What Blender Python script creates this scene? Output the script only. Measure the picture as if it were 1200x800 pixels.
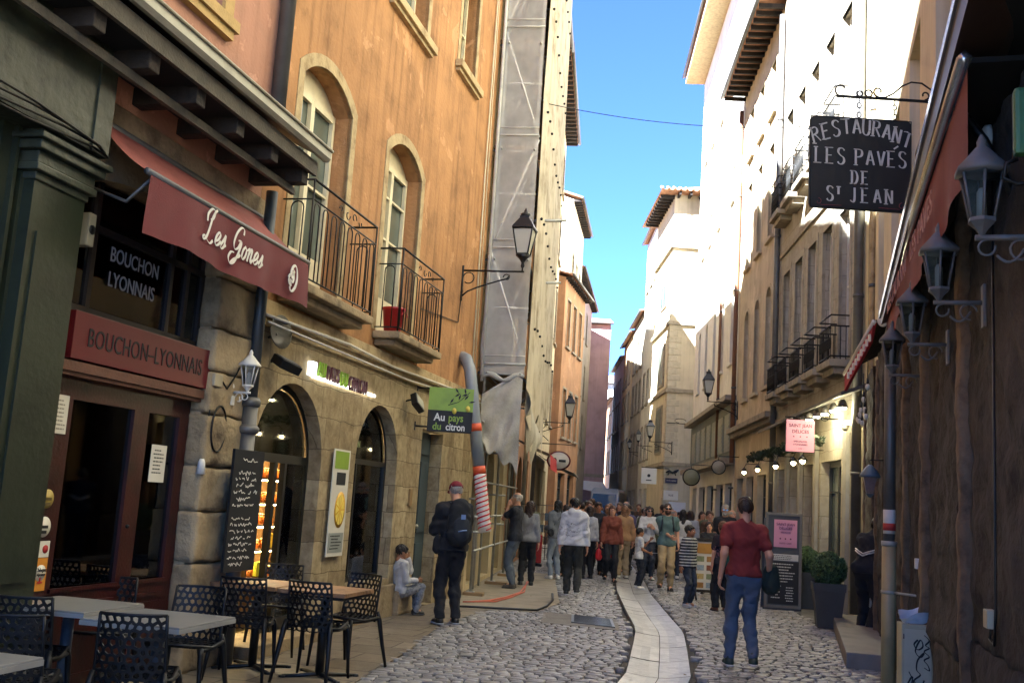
import bpy, bmesh, math, random
import numpy as np
from mathutils import Vector, Matrix
from mathutils.geometry import tessellate_polygon
for o in list(bpy.data.objects): bpy.data.objects.remove(o)
R=math.radians; PI=math.pi
random.seed(7)
sc=bpy.context.scene; COL=sc.collection
# ---------------------------------------------------------------- camera
cam=bpy.data.objects.new('camera',bpy.data.cameras.new('camera')); COL.objects.link(cam)
TH=math.atan(186.6/1200); RHO=R(3.66)
cam.matrix_world=Matrix.Translation((0,0,1.6)) @ Matrix.Rotation(PI/2+TH,4,'X') @ Matrix.Rotation(RHO,4,'Z')
cam.data.sensor_width=36; cam.data.lens=36; cam.data.clip_start=.05; cam.data.clip_end=3000
sc.camera=cam
# ---------------------------------------------------------------- light
w=bpy.data.worlds.new('World'); sc.world=w; w.use_nodes=True
nt=w.node_tree; bg=nt.nodes['Background']
sky=nt.nodes.new('ShaderNodeTexSky'); sky.sky_type='NISHITA'; sky.sun_disc=False
SUN=Vector((-1.0,-.95,1.24)).normalized()      # towards the sun
sky.sun_elevation=math.asin(SUN.z); sky.sun_rotation=math.atan2(SUN.x,SUN.y)
sky.air_density=1.0; sky.dust_density=0.0; sky.ozone_density=6; sky.altitude=9000
nt.links.new(sky.outputs[0],bg.inputs[0]); bg.inputs[1].default_value=.055
sl=bpy.data.lights.new('sun','SUN'); sl.energy=5; sl.angle=R(.5); sl.color=(1,.975,.94)
so=bpy.data.objects.new('sun',sl); COL.objects.link(so); so.rotation_euler=(-SUN).to_track_quat('-Z','Y').to_euler()
so.location=(-20,-10,40)
sc.view_settings.view_transform='Standard'; sc.view_settings.look='None'
sc.view_settings.exposure=3.95; sc.view_settings.gamma=1
sc.view_settings.use_white_balance=True; sc.view_settings.white_balance_temperature=5700; sc.view_settings.white_balance_tint=10
sc.cycles.max_bounces=9; sc.cycles.diffuse_bounces=8; sc.cycles.glossy_bounces=3; sc.cycles.transparent_max_bounces=12
sc.cycles.transmission_bounces=4; sc.cycles.caustics_reflective=False; sc.cycles.caustics_refractive=False
sc.cycles.sample_clamp_indirect=6
try:
    sc.cycles.use_denoising=True
except Exception: pass
# ---------------------------------------------------------------- materials
MATS={}
def new_mat(name):
    m=bpy.data.materials.new(name); m.use_nodes=True; return m,m.node_tree.nodes,m.node_tree.links,m.node_tree.nodes['Principled BSDF']
def lin(h):
    if isinstance(h,str):
        h=h.lstrip('#'); c=[int(h[i:i+2],16)/255 for i in (0,2,4)]
        return tuple(((x+.055)/1.055)**2.4 if x>.04045 else x/12.92 for x in c)
    return tuple(h)
def mat(name,col,rough=.7,var=.25,scale=3,bump=0,bscale=40,metal=0,streak=0,col2=None,spec=.5,island=0,stain=0,coat=0,patch=0):
    """plain procedural surface: base colour broken by two noises, optional vertical streaks, per-island tint, bump"""
    if name in MATS: return MATS[name]
    m,N,L,b=new_mat(name); c=lin(col)
    d=lin(col2) if col2 else tuple(x*(1-var) for x in c)
    e=tuple(min(1,x*(1+var*.6)) for x in c)
    tc=N.new('ShaderNodeTexCoord')
    n1=N.new('ShaderNodeTexNoise'); n1.inputs['Scale'].default_value=scale; n1.inputs['Detail'].default_value=8; n1.inputs['Roughness'].default_value=.62
    L.new(tc.outputs['Object'],n1.inputs['Vector'])
    r=N.new('ShaderNodeValToRGB'); r.color_ramp.elements[0].position=.3; r.color_ramp.elements[1].position=.72
    r.color_ramp.elements[0].color=(*d,1); r.color_ramp.elements[1].color=(*e,1)
    k=r.color_ramp.elements.new(.5); k.color=(*c,1)
    L.new(n1.outputs['Fac'],r.inputs[0]); out=r.outputs[0]
    def mul(out,fac_sock,amt,colour=(.35,.3,.25)):
        mx=N.new('ShaderNodeMix'); mx.data_type='RGBA'; mx.blend_type='MULTIPLY'
        mm=N.new('ShaderNodeMath'); mm.operation='MULTIPLY'; mm.inputs[1].default_value=amt; L.new(fac_sock,mm.inputs[0])
        L.new(mm.outputs[0],mx.inputs[0]); L.new(out,mx.inputs[6]); mx.inputs[7].default_value=(*colour,1)
        return mx.outputs[2]
    def ramp(sock,a,bb):
        q=N.new('ShaderNodeMapRange'); q.inputs[1].default_value=a; q.inputs[2].default_value=bb; L.new(sock,q.inputs[0]); return q.outputs[0]
    if streak:
        mp=N.new('ShaderNodeMapping'); mp.inputs['Scale'].default_value=(7,7,.35); L.new(tc.outputs['Object'],mp.inputs[0])
        n2=N.new('ShaderNodeTexNoise'); n2.inputs['Scale'].default_value=1; n2.inputs['Detail'].default_value=5; L.new(mp.outputs[0],n2.inputs['Vector'])
        out=mul(out,ramp(n2.outputs['Fac'],.5,.72),streak)
    if stain:
        n3=N.new('ShaderNodeTexNoise'); n3.inputs['Scale'].default_value=.55; n3.inputs['Detail'].default_value=6; L.new(tc.outputs['Object'],n3.inputs['Vector'])
        out=mul(out,ramp(n3.outputs['Fac'],.48,.75),stain,(.45,.4,.36))
    if patch:
        n5=N.new('ShaderNodeTexNoise'); n5.inputs['Scale'].default_value=1.1; n5.inputs['Detail'].default_value=10; n5.inputs['Roughness'].default_value=.68; n5.inputs['Distortion'].default_value=.6; L.new(tc.outputs['Object'],n5.inputs['Vector'])
        out=mul(out,ramp(n5.outputs['Fac'],.56,.585),patch,(.62,.6,.6))
        mb_=N.new('ShaderNodeMix'); mb_.data_type='RGBA'; mm_=N.new('ShaderNodeMath'); mm_.operation='MULTIPLY'; mm_.inputs[1].default_value=patch*1.1; L.new(ramp(n5.outputs['Fac'],.41,.39),mm_.inputs[0]); L.new(mm_.outputs[0],mb_.inputs[0]); L.new(out,mb_.inputs[6]); mb_.inputs[7].default_value=(min(1,c[0]*1.5+.1),min(1,c[1]*1.5+.09),min(1,c[2]*1.5+.08),1); out=mb_.outputs[2]
    if island:
        g=N.new('ShaderNodeNewGeometry'); hs=N.new('ShaderNodeHueSaturation'); L.new(out,hs.inputs['Color'])
        L.new(ramp2(N,L,g.outputs['Random Per Island'],1-island,1+island),hs.inputs['Value']); out=hs.outputs[0]
    L.new(out,b.inputs['Base Color'])
    b.inputs['Roughness'].default_value=rough; b.inputs['Metallic'].default_value=metal
    b.inputs['Specular IOR Level'].default_value=spec; b.inputs['Coat Weight'].default_value=coat
    if bump:
        n4=N.new('ShaderNodeTexNoise'); n4.inputs['Scale'].default_value=bscale; n4.inputs['Detail'].default_value=6; L.new(tc.outputs['Object'],n4.inputs['Vector'])
        bp=N.new('ShaderNodeBump'); bp.inputs['Strength'].default_value=bump; bp.inputs['Distance'].default_value=.02
        L.new(n4.outputs['Fac'],bp.inputs['Height']); L.new(bp.outputs[0],b.inputs['Normal'])
    MATS[name]=m; return m
def ramp2(N,L,sock,a,b):
    q=N.new('ShaderNodeMapRange'); q.inputs[3].default_value=a; q.inputs[4].default_value=b; L.new(sock,q.inputs[0]); return q.outputs[0]
def stone(name,c1,c2,mortar,bw=.55,bh=.3,bump=.6,rough=.85,msize=.012,dirt=.5,axis='xz'):
    """coursed stone: uneven blocks, eroded faces, grime"""
    if name in MATS: return MATS[name]
    m,N,L,b=new_mat(name); tc=N.new('ShaderNodeTexCoord')
    sp=N.new('ShaderNodeSeparateXYZ'); L.new(tc.outputs['Object'],sp.inputs[0]); cb=N.new('ShaderNodeCombineXYZ')
    ad=N.new('ShaderNodeMath'); ad.operation='ADD'; L.new(sp.outputs['X'],ad.inputs[0]); L.new(sp.outputs['Y'],ad.inputs[1])
    L.new(ad.outputs[0],cb.inputs[0]); L.new(sp.outputs['Z'],cb.inputs[1])
    nz=N.new('ShaderNodeTexNoise'); nz.inputs['Scale'].default_value=2.3; nz.inputs['Detail'].default_value=4; L.new(tc.outputs['Object'],nz.inputs['Vector'])
    mv=N.new('ShaderNodeMix'); mv.data_type='RGBA'; mv.blend_type='LINEAR_LIGHT'; mv.inputs[0].default_value=.045
    L.new(cb.outputs[0],mv.inputs[6]); L.new(nz.outputs['Color'],mv.inputs[7])
    br=N.new('ShaderNodeTexBrick'); L.new(mv.outputs[2],br.inputs['Vector']); br.inputs['Scale'].default_value=1
    br.inputs['Brick Width'].default_value=bw; br.inputs['Row Height'].default_value=bh; br.inputs['Mortar Size'].default_value=msize; br.inputs['Mortar Smooth'].default_value=.4
    br.inputs['Color1'].default_value=(*lin(c1),1); br.inputs['Color2'].default_value=(*lin(c2),1); br.inputs['Mortar'].default_value=(*lin(mortar),1); br.offset=.37; br.squash=.7; br.squash_frequency=3
    n2=N.new('ShaderNodeTexNoise'); n2.inputs['Scale'].default_value=6; n2.inputs['Detail'].default_value=9; n2.inputs['Roughness'].default_value=.7; L.new(tc.outputs['Object'],n2.inputs['Vector'])
    mr=N.new('ShaderNodeMapRange'); mr.inputs[1].default_value=.38; mr.inputs[2].default_value=.72; mr.inputs[4].default_value=dirt; L.new(n2.outputs['Fac'],mr.inputs[0])
    mx=N.new('ShaderNodeMix'); mx.data_type='RGBA'; mx.blend_type='MULTIPLY'; L.new(mr.outputs[0],mx.inputs[0]); L.new(br.outputs['Color'],mx.inputs[6]); mx.inputs[7].default_value=(.33,.28,.23,1)
    L.new(mx.outputs[2],b.inputs['Base Color']); b.inputs['Roughness'].default_value=rough; b.inputs['Specular IOR Level'].default_value=.25
    h=N.new('ShaderNodeMath'); h.operation='MULTIPLY_ADD'; L.new(br.outputs['Fac'],h.inputs[0]); h.inputs[1].default_value=-.9; L.new(n2.outputs['Fac'],h.inputs[2])
    bp=N.new('ShaderNodeBump'); bp.inputs['Strength'].default_value=bump; bp.inputs['Distance'].default_value=.03; L.new(h.outputs[0],bp.inputs['Height']); L.new(bp.outputs[0],b.inputs['Normal'])
    MATS[name]=m; return m
def glass(name='glass',tint=(.75,.8,.78),see=.75,rough=.03):
    """window glass: mostly clear, mirrors the street at grazing angles"""
    if name in MATS: return MATS[name]
    m,N,L,b=new_mat(name); out=N['Material Output']
    t=N.new('ShaderNodeBsdfTransparent'); t.inputs[0].default_value=(*[x*see for x in tint],1)
    g=N.new('ShaderNodeBsdfGlossy'); g.inputs['Roughness'].default_value=rough; g.inputs[0].default_value=(.9,.92,.92,1)
    f=N.new('ShaderNodeFresnel'); f.inputs[0].default_value=1.6; mx=N.new('ShaderNodeMixShader')
    L.new(f.outputs[0],mx.inputs[0]); L.new(t.outputs[0],mx.inputs[1]); L.new(g.outputs[0],mx.inputs[2]); L.new(mx.outputs[0],out.inputs[0])
    MATS[name]=m; return m
def emit(name,col,strength):
    if name in MATS: return MATS[name]
    m,N,L,b=new_mat(name); b.inputs['Base Color'].default_value=(*lin(col),1); b.inputs['Emission Color'].default_value=(*lin(col),1); b.inputs['Emission Strength'].default_value=strength
    MATS[name]=m; return m
# ---------------------------------------------------------------- mesh helpers
class MB:
    def __init__(s): s.v=[]; s.f=[]; s.sm=[]; s.stack=[Matrix.Identity(4)]
    def push(s,M): s.stack.append(s.stack[-1]@M); return s
    def pop(s): s.stack.pop()
    def add(s,vs,fs,smooth=False):
        n=len(s.v); M=s.stack[-1]; s.v+=[tuple(M@Vector(q)) for q in vs]; s.f+=[tuple(n+i for i in f) for f in fs]; s.sm+=[smooth]*len(fs); return s
    def box(s,x0,x1,y0,y1,z0,z1,bev=0):
        if bev<=0:
            vs=[(x,y,z) for x in (x0,x1) for y in (y0,y1) for z in (z0,z1)]
            return s.add(vs,[(0,1,3,2),(4,6,7,5),(0,4,5,1),(2,3,7,6),(0,2,6,4),(1,5,7,3)])
        bm=bmesh.new(); bmesh.ops.create_cube(bm,size=1)
        for v in bm.verts: v.co=Vector(((x0+x1)/2+v.co.x*(x1-x0),(y0+y1)/2+v.co.y*(y1-y0),(z0+z1)/2+v.co.z*(z1-z0)))
        bmesh.ops.bevel(bm,geom=bm.edges[:],offset=bev,segments=2,affect='EDGES',profile=.6)
        s.bm(bm); bm.free(); return s
    def rough(s,x0,x1,y0,y1,z0,z1,amp=.02,step=.05,fr=5.0,seed=0,jr=.011):
        """weathered block: rounded box whose faces are pushed in and out by noise"""
        from mathutils import noise
        bm=bmesh.new(); bmesh.ops.create_cube(bm,size=1)
        for v in bm.verts: v.co=Vector(((x0+x1)/2+v.co.x*(x1-x0),(y0+y1)/2+v.co.y*(y1-y0),(z0+z1)/2+v.co.z*(z1-z0)))
        for ax,L_ in ((0,x1-x0),(1,y1-y0),(2,z1-z0)):
            n=max(1,int(L_/step)); ed=[e for e in bm.edges if abs((e.verts[0].co-e.verts[1].co)[ax])>L_*.9]
            bmesh.ops.subdivide_edges(bm,edges=ed,cuts=n,use_grid_fill=True)
        c=Vector(((x0+x1)/2,(y0+y1)/2,(z0+z1)/2)); hx,hy,hz=(x1-x0)/2,(y1-y0)/2,(z1-z0)/2
        for v in bm.verts:
            p=v.co; d=p-c; e=[max(0,1-(h-abs(q))/.045) for q,h in zip(d,(hx,hy,hz))]; t=sorted(e)[1]
            nn=noise.noise(p*fr+Vector((seed,0,0)))*amp+noise.noise(p*fr*3.1)*amp*.45
            dirn=Vector([math.copysign(q,w_) if q>.5 else 0 for q,w_ in zip(e,d)])
            if dirn.length>0: v.co=p+dirn.normalized()*(nn-jr*t)
        s.bm(bm,True); bm.free(); return s
    def bm(s,bm,smooth=False):
        bm.verts.index_update(); s.add([v.co[:] for v in bm.verts],[[q.index for q in f.verts] for f in bm.faces],smooth)
    def quad(s,a,b,c,d): return s.add([a,b,c,d],[(0,1,2,3)])
    def tube(s,pts,r,n=8,cap=True,closed=False,flat=1):
        pts=[Vector(p) for p in pts]; m=len(pts); rr=r if isinstance(r,(list,tuple)) else [r]*m
        vs=[];fs=[]; prev=None
        for i,p in enumerate(pts):
            t=(pts[(i+1)%m]-pts[i-1]) if (closed or 0<i<m-1) else (pts[1]-pts[0] if i==0 else pts[-1]-pts[-2])
            t=t.normalized() if t.length>1e-9 else Vector((0,0,1))
            if prev is None:
                a=Vector((0,0,1)) if abs(t.z)<.9 else Vector((1,0,0)); u=t.cross(a).normalized()
            else: u=(prev-t*prev.dot(t)).normalized()
            prev=u; q=t.cross(u)
            for k in range(n):
                an=2*PI*k/n; vs.append(tuple(p+(u*math.cos(an)+q*math.sin(an)*flat)*rr[i]))
        for i in range(m if closed else m-1):
            j=(i+1)%m
            for k in range(n): fs.append((i*n+k,i*n+(k+1)%n,j*n+(k+1)%n,j*n+k))
        if cap and not closed: fs.append(tuple(range(n))[::-1]); fs.append(tuple((m-1)*n+k for k in range(n)))
        return s.add(vs,fs,True)
    def lathe(s,prof,c=(0,0,0),n=16,smooth=True,a0=0):
        vs=[];fs=[]
        for r,z in prof:
            for k in range(n): an=a0+2*PI*k/n; vs.append((c[0]+r*math.cos(an),c[1]+r*math.sin(an),c[2]+z))
        for i in range(len(prof)-1):
            for k in range(n): fs.append((i*n+k,i*n+(k+1)%n,(i+1)*n+(k+1)%n,(i+1)*n+k))
        fs.append(tuple(range(n))[::-1]); fs.append(tuple((len(prof)-1)*n+k for k in range(n)))
        return s.add(vs,fs,smooth)
    def ball(s,c,r,n=12,m=8):
        rx,ry,rz=r if isinstance(r,(list,tuple)) else (r,r,r); vs=[(c[0],c[1],c[2]-rz)];fs=[]
        for i in range(1,m):
            th=-PI/2+PI*i/m
            for k in range(n): an=2*PI*k/n; vs.append((c[0]+rx*math.cos(th)*math.cos(an),c[1]+ry*math.cos(th)*math.sin(an),c[2]+rz*math.sin(th)))
        vs.append((c[0],c[1],c[2]+rz)); T=len(vs)-1
        for k in range(n): fs.append((0,1+(k+1)%n,1+k)); fs.append((T,T-n+k,T-n+(k+1)%n))
        for i in range(m-2):
            for k in range(n): a=1+i*n; fs.append((a+k,a+(k+1)%n,a+n+(k+1)%n,a+n+k))
        return s.add(vs,fs,True)
    def prism(s,poly,y0,y1):
        """polygon in x,z pushed from y0 to y1"""
        n=len(poly); vs=[(p[0],y0,p[1]) for p in poly]+[(p[0],y1,p[1]) for p in poly]
        tri=tessellate_polygon([[Vector((p[0],p[1],0)) for p in poly]])
        fs=[tuple(t) for t in tri]+[tuple(i+n for i in t[::-1]) for t in tri]+[(i,(i+1)%n,n+(i+1)%n,n+i) for i in range(n)]
        return s.add(vs,fs)
    def mesh(s,name,off=(0,0,0),fix=True):
        me=bpy.data.meshes.new(name); me.from_pydata([(a[0]-off[0],a[1]-off[1],a[2]-off[2]) for a in s.v],[],s.f)
        me.polygons.foreach_set('use_smooth',s.sm)
        if fix and len(s.f)<60000:
            b=bmesh.new(); b.from_mesh(me); bmesh.ops.recalc_face_normals(b,faces=b.faces[:]); b.to_mesh(me); b.free()
        me.update(); return me
def spiral(cx,cz,r0,r1,a0,a1,n=18,y=0):
    return [(cx+(r0+(r1-r0)*i/n)*math.cos(a0+(a1-a0)*i/n),y,cz+(r0+(r1-r0)*i/n)*math.sin(a0+(a1-a0)*i/n)) for i in range(n+1)]
def arc(cx,cz,r,a0,a1,n=14,y=0): return spiral(cx,cz,r,r,a0,a1,n,y)
# frames: local x = along the wall (to the viewer's right), y = into the wall, z = up
class Frame:
    def __init__(s,o,ang): s.o=Vector((o[0],o[1],0)); s.a=ang; s.M=Matrix.Translation(s.o)@Matrix.Rotation(ang,4,'Z')
    def p(s,x,y,z=0): return s.M@Vector((x,y,z))
WORLD=Frame((0,0),0)
L1=Frame((-2.43,9.65),math.atan2(.9726,.2325)); L2=Frame((-2.36,0),math.atan2(1,.1))
R1=Frame((1.2,0),math.atan2(-1,-.287)); R2=Frame((4.88,0),math.atan2(-1,-.07))
SPLITN={'beam','rafter','window_surround','cornice','pilaster','collar','base_plate','roof_tile','quoin','tie','ledger','cable','sill','arm','hinge'}
def islands(mb):
    par=list(range(len(mb.v)))
    def find(a):
        while par[a]!=a: par[a]=par[par[a]]; a=par[a]
        return a
    for f in mb.f:
        for q in f[1:]: par[find(q)]=find(f[0])
    g={}
    for i,f in enumerate(mb.f): g.setdefault(find(f[0]),[]).append(i)
    out=[]
    for fs in g.values():
        m=MB(); mp={}
        for i in fs:
            nf=[]
            for q in mb.f[i]:
                if q not in mp: mp[q]=len(m.v); m.v.append(mb.v[q])
                nf.append(mp[q])
            m.f.append(tuple(nf)); m.sm.append(mb.sm[i])
        out.append(m)
    return out
class Thing:
    """an Empty at the base of a thing; its parts are meshes written in the frame's coordinates"""
    def __init__(s,name,label,cat,fr=WORLD,org=(0,0,0),group=None,rot=None):
        s.org=org if rot is None else (0,0,0); s.o=bpy.data.objects.new(name,None); COL.objects.link(s.o); s.o.empty_display_size=.1
        s.o.location=fr.p(*org); s.o.rotation_euler=(0,0,fr.a+(rot or 0)); s.o['label']=label; s.o['category']=cat
        if group: s.o['group']=group
    def part(s,name,mb,m,parent=None,label=None,kind=None,fix=True):
        if name in SPLITN and isinstance(mb,MB):
            isl=islands(mb)
            if len(isl)>1:
                for q in isl[1:100]: s.part1(name,q,m,parent,label,kind,fix)
                mb=isl[0]
        return s.part1(name,mb,m,parent,label,kind,fix)
    def part1(s,name,mb,m,parent=None,label=None,kind=None,fix=True):
        me=mb.mesh(name,s.org,fix) if isinstance(mb,MB) else mb
        o=bpy.data.objects.new(name,me); COL.objects.link(o); o.parent=parent or s.o
        if m: me.materials.clear(); me.materials.append(m)
        if label: o['label']=label
        if kind: o['kind']=kind
        return o
def kids(o): return [c for c in o.children]
def dup(t,loc,rz,label=None,group=None,scale=1):
    src=t.o if isinstance(t,Thing) else t
    r=src.copy(); COL.objects.link(r); r.location=loc; r.rotation_euler=(0,0,rz); r.scale=(scale,)*3
    if label: r['label']=label
    if group: r['group']=group
    for ch in kids(src):
        c=ch.copy(); COL.objects.link(c); c.parent=r
        for g in kids(ch):
            d=g.copy(); COL.objects.link(d); d.parent=c
    return r
def single(name,label,cat,mb,m,fr=WORLD,org=(0,0,0),group=None,fix=True):
    o=bpy.data.objects.new(name,mb.mesh(name,org,fix)); COL.objects.link(o); o.location=fr.p(*org); o.rotation_euler=(0,0,fr.a)
    o.data.materials.append(m); o['label']=label; o['category']=cat
    if group: o['group']=group
    return o
def struct(name,mb,m,kind='structure',fr=WORLD,fix=True):
    o=bpy.data.objects.new(name,mb.mesh(name,(0,0,0),fix)); COL.objects.link(o); o.location=fr.o; o.rotation_euler=(0,0,fr.a)
    o.data.materials.append(m); o['kind']=kind; return o
# text -> mesh data (built-in font), centred; local x right, z up, faces -y
def text_mesh(txt,size,depth=.004,shear=0,sx=1,align='CENTER',space=1,bold=0):
    cu=bpy.data.curves.new('t','FONT'); cu.body=txt; cu.size=size; cu.extrude=depth/2; cu.align_x=align; cu.align_y='CENTER'; cu.shear=shear; cu.space_character=space; cu.offset=bold; cu.resolution_u=4
    o=bpy.data.objects.new('t',cu); COL.objects.link(o); dg=bpy.context.evaluated_depsgraph_get(); dg.update()
    me=bpy.data.meshes.new_from_object(o.evaluated_get(dg)); vs=[(v.co.x*sx,-v.co.z,v.co.y) for v in me.vertices]; fs=[tuple(p.vertices) for p in me.polygons]
    bpy.data.objects.remove(o); bpy.data.curves.remove(cu); bpy.data.meshes.remove(me)
    return vs,fs
def put_text(mb,txt,size,x,y,z,**k):
    vs,fs=text_mesh(txt,size,**k); mb.add([(a+x,b+y,c+z) for a,b,c in vs],fs); return mb
def pen(mb,pts,x,y,z,s,w0=.03,w1=.11,ang=.9,d=.004,closed=False):
    """a broad-nib pen stroke through the points (x,z), giving thick and thin like painted lettering"""
    P=[Vector((p[0],p[1])) for p in pts]
    Q=[]                                            # Catmull-Rom smoothing
    for i in range(len(P)-1):
        a=P[max(i-1,0)];b=P[i];c=P[i+1];e=P[min(i+2,len(P)-1)]
        for t in (0,.25,.5,.75): Q.append(.5*((2*b)+(c-a)*t+(2*a-5*b+4*c-e)*t*t+(3*b-a-3*c+e)*t**3))
    Q.append(P[-1]); vs=[];fs=[]; n=len(Q)
    for i,q in enumerate(Q):
        t=(Q[min(i+1,n-1)]-Q[max(i-1,0)]); t=t.normalized() if t.length>1e-9 else Vector((1,0)); nn=Vector((-t.y,t.x))
        th=math.atan2(t.y,t.x); ww=(w0+(w1-w0)*abs(math.sin(th-ang+PI/2))**2)/2
        for sg,yy in ((1,0),(-1,0),(-1,d),(1,d)): p=q+nn*ww*sg; vs.append((x+p.x*s,y+yy,z+p.y*s))
    for i in range(n-1):
        for k in range(4): fs.append((i*4+k,i*4+(k+1)%4,i*4+4+(k+1)%4,i*4+4+k))
    fs+=[(0,1,2,3),(4*n-1,4*n-2,4*n-3,4*n-4)]
    return mb.add(vs,fs)
def scribble(mb,x,y,z,w,h,rng,density=1.0):
    """a line of handwriting-like strokes"""
    n=max(4,int(w/h*2.2*density)); pts=[]
    for i in range(n):
        if rng.random()<.14: 
            if len(pts)>2: pen(mb,pts,x,y,z,1,.006*1,.008,d=.002)
            pts=[]; continue
        pts.append((w*i/n,(rng.random()-.5)*h*(1.5 if rng.random()<.2 else .8)))
    if len(pts)>2: pen(mb,pts,x,y,z,1,.006,.008,d=.002)
# ================================================================ facade helpers
def arch_poly(x0,x1,z0,z1,rise=0,n=10):
    """opening outline: flat head, or a segmental / round head of the given rise below z1"""
    if rise<=0: return [(x0,z0),(x1,z0),(x1,z1),(x0,z1)]
    hw=(x1-x0)/2; cx=(x0+x1)/2; r=(hw*hw+rise*rise)/(2*rise); cz=z1-r; a=math.asin(min(1,hw/r))
    return [(x0,z0),(x1,z0)]+[(cx+r*math.sin(a-2*a*i/n),cz+r*math.cos(a-2*a*i/n)) for i in range(n+1)]
def facade(mb,outer,holes,depth=.25,y=0):
    loops=[[Vector((p[0],p[1],0)) for p in outer]]+[[Vector((p[0],p[1],0)) for p in h] for h in holes]
    flat=[p for l in loops for p in l]; tri=tessellate_polygon(loops)
    mb.add([(p.x,y,p.y) for p in flat],[tuple(t) for t in tri])
    for h in holes:
        n=len(h); mb.add([(p[0],y,p[1]) for p in h]+[(p[0],y+depth,p[1]) for p in h],[(i,(i+1)%n,n+(i+1)%n,n+i) for i in range(n)])
def surround(mb,x0,x1,z0,z1,rise,wd,proud=.02,y=0,foot=True):
    o=arch_poly(x0-wd,x1+wd,z0,z1+wd,rise*((x1-x0+2*wd)/(x1-x0)) if rise else 0); i=arch_poly(x0,x1,z0,z1,rise)
    n=len(o); vs=[(p[0],y-proud,p[1]) for p in o]+[(p[0],y-proud,p[1]) for p in i]+[(p[0],y+.05,p[1]) for p in o]+[(p[0],y+.05,p[1]) for p in i]
    fs=[]
    for k in range(n):
        j=(k+1)%n
        if k==0: continue       # open at the sill
        fs+=[(k,j,n+j,n+k),(k,j,2*n+j,2*n+k),(n+k,n+j,3*n+j,3*n+k)]
    mb.add(vs,fs)
def shell(mb,x0,x1,z1,d=9,y=0,roof=1.2,xe=None):
    """side walls, back and pitched roof behind a facade"""
    mb.quad((x0,y+.001,0),(x0,y+d,0),(x0,y+d,z1),(x0,y+.001,z1)); mb.quad((x1,y+.001,0),(x1,y+d,0),(x1,y+d,z1),(x1,y+.001,z1))
    mb.quad((x0,y+d,0),(x1,y+d,0),(x1,y+d,z1),(x0,y+d,z1)); mb.quad((x0,y,z1),(x1,y,z1),(x1,y+d/2,z1+roof),(x0,y+d/2,z1+roof)); mb.quad((x0,y+d,z1),(x1,y+d,z1),(x1,y+d/2,z1+roof),(x0,y+d/2,z1+roof))
    for x in (x0,x1): mb.add([(x,y,z1),(x,y+d,z1),(x,y+d/2,z1+roof)],[(0,1,2)])
def win(T,x0,x1,z0,z1,rise=0,y=.2,fm=None,pm=None,leaves=2,bars=(.45,),fw=.055,panel=0,name='window',shut=None):
    """casement window: frame with leaves and glazing bars, pane as a sub-part"""
    fm=fm or M['win_cream']; pm=pm or M['pane']; mb=MB(); zt=z1-rise
    mb.box(x0,x0+fw,y,y+.06,z0,zt); mb.box(x1-fw,x1,y,y+.06,z0,zt); mb.box(x0+fw,x1-fw,y,y+.06,z0,z0+fw); mb.box(x0+fw,x1-fw,y-.004,y+.056,zt-fw,zt)
    if rise: mb.prism(arch_poly(x0+.002,x1-.002,zt+.002,z1,rise-.002),y+.02,y+.05)
    lw=(x1-x0-2*fw)/leaves
    for k in range(leaves):
        a=x0+fw+k*lw; b=a+lw; s=.045
        mb.box(a+.002,a+s,y-.02,y+.03,z0+fw,zt-fw); mb.box(b-s,b-.002,y-.02,y+.03,z0+fw,zt-fw)
        mb.box(a+s,b-s,y-.018,y+.028,zt-fw-s,zt-fw-.002); mb.box(a+s,b-s,y-.018,y+.028,z0+fw+.002,z0+fw+s+(z1-z0)*panel)
        for t in bars: zz=z0+(zt-z0)*t; mb.box(a+s,b-s,y-.016,y+.02,zz-.014,zz+.014)
    f=T.part(name,mb,fm)
    p=MB(); p.quad((x0+.01,y+.035,z0+.01),(x1-.01,y+.035,z0+.01),(x1-.01,y+.035,zt-.01),(x0+.01,y+.035,zt-.01)); T.part('pane',p,pm,f)
    return f
M={}
M['pane']=mat('window pane','#59635c',.06,.35,1.6,spec=.9); M['pane2']=mat('dull window pane','#4d5550',.12,.35,1.2,spec=.8)
M['win_cream']=mat('cream window paint','#d9cfae',.55,.15,6,stain=.2); M['win_dark']=mat('dark window paint','#2b2c28',.5,.2,6)
M['win_white']=mat('pale window paint','#c9c4b6',.55,.12,6)
M['ochre']=mat('ochre lime plaster','#a97d50',.92,.24,1.7,bump=.5,bscale=18,streak=.6,col2='#8c6640',stain=.45,patch=.3)
M['pinkplaster']=mat('pink orange plaster','#ac7f68',.92,.2,2.2,bump=.35,bscale=26,streak=.25,col2='#a07a66',stain=.3,patch=.3)
M['surr']=mat('golden stone dressing','#b09c74',.85,.3,5,bump=.5,bscale=30,col2='#86704c',stain=.4)
M['ash']=stone('golden ashlar','#b5a582','#978666','#6b5d47',.58,.34,.5,dirt=.85,msize=.005)
M['block']=mat('rough stone blocks','#9a8868',.9,.4,3.2,bump=.8,bscale=22,col2='#5f4f3a',stain=.7,island=.15)
M['green']=mat('dark green shopfront paint','#242a1c',.42,.35,2.5,bump=.15,bscale=18,col2='#12170e',stain=.5,spec=.5)
M['green2']=mat('worn green panel','#33372a',.5,.45,5,bump=.6,bscale=10,col2='#1b2019',stain=.7,streak=.3)
M['maroon']=mat('maroon door paint','#381411',.35,.4,4,bump=.15,col2='#210c0a',stain=.3,spec=.5); M['trimred']=mat('worn red brown beam','#3a2219',.6,.3,4)
M['redsign']=mat('dark red sign panel','#5c151b',.4,.15,2); M['iron']=mat('black wrought iron','#14130f',.5,.3,8,metal=.3,bump=.1)
M['black']=mat('black paint','#0e0f0f',.45,.2,6); M['blackmatte']=mat('matt black','#080808',.9,.1,6)
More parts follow.
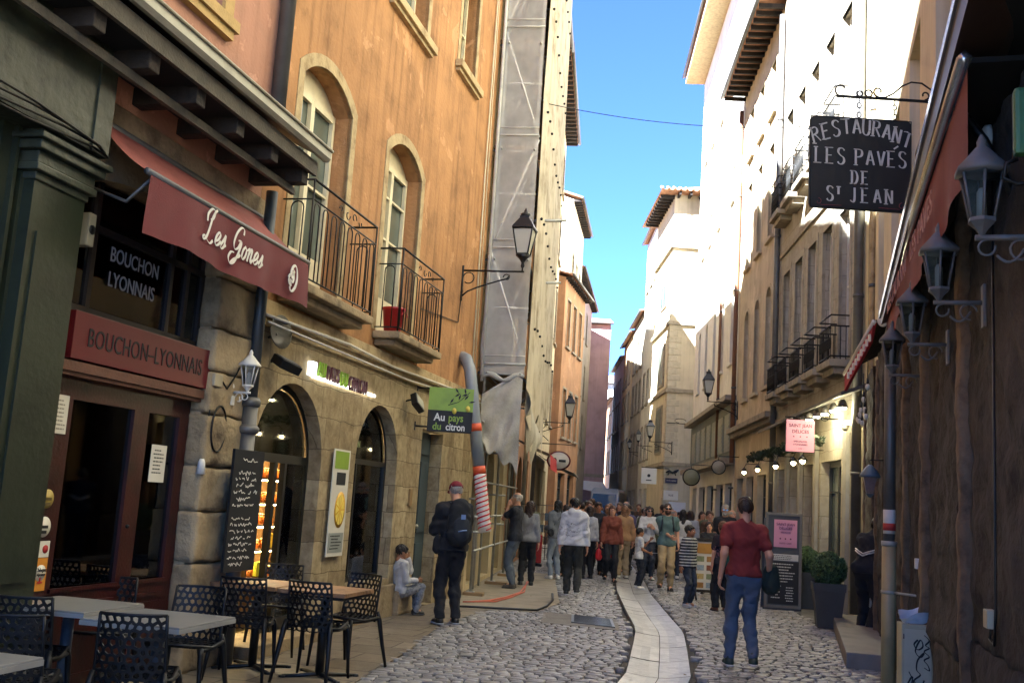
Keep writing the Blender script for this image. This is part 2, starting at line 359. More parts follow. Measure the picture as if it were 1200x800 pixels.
M['zinc']=mat('weathered zinc','#605e5a',.5,.25,4,metal=.4,stain=.4); M['zincp']=mat('pale zinc gutter','#a8a594',.5,.25,3,metal=.2,stain=.4)
M['oldwood']=mat('old dark timber','#251d16',.85,.45,5,bump=.6,bscale=20,col2='#120d0a',stain=.4); M['roof']=mat('canal roof tiles','#9a6f52',.85,.4,8,bump=.5,bscale=14,island=.2)
M['plank']=mat('timber plank','#8d7450',.8,.3,5,bump=.2)
M['white']=mat('white paint','#d8d4c8',.5,.08,6); M['paper']=mat('paper','#cfcabb',.8,.06,8); M['ink']=mat('ink','#1a1a1a',.7,.1,8)
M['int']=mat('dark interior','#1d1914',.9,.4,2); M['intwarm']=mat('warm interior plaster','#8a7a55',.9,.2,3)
M['glass']=glass(); M['glassdark']=glass('smoky glass',(.5,.5,.48),.6)
# ================================================================ ground
def gutx(Y):
    P=[(-2,-3.2),(3,-1.15),(6,.25),(8,.95),(9.9,1.56),(12.2,1.93),(14,2.2),(16.7,2.38),(20,2.62),(23.5,2.98),(30,3.5),(45,4.6),(60,5.9),(90,8.6),(140,13)]
    for (a,b),(c,d) in zip(P,P[1:]):
        if Y<=c: return b+(d-b)*(Y-a)/(c-a)
    return P[-1][1]
def lwall(Y): return -4.74+.239*Y if Y<17.6 else -2.36+.1*Y
def rwall(Y): return 1.2+.287*Y if Y<16.4 else 4.88+.07*Y
g=MB(); g.quad((-400,-60,-.03),(400,-60,-.03),(400,900,-.03),(-400,900,-.03))
struct('ground',g,mat('dirty mortar ground','#4a453d',.95,.3,3,bump=.4,bscale=30))
M['cob']=mat('worn stone setts','#8b8882',.40,.34,2.2,bump=.6,bscale=30,col2='#5c5955',island=.28,stain=.35,spec=.45)
def cobble_mesh():
    rng=np.random.RandomState(3); V=[];Fc=[]
    def add_block(cx,cy,hx,hy,ang):
        n=len(V); h=.009*rng.rand(); j=(rng.rand(4,2)-.5)*.022; c,s=math.cos(ang),math.sin(ang); tx,ty=(rng.rand(2)-.5)*.09
        cor=[(-1,-1),(1,-1),(1,1),(-1,1)]
        for f,z in ((1,-.03),(.985,.004),(.86,.013)):
            for k,(a,b) in enumerate(cor):
                x=a*hx*f+j[k,0]; y=b*hy*f+j[k,1]; V.append((cx+x*c-y*s,cy+x*s+y*c,z+(h+tx*x+ty*y if z>0 else 0)))
        V.append((cx,cy,.0155+h))
        for r in (0,4):
            for k in range(4): Fc.append((n+r+k,n+r+(k+1)%4,n+r+4+(k+1)%4,n+r+4+k))
        for k in range(4): Fc.append((n+8+k,n+8+(k+1)%4,n+12))
    Y=4.0
    while Y<46:
        dy=.098*(1+.12*(rng.rand()-.5)) if Y<26 else .17; xl=lwall(Y)-.05; xr=rwall(Y)+.1; x=xl+rng.rand()*.1
        while x<xr:
            wd=.10+.085*rng.rand()
            if Y>26: wd*=1.3
            cx=x+wd/2; bow=.10*math.cos((cx-gutx(Y))*.9)+.02*math.sin(cx*3+Y); cy=Y+bow+(cx-gutx(Y))*-.12
            gx=gutx(cy)
            if abs(cx-gx)>.33+wd/2 and not flagged(cx,cy,wd/2): add_block(cx,cy,wd/2-.006,dy/2-.005,-.12+.09*math.sin(cx*2)*-1*.3+(rng.rand()-.5)*.06)
            x+=wd+.004
        Y+=dy+.004
    me=bpy.data.meshes.new('cobblestones'); me.from_pydata(V,[],Fc); me.polygons.foreach_set('use_smooth',[True]*len(Fc)); me.update(); return me
# smooth areas with no setts: (polygon in X,Y)
FLAGS=[]
def inpoly(x,y,P):
    c=False
    for i in range(len(P)):
        (x1,y1),(x2,y2)=P[i-1],P[i]
        if (y1>y)!=(y2>y) and x<(x2-x1)*(y-y1)/(y2-y1)+x1: c=not c
    return c
FLAGS.append([(lwall(Y)-.4,Y) for Y in (3,17.5)]+[(lwall(17)+1.0,17.2),(lwall(13)+.95,13.2),(lwall(11)+1.25,11),(lwall(8)+1.55,8),(lwall(3)+1.7,3)])       # paving along the left shops
FLAGS.append([(-.9,15.3),(.62,15.5),(1.05,17.2),(1.3,24),(.2,24),(-.9,17.6)])                                                                        # smooth patch under the scaffold
FLAGS.append([(5.2,11.5),(5.0,14.6),(4.95,15.6),(5.35,19.5),(6.4,19.5),(6.4,11.5)])                                                                  # slabs by the right doors
PLATE=[(1.05,14.4),(1.62,14.1),(1.68,15.05),(1.12,15.35)]                                                                                            # inspection cover
FLAGS.append([(.62,14.2),(1.66,13.85),(1.75,15.2),(.72,15.55)])
def flagged(x,y,m=0): return any(inpoly(x,y,P) for P in FLAGS)
o=bpy.data.objects.new('cobblestone_street',cobble_mesh()); COL.objects.link(o); o.data.materials.append(M['cob']); o['kind']='structure'
def slab_sheet(name,poly,z,m):
    tri=tessellate_polygon([[Vector((p[0],p[1],0)) for p in poly]]); mb=MB(); mb.add([(p[0],p[1],z) for p in poly],[tuple(t) for t in tri])
    n=len(poly); mb.add([(p[0],p[1],z) for p in poly]+[(p[0],p[1],z-.05) for p in poly],[(i,(i+1)%n,n+(i+1)%n,n+i) for i in range(n)]); return struct(name,mb,m)
def flagmat(name,c1,c2,mo,bw,bh,rot=0,rough=.6,bump=.4):
    m=stone(name,c1,c2,mo,bw,bh,bump,rough,.01,.45); N=m.node_tree.nodes; L=m.node_tree.links
    cb=[n for n in N if n.type=='COMBXYZ'][0]; tc=[n for n in N if n.type=='TEX_COORD'][0]; mp=N.new('ShaderNodeMapping'); mp.inputs['Rotation'].default_value=(0,0,rot)
    L.new(tc.outputs['Object'],mp.inputs[0]); mv=[n for n in N if n.type=='MIX' and n.blend_type=='LINEAR_LIGHT'][0]; L.new(mp.outputs[0],mv.inputs[6]); return m
slab_sheet('shop_pavement',FLAGS[0],.014,flagmat('worn paving flags','#8d8270','#74695a','#4a4238',.75,.5,.24))
slab_sheet('smooth_pavement_patch',FLAGS[1],.018,mat('smooth dusty concrete','#8f8572',.8,.25,2,bump=.25,col2='#756a58',stain=.4))
slab_sheet('doorway_pavement',FLAGS[2],.016,flagmat('grey paving slabs','#76746e','#625f59','#3c3934',.8,.45,-.28))
slab_sheet('cover_surround',FLAGS[3],.02,mat('cement surround','#6d6860',.75,.25,4,bump=.4,col2='#57524a'))
cv=MB(); cv.prism([(p[0],p[1]) for p in PLATE],0,.03)
cvo=MB(); cvo.v=[(a,c,.02+b*.4) for a,b,c in cv.v]; cvo.f=cv.f; cvo.sm=cv.sm
for k in range(9):
    t=(k+.5)/9; a=Vector(PLATE[0]).lerp(Vector(PLATE[3]),t); b=Vector(PLATE[1]).lerp(Vector(PLATE[2]),t); cvo.tube([(a.x+.04,a.y,.033),(b.x-.04,b.y,.033)],.006,4)
single('manhole_cover','rectangular grey steel inspection cover set in the cobbles left of the gutter','manhole cover',cvo,mat('worn steel plate','#5f666c',.4,.2,6,metal=.6,stain=.3))
# pale stone gutter of big worn slabs, each sagging a little towards its middle
def gutter():
    rng=random.Random(5); mb=MB(); Y=3.0; left=True
    while Y<95:
        ln=rng.uniform(.5,1.15) if Y<30 else 3; Y2=Y+ln
        for sg in (-1,1):
            a,b=gutx(Y),gutx(Y2); d=(b-a)/(Y2-Y); wdt=.31
            y0=Y+.12*sg*0; zc=.0; ze=.036; t=rng.uniform(-.004,.004)
            for i0 in range(3):
                f0=i0/3;f1=(i0+1)/3
                def z(f): return zc+(ze-zc)*f**1.7+t
                xs=lambda yy,f: gutx(yy)+sg*(.004+f*wdt)
                mb.quad((xs(Y+.006,f0),Y+.006,z(f0)),(xs(Y+.006,f1),Y+.006,z(f1)),(xs(Y2-.006,f1),Y2-.006,z(f1)),(xs(Y2-.006,f0),Y2-.006,z(f0)))
            mb.quad((xs(Y+.006,1),Y+.006,z(1)),(xs(Y2-.006,1),Y2-.006,z(1)),(xs(Y2-.006,1),Y2-.006,-.02),(xs(Y+.006,1),Y+.006,-.02))
        Y=Y2
    return mb
struct('gutter',gutter(),mat('polished pale gutter stone','#a3a098',.3,.3,4,bump=.5,bscale=14,col2='#7d7a73',island=.18,stain=.5,spec=.55),fix=False)
rd=MB(); rd.quad((lwall(46)-.2,45.5,.004),(rwall(46)+4,45.5,.004),(16,150,.004),(2,150,.004)); struct('far_street',rd,mat('far paving','#77716a',.7,.2,2))
# ================================================================ restaurant building, left front
A=Thing('building','pink orange plastered building with a restaurant at street level, nearest on the left','building',L1,(-2.7,0,0))
mb=MB(); facade(mb,[(-14,4.3),(-.2,4.3),(-.2,17.6),(-14,17.6)],[arch_poly(-2.25,-1.25,5.66,7.3),arch_poly(-2.25,-1.25,8.6,10.2)],.2); shell(mb,-14,-.2,17.6); A.part('wall',mb,M['pinkplaster'])
sl_=MB(); sl_.box(-2.45,-1.08,-.10,.0,5.52,5.62); sl_.box(-2.4,-1.12,-.07,.0,5.44,5.518)
for x in (-2.4,-1.25): sl_.box(x,x+.15,-.035,.0,5.622,7.3)
sl_.box(-2.4,-1.1,-.035,0,7.302,7.45); A.part('window_surround',sl_,mat('yellow painted stone','#b0935a',.8,.2,5,bump=.3))
win(A,-2.25,-1.25,5.66,7.3,0,.14); win(A,-2.25,-1.25,8.6,10.2,0,.14)
# ground floor stone
mb=MB(); facade(mb,[(-3.5,0),(0,0),(0,4.297),(-3.5,4.297)],[arch_poly(-2.86,-.85,.02,3.78,.16)],.22); A.part('stone_wall',mb,M['block'])
# rounded quoins of the pier
rng=random.Random(11); qb=MB(); z=0
while z<3.75:
    h=rng.uniform(.36,.5); z2=min(z+h,3.8); e=rng.uniform(0,.03); qb.rough(-.87-e*.3,-.02,-.06-e,.12,z+.004,z2-.004,.022,.045,4,z); z=z2
A.part('stone_pier',qb,M['block'])
# room behind the doors
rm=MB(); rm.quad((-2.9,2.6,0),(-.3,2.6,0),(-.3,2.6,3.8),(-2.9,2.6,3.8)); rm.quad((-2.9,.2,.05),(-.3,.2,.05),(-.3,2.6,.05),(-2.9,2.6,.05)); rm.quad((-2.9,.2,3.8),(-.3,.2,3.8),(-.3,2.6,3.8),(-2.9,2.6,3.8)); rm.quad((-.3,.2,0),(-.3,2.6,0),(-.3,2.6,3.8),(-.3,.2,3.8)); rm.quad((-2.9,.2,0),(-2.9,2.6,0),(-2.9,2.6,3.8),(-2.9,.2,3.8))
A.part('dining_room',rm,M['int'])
tb=MB(); tb.box(-2.35,-1.62,.45,1.0,.86,.89); tb.box(-1.35,-.9,.5,1.2,.7,1.02,.05); A.part('table_inside',tb,mat('dim table linen','#b8ab90',.8,.1,3))
# front doors
d=MB(); yd=.1
for x0,x1 in ((-2.86,-2.43),(-1.67,-1.47),(-1.01,-.86)): d.box(x0,x1,yd,yd+.07,.04,2.27)
d.box(-2.43,-1.67,yd,yd+.07,2.12,2.27); d.box(-1.47,-1.01,yd,yd+.07,2.12,2.27); d.box(-2.43,-1.67,yd,yd+.07,.04,.77); d.box(-1.47,-1.01,yd,yd+.07,.04,.79)
for x0,x1 in ((-2.45,-1.65),(-1.49,-.99)):
    d.box(x0,x1,yd-.02,yd-.001,.77,.80); d.box(x0+.03,x1-.03,yd-.018,yd-.001,.66,.69); d.box(x0+.03,x1-.03,yd-.018,yd-.001,.15,.18); d.box(x0+.06,x1-.06,yd-.012,yd-.001,.22,.62)
dr=A.part('door',d,M['maroon']); p=MB(); p.box(-2.43,-1.67,yd+.03,yd+.036,.77,2.12); A.part('pane',p,M['glassdark'],dr); p=MB(); p.box(-1.47,-1.01,yd+.03,yd+.036,.79,2.12); A.part('pane',p,M['glassdark'],dr)
p=MB(); p.ball((-1.62,yd-.02,1.22),.016); A.part('handle',p,M['iron'],dr)
b=MB(); b.box(-2.86,-.8,-.02,.16,2.30,2.37); b.box(-2.86,-.8,.0,.12,2.27,2.298); A.part('lintel_beam',b,mat('red brown timber','#5f3c2c',.6,.3,6,bump=.2))
t=MB()
for x in (-2.86,-2.44,-1.40,-1.15,-.9): t.box(x,x+.05,.1,.16,2.76,3.74)
t.box(-2.81,-.86,.1,.155,2.74,2.79); t.box(-2.80,-.87,.1,.155,3.36,3.41)
tr=A.part('transom',t,mat('black brown frame','#201815',.5,.3,4)); p=MB(); p.box(-2.84,-.88,.128,.134,2.8,3.72); A.part('pane',p,M['glassdark'],tr)
p=MB(); p.box(-.12,-.06,0,.1,0,0); 
tx=MB(); put_text(tx,'BOUCHON',.16,-1.87,.118,3.24,sx=.8,bold=.001); put_text(tx,'LYONNAIS',.16,-1.88,.118,3.05,sx=.8,bold=.001)
A.part('window_lettering',tx,mat('faded grey letters','#8f8c86',.7,.1,6),tr)
# green shopfront: pilaster, capital, entablature, side window
gp=MB(); gp.box(-3.43,-2.92,-.15,.1,0,3.42); gp.box(-3.36,-2.99,-.165,-.151,.9,3.1); gp.box(-3.43,-2.915,-.17,.08,.0,.5)
A.part('pilaster',gp,M['green'])
cp=MB()
for i,(e,z0,z1) in enumerate(((.015,3.42,3.47),(.05,3.472,3.52),(.035,3.522,3.60),(.08,3.602,3.66),(.11,3.662,3.70),(.05,3.702,3.74))): cp.box(-3.43-e,-2.92+e,-.15-e,.08,z0,z1,.008)
A.part('capital',cp,M['green2'])
en=MB(); en.box(-14,-3.06,-.24,.1,3.742,4.5); en.box(-3.058,-2.88,-.255,.1,3.742,4.5); A.part('fascia_board',en,M['green2'])
cb=MB(); rng=random.Random(2)
for k in range(4): cb.tube([(-8+i*.33,-.27-.012*k,3.735+.02*k+.03*math.sin(i*.9+k)) for i in range(16)]+[(-2.9,-.27,3.74)],.009,5)
A.part('cable',cb,M['iron'])
sw=MB(); sw.box(-14,-3.44,.0,.06,0,.8); sw.box(-14,-3.44,.0,.06,3.3,3.741)
for x in (-3.62,-4.4,-5.6): sw.box(x,x+.1,-.03,.0,0,3.741)
for x in (-3.46,-3.53): sw.box(x,x+.03,-.07,.0,0,3.741)
sf=A.part('shopfront',sw,M['green']); p=MB(); p.box(-14,-3.44,.03,.035,.8,3.3); A.part('pane',p,M['pane'],sf)
# eave over the shopfronts
ev=MB(); ev.push(Matrix.Identity(4))
ev.add([(-14,0,5.02),(-.22,0,5.02),(-.22,-.62,4.70),(-14,-.62,4.70),(-14,0,4.98),(-.22,0,4.98),(-.22,-.62,4.66),(-14,-.62,4.66)],[(0,1,2,3),(4,5,6,7),(0,1,5,4),(3,2,6,7),(1,2,6,5),(0,3,7,4)])
e=A.part('eave',ev,M['zinc'])
gt=MB()
pr=[(.0,.07),(-.005,0),(-.03,-.035),(-.07,-.04),(-.10,-.01),(-.105,.06),(-.095,.065)]
gt.add([(x,-.6+a,4.66+b2) for x in (-14,-.24) for a,b2 in pr],[(i,i+1,8+i,7+i) for i in range(6)]); gt.tube([(-14,-.712,4.725),(-.24,-.712,4.725)],.014,6); A.part('gutter',gt,M['zincp'],e,fix=False)
x=-13.5; bmx=MB()
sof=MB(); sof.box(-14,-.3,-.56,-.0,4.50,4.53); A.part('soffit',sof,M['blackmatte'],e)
while x<-.4:
    bmx.box(x,x+.13,-.54,0,4.36,4.495,.01); x+=.62
A.part('beam',bmx,M['oldwood'],e,kind=None)
fb=MB(); fb.box(-14,-.3,-.60,-.562,4.47,4.60); fb.box(-14,-.3,-.40,-.36,4.29,4.355); A.part('fascia',fb,mat('greyed timber','#4f493e',.8,.35,6,bump=.4,stain=.5),e)
# stone course above awning
# ================================================================ red sign and awning
S=Thing('shop_sign','long dark red BOUCHON-LYONNAIS sign board above the maroon restaurant doors','sign',L1,(-1.72,.05,2.38))
b=MB(); b.box(-2.7,-.82,-.03,.06,2.385,2.72,.004); S.part('board',b,M['redsign'])
tx=MB(); put_text(tx,'BOUCHON–LYONNAIS',.19,-1.76,-.033,2.545,sx=.76,space=1.05); S.part('lettering',tx,M['ink'])
aw=Thing('awning','dark red Les Gones awning folding out over the restaurant front','awning',L1,(-1.4,0,4.08))
def cloth_sheet(mb,P,Q,nu,nv,f):
    """quad grid between edges P(a->b) and Q(c->d) with an offset f(u,v)"""
    n=len(mb.v); vs=[];fs=[]
    for j in range(nv+1):
        for i in range(nu+1):
            u=i/nu;v=j/nv; a=Vector(P[0]).lerp(Vector(P[1]),u); b=Vector(Q[0]).lerp(Vector(Q[1]),u); p=a.lerp(b,v)+Vector(f(u,v)); vs.append(tuple(p))
    for j in range(nv):
        for i in range(nu): k=j*(nu+1)+i; fs.append((k,k+1,k+nu+2,k+nu+1))
    mb.add(vs,fs,True)
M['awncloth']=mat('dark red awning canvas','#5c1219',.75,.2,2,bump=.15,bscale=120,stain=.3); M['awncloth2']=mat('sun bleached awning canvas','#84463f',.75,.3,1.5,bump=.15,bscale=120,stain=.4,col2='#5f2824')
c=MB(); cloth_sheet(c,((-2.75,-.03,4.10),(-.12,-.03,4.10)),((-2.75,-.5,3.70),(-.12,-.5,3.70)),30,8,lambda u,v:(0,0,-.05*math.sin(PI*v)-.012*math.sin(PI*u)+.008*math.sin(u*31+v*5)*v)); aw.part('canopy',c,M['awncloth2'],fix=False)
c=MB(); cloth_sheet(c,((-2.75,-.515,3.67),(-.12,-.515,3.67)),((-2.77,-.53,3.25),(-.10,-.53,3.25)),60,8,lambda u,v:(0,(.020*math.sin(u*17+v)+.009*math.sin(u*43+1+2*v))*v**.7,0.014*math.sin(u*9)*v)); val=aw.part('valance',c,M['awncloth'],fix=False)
c=MB(); c.tube([(-2.78,-.5,3.69),(-.09,-.5,3.69)],.026,8); c.tube([(-2.75,0,4.11),(-.12,0,4.11)],.035,8); c.tube([(-2.68,-.02,3.6),(-2.68,-.3,3.5),(-2.68,-.49,3.68)],.014,6); c.tube([(-.2,-.02,3.6),(-.2,-.3,3.5),(-.2,-.49,3.68)],.014,6); aw.part('bar',c,M['zinc'])
# script lettering
lt=MB()
def script(word):
    G={'L':[[(-.12,.62),(-.18,.85),(-.02,1.05),(.18,1.0),(.16,.78),(.04,.7)],[(.30,1.08),(.20,1.0),(.12,.75),(.10,.4),(.05,.12),(-.08,.02),(-.14,.1),(-.04,.15),(.14,.04),(.34,-.02),(.46,.1)]],
       'G':[[(.55,.78),(.5,.95),(.3,.98),(.1,.75),(.05,.4),(.18,.2),(.38,.28),(.46,.5)],[(.3,.52),(.52,.52),(.5,.2),(.36,-.2),(.12,-.32),(-.08,-.15),(.0,.05),(.2,.08)],[(.12,-.3),(.3,-.12),(.55,.0),(.62,.1)]],
       'e':[[(.02,.12),(.2,.22),(.27,.38),(.18,.46),(.06,.34),(.04,.12),(.14,.02),(.28,.08),(.36,.2)]],
       's':[[(.02,.1),(.16,.34),(.2,.46),(.22,.3),(.24,.1),(.12,0),(.02,.06)],[(.2,.06),(.34,.16)]],
       'o':[[(.16,.44),(.04,.3),(.04,.08),(.14,0),(.26,.12),(.27,.34),(.16,.44),(.3,.36),(.38,.4)]],
       'n':[[(.02,.38),(.08,.44),(.06,.0)],[(.06,.2),(.16,.42),(.26,.44),(.26,.1),(.32,.0),(.42,.14)]]}
    W={'L':.5,'G':.62,'e':.34,'s':.32,'o':.34,'n':.4}; return G,W
G,Wd=script('')
xx=-2.02
for ch in 'Les Gones':
    if ch==' ': xx+=.09; continue
    for st in G[ch]: pen(lt,[(a*.95+.28*b,b) for a,b in st],xx,-.546,3.40,.25,.016,.095,1.0,.002)
    xx+=Wd[ch]*.27
# lion-like flourish at the right end
for st in ([(.0,.1),(.05,.3),(.2,.42),(.33,.36),(.4,.15),(.36,-.1),(.2,-.28),(.05,-.3),(.0,-.2)],[(-.12,.02),(-.02,.12),(.1,.05),(.16,.2),(.2,.06),(.14,-.06),(.02,-.02),(.05,-.16),(-.06,-.12),(-.1,0)],[(.1,.3),(.2,.24),(.12,.18),(.22,.12)]): pen(lt,st,-.52,-.548,3.44,.33,.03,.09,1,.006)
aw.part('lettering',lt,M['white'],val)
# papers and stickers on the woodwork
def notice(label,x,z,wd,hh,y,m,art=None,cat='notice',fr=L1,name='notice'):
    T=Thing(name,label,cat,fr,(x,y,z)); b=MB(); b.box(x-wd/2,x+wd/2,y,y+.004,z-hh/2,z+hh/2); T.part('sheet',b,m)
    if art:
        for nm,mb_,mm in art: T.part(nm,mb_,mm)
    return T
def textlines(x,z,wd,n,dz,y,rng):
    m=MB()
    for i in range(n):
        xx=x-wd/2*rng.uniform(.75,1); e=x+wd/2*rng.uniform(.3,1)
        while xx<e: l=rng.uniform(.01,.035); m.box(xx,min(xx+l,e),y-.0015,y,z-i*dz,z-i*dz+dz*.35); xx+=l+.008
    return m
rng=random.Random(4)
notice('white typed notice taped inside the right door pane',-1.28,1.72,.22,.3,.092,M['paper'],[('print',textlines(-1.28,1.82,.16,7,.03,.092,rng),M['ink'])])
_pre=set(bpy.data.objects)
notice('narrow receipt-like paper hung beside the green pilaster',-2.72,1.93,.15,.27,.085,M['paper'],[('print',textlines(-2.72,2.02,.12,8,.028,.085,rng),mat('grey print','#8a8578'))])
for lab,z,h,mm in (('round yellow medal sticker on the door frame',1.27,.13,mat('ochre sticker','#b09a4a',.5)),('white oval sticker with dark foot under the round yellow one',1.08,.14,M['white'])):
    T=Thing('sticker',lab,'sticker',L1,(-2.77,.085,z)); b=MB(); b.push(Matrix.Translation((-2.77,.09,z))@Matrix.Rotation(PI/2,4,'X')); b.lathe([(h/2,0),(h/2,.004)],n=20); b.pop(); T.part('disc',b,mm)
    q=MB(); q.box(-2.81,-2.73,.083,.085,z-.01,z+.01); q.box(-2.80,-2.74,.083,.085,z-.045,z-.025); T.part('print',q,M['ink'] if z<1.2 else mat('brown print','#5a4a20'))
T=notice('small white sticker with a red round mark above the orange one',-2.75,.86+.07,.13,.11,.085,M['white']); q=MB(); q.push(Matrix.Translation((-2.73,.084,.93))@Matrix.Rotation(PI/2,4,'X')); q.lathe([(.028,0),(.028,.003)],n=16); q.pop(); T.part('print',q,mat('print red','#b02a2a',.6))
T=notice('orange framed voucher sticker with white disc and red letters',-2.75,.76,.13,.22,.085,mat('sticker orange','#d08a2c',.5)); q=MB(); q.push(Matrix.Translation((-2.75,.0845,.77))@Matrix.Rotation(PI/2,4,'X')); q.lathe([(.055,0),(.055,.003)],n=20); q.pop(); ds=T.part('disc',q,M['white'])
q=MB(); put_text(q,'Chèque',.036,-2.75,.080,.79); put_text(q,'Déjeuner',.028,-2.75,.080,.76); T.part('lettering',q,M['ink'],ds)
q=MB(); q.box(-2.757,-2.743,.079,.0815,.70,.74); q.box(-2.775,-2.725,.079,.0815,.70,.712); T.part('print',q,MATS['print red'],ds)
for o_ in set(bpy.data.objects)-_pre:
    if o_.parent is None: o_.location+=Vector((math.cos(L1.a),math.sin(L1.a),0))*(.15 if 'paper' in o_['label'] else .18)+Vector((0,0,.07 if 'paper' in o_['label'] else .145))
# cable, junction box and bell weight on the pier
T=Thing('junction_box','small beige junction box beside the end of the red sign','electrical box',L1,(-.78,-.06,2.5)); b=MB(); b.box(-.84,-.7,-.09,-.04,2.42,2.53,.008); T.part('box',b,mat('beige plastic','#a79c82',.5)); b=MB(); b.tube([(-.70,-.08,2.48),(-.62,-.09,2.42),(-.5,-.08,2.52),(-.42,-.09,2.64),(-.36,-.09,2.66)],.008,6); T.part('cable',b,M['iron'])
T=Thing('hanging_bell_pull','white weight on a black cord hanging by the stone pier','bell pull',L1,(-.88,-.05,1.6)); b=MB(); b.tube([(-.84,-.04,2.35),(-.82,-.06,2.2),(-.86,-.06,1.8)],.007,6); T.part('cord',b,M['iron']); b=MB(); b.lathe([(.018,.13),(.03,.1),(.04,.0)],(-.86,-.06,1.66),10); T.part('weight',b,M['white'])
T=Thing('cable_loop','coiled black cable looped on the stone pier','cable',L1,(-.6,-.06,2.05)); b=MB(); b.tube([(-.68+.12*math.cos(a),-.085,2.06+.2*math.sin(a)) for a in [i*2*PI/24 for i in range(24)]],.009,6,closed=True); T.part('loop',b,M['iron'])
T=Thing('wall_loudspeaker','pale boxy loudspeaker mounted high in the restaurant doorway','loudspeaker',L1,(-2.62,-.02,3.35)); b=MB(); b.box(-2.7,-2.62,-.04,.08,3.18,3.42,.012); T.part('cabinet',b,mat('yellowed cabinet','#8a846f',.6)); b=MB(); b.push(Matrix.Translation((-2.66,-.042,3.3))@Matrix.Rotation(PI/2,4,'X')); b.lathe([(.035,0),(.03,.006)],n=14); b.pop(); T.part('cone',b,M['black'])
# ================================================================ ochre building
B=Thing('building','ochre plastered building with two iron balconies above a lemon shop','building',L1,(4,0,0))
Z1=17.6; holes=[]; W1=[(.45,1.78,3.60,6.12,.26),(3.05,4.38,3.60,6.20,.26)]
UP=[(.45,1.78,8.9,10.6,0),(2.75,4.1,7.9,9.9,0),(.45,1.78,11.6,13.4,0),(2.75,4.1,11.6,13.4,0),(5.7,6.6,8.3,9.9,0)]
mb=MB(); facade(mb,[(-.197,3.36),(8.05,3.36),(8.05,Z1),(-.197,Z1)],[arch_poly(*a) for a in W1+UP],.28); shell(mb,-.197,8.05,Z1); B.part('wall',mb,M['ochre'])
s=MB()
for a in W1: surround(s,*a[:4],a[4],.13,.012)
for a in UP: surround(s,*a[:4],0,.12,.012)
B.part('window_surround',s,M['surr'])
for a in W1:
    win(B,a[0]+.02,a[1]-.02,a[2],a[3],a[4],.2,bars=(.56,.8),panel=.16)
for i,a in enumerate(UP):
    win(B,a[0],a[1],a[2],a[3],0,.2,bars=(.5,)); q=MB(); q.box(a[0]-.2,a[1]+.2,-.12,.0,a[2]-.12,a[2]-.005,.01); q.box(a[0]-.15,a[1]+.15,-.07,.0,a[2]-.17,a[2]-.122); B.part('sill',q,M['surr'])
# ground floor with arches
GA=[(.14,1.78,.12,2.66,.78),(2.78,4.28,.5,2.70,.72),(5.28,6.3,.02,2.55,0)]
mb=MB(); facade(mb,[(.0,0),(8.05,0),(8.05,3.2),(.0,3.2)],[arch_poly(a[0],a[1],a[2],a[3],a[4],16) for a in GA],.26); B.part('stone_wall',mb,M['ash'])
cn=MB(); cn.box(-.05,8.06,-.09,.0,3.202,3.357,.01); cn.box(-.05,8.06,-.05,.0,3.12,3.2); B.part('cornice',cn,M['surr'])
cb=MB(); cb.tube([(-.1,-.12,3.19),(2,-.13,3.24),(3.5,-.12,3.2),(7.9,-.12,3.27)],.016,6); cb.tube([(-.1,-.16,3.12),(4,-.15,3.1),(7.9,-.14,3.2)],.01,5); B.part('cable',cb,M['win_white'])
st=MB(); st.box(.1,1.85,-.22,.36,0,.13,.015); st.box(2.3,4.7,-.06,.0,0,.42,.015); st.box(4.4,5.2,-.14,.0,0,.34,.05); B.part('step',st,M['block'])
# shop room
def room(T,x0,x1,z0,z1,y0,y1,m,name='shop_room'):
    r=MB()
    for q in (((x0,y1,z0),(x1,y1,z0),(x1,y1,z1),(x0,y1,z1)),((x0,y0,z0),(x1,y0,z0),(x1,y1,z0),(x0,y1,z0)),((x0,y0,z1),(x1,y0,z1),(x1,y1,z1),(x0,y1,z1)),((x0,y0,z0),(x0,y1,z0),(x0,y1,z1),(x0,y0,z1)),((x1,y0,z0),(x1,y1,z0),(x1,y1,z1),(x1,y0,z1))): r.quad(*q)
    return T.part(name,r,m)
room(B,-.1,7.2,.1,3.0,.27,2.6,M['intwarm'])
# door in the first arch
a=GA[0]; f=MB(); yb=.15
f.box(a[0]+.0,a[0]+.06,yb,yb+.06,.13,1.9); f.box(a[1]-.07,a[1],yb,yb+.06,.13,1.9); f.box(a[0]+.06,a[1]-.07,yb-.01,yb+.07,1.84,1.93); f.box(.96,1.03,yb,yb+.06,.13,1.84); f.box(1.14,1.19,yb-.03,yb+.03,.13,1.84); f.box(1.19,1.71,yb-.028,yb+.028,.14,.26)
pa=arch_poly(a[0],a[1],1.9,a[3],a[4],16); pb=arch_poly(a[0]+.07,a[1]-.07,1.9,a[3]-.07,a[4]-.05,16)
n=len(pa); f.add([(p[0],yb,p[1]) for p in pa]+[(p[0],yb,p[1]) for p in pb],[(k,(k+1)%n,n+(k+1)%n,n+k) for k in range(2,n-1)]+[(n-1,2,n+2,2*n-1)][:0])
dd=B.part('door',f,M['black']); p=MB(); p.box(1.19,1.71,yb,yb+.006,.26,1.84); B.part('pane',p,M['glass'],dd)
p=MB(); p.prism(pb,yb+.02,yb+.026); B.part('fanlight',p,M['glass'],dd)
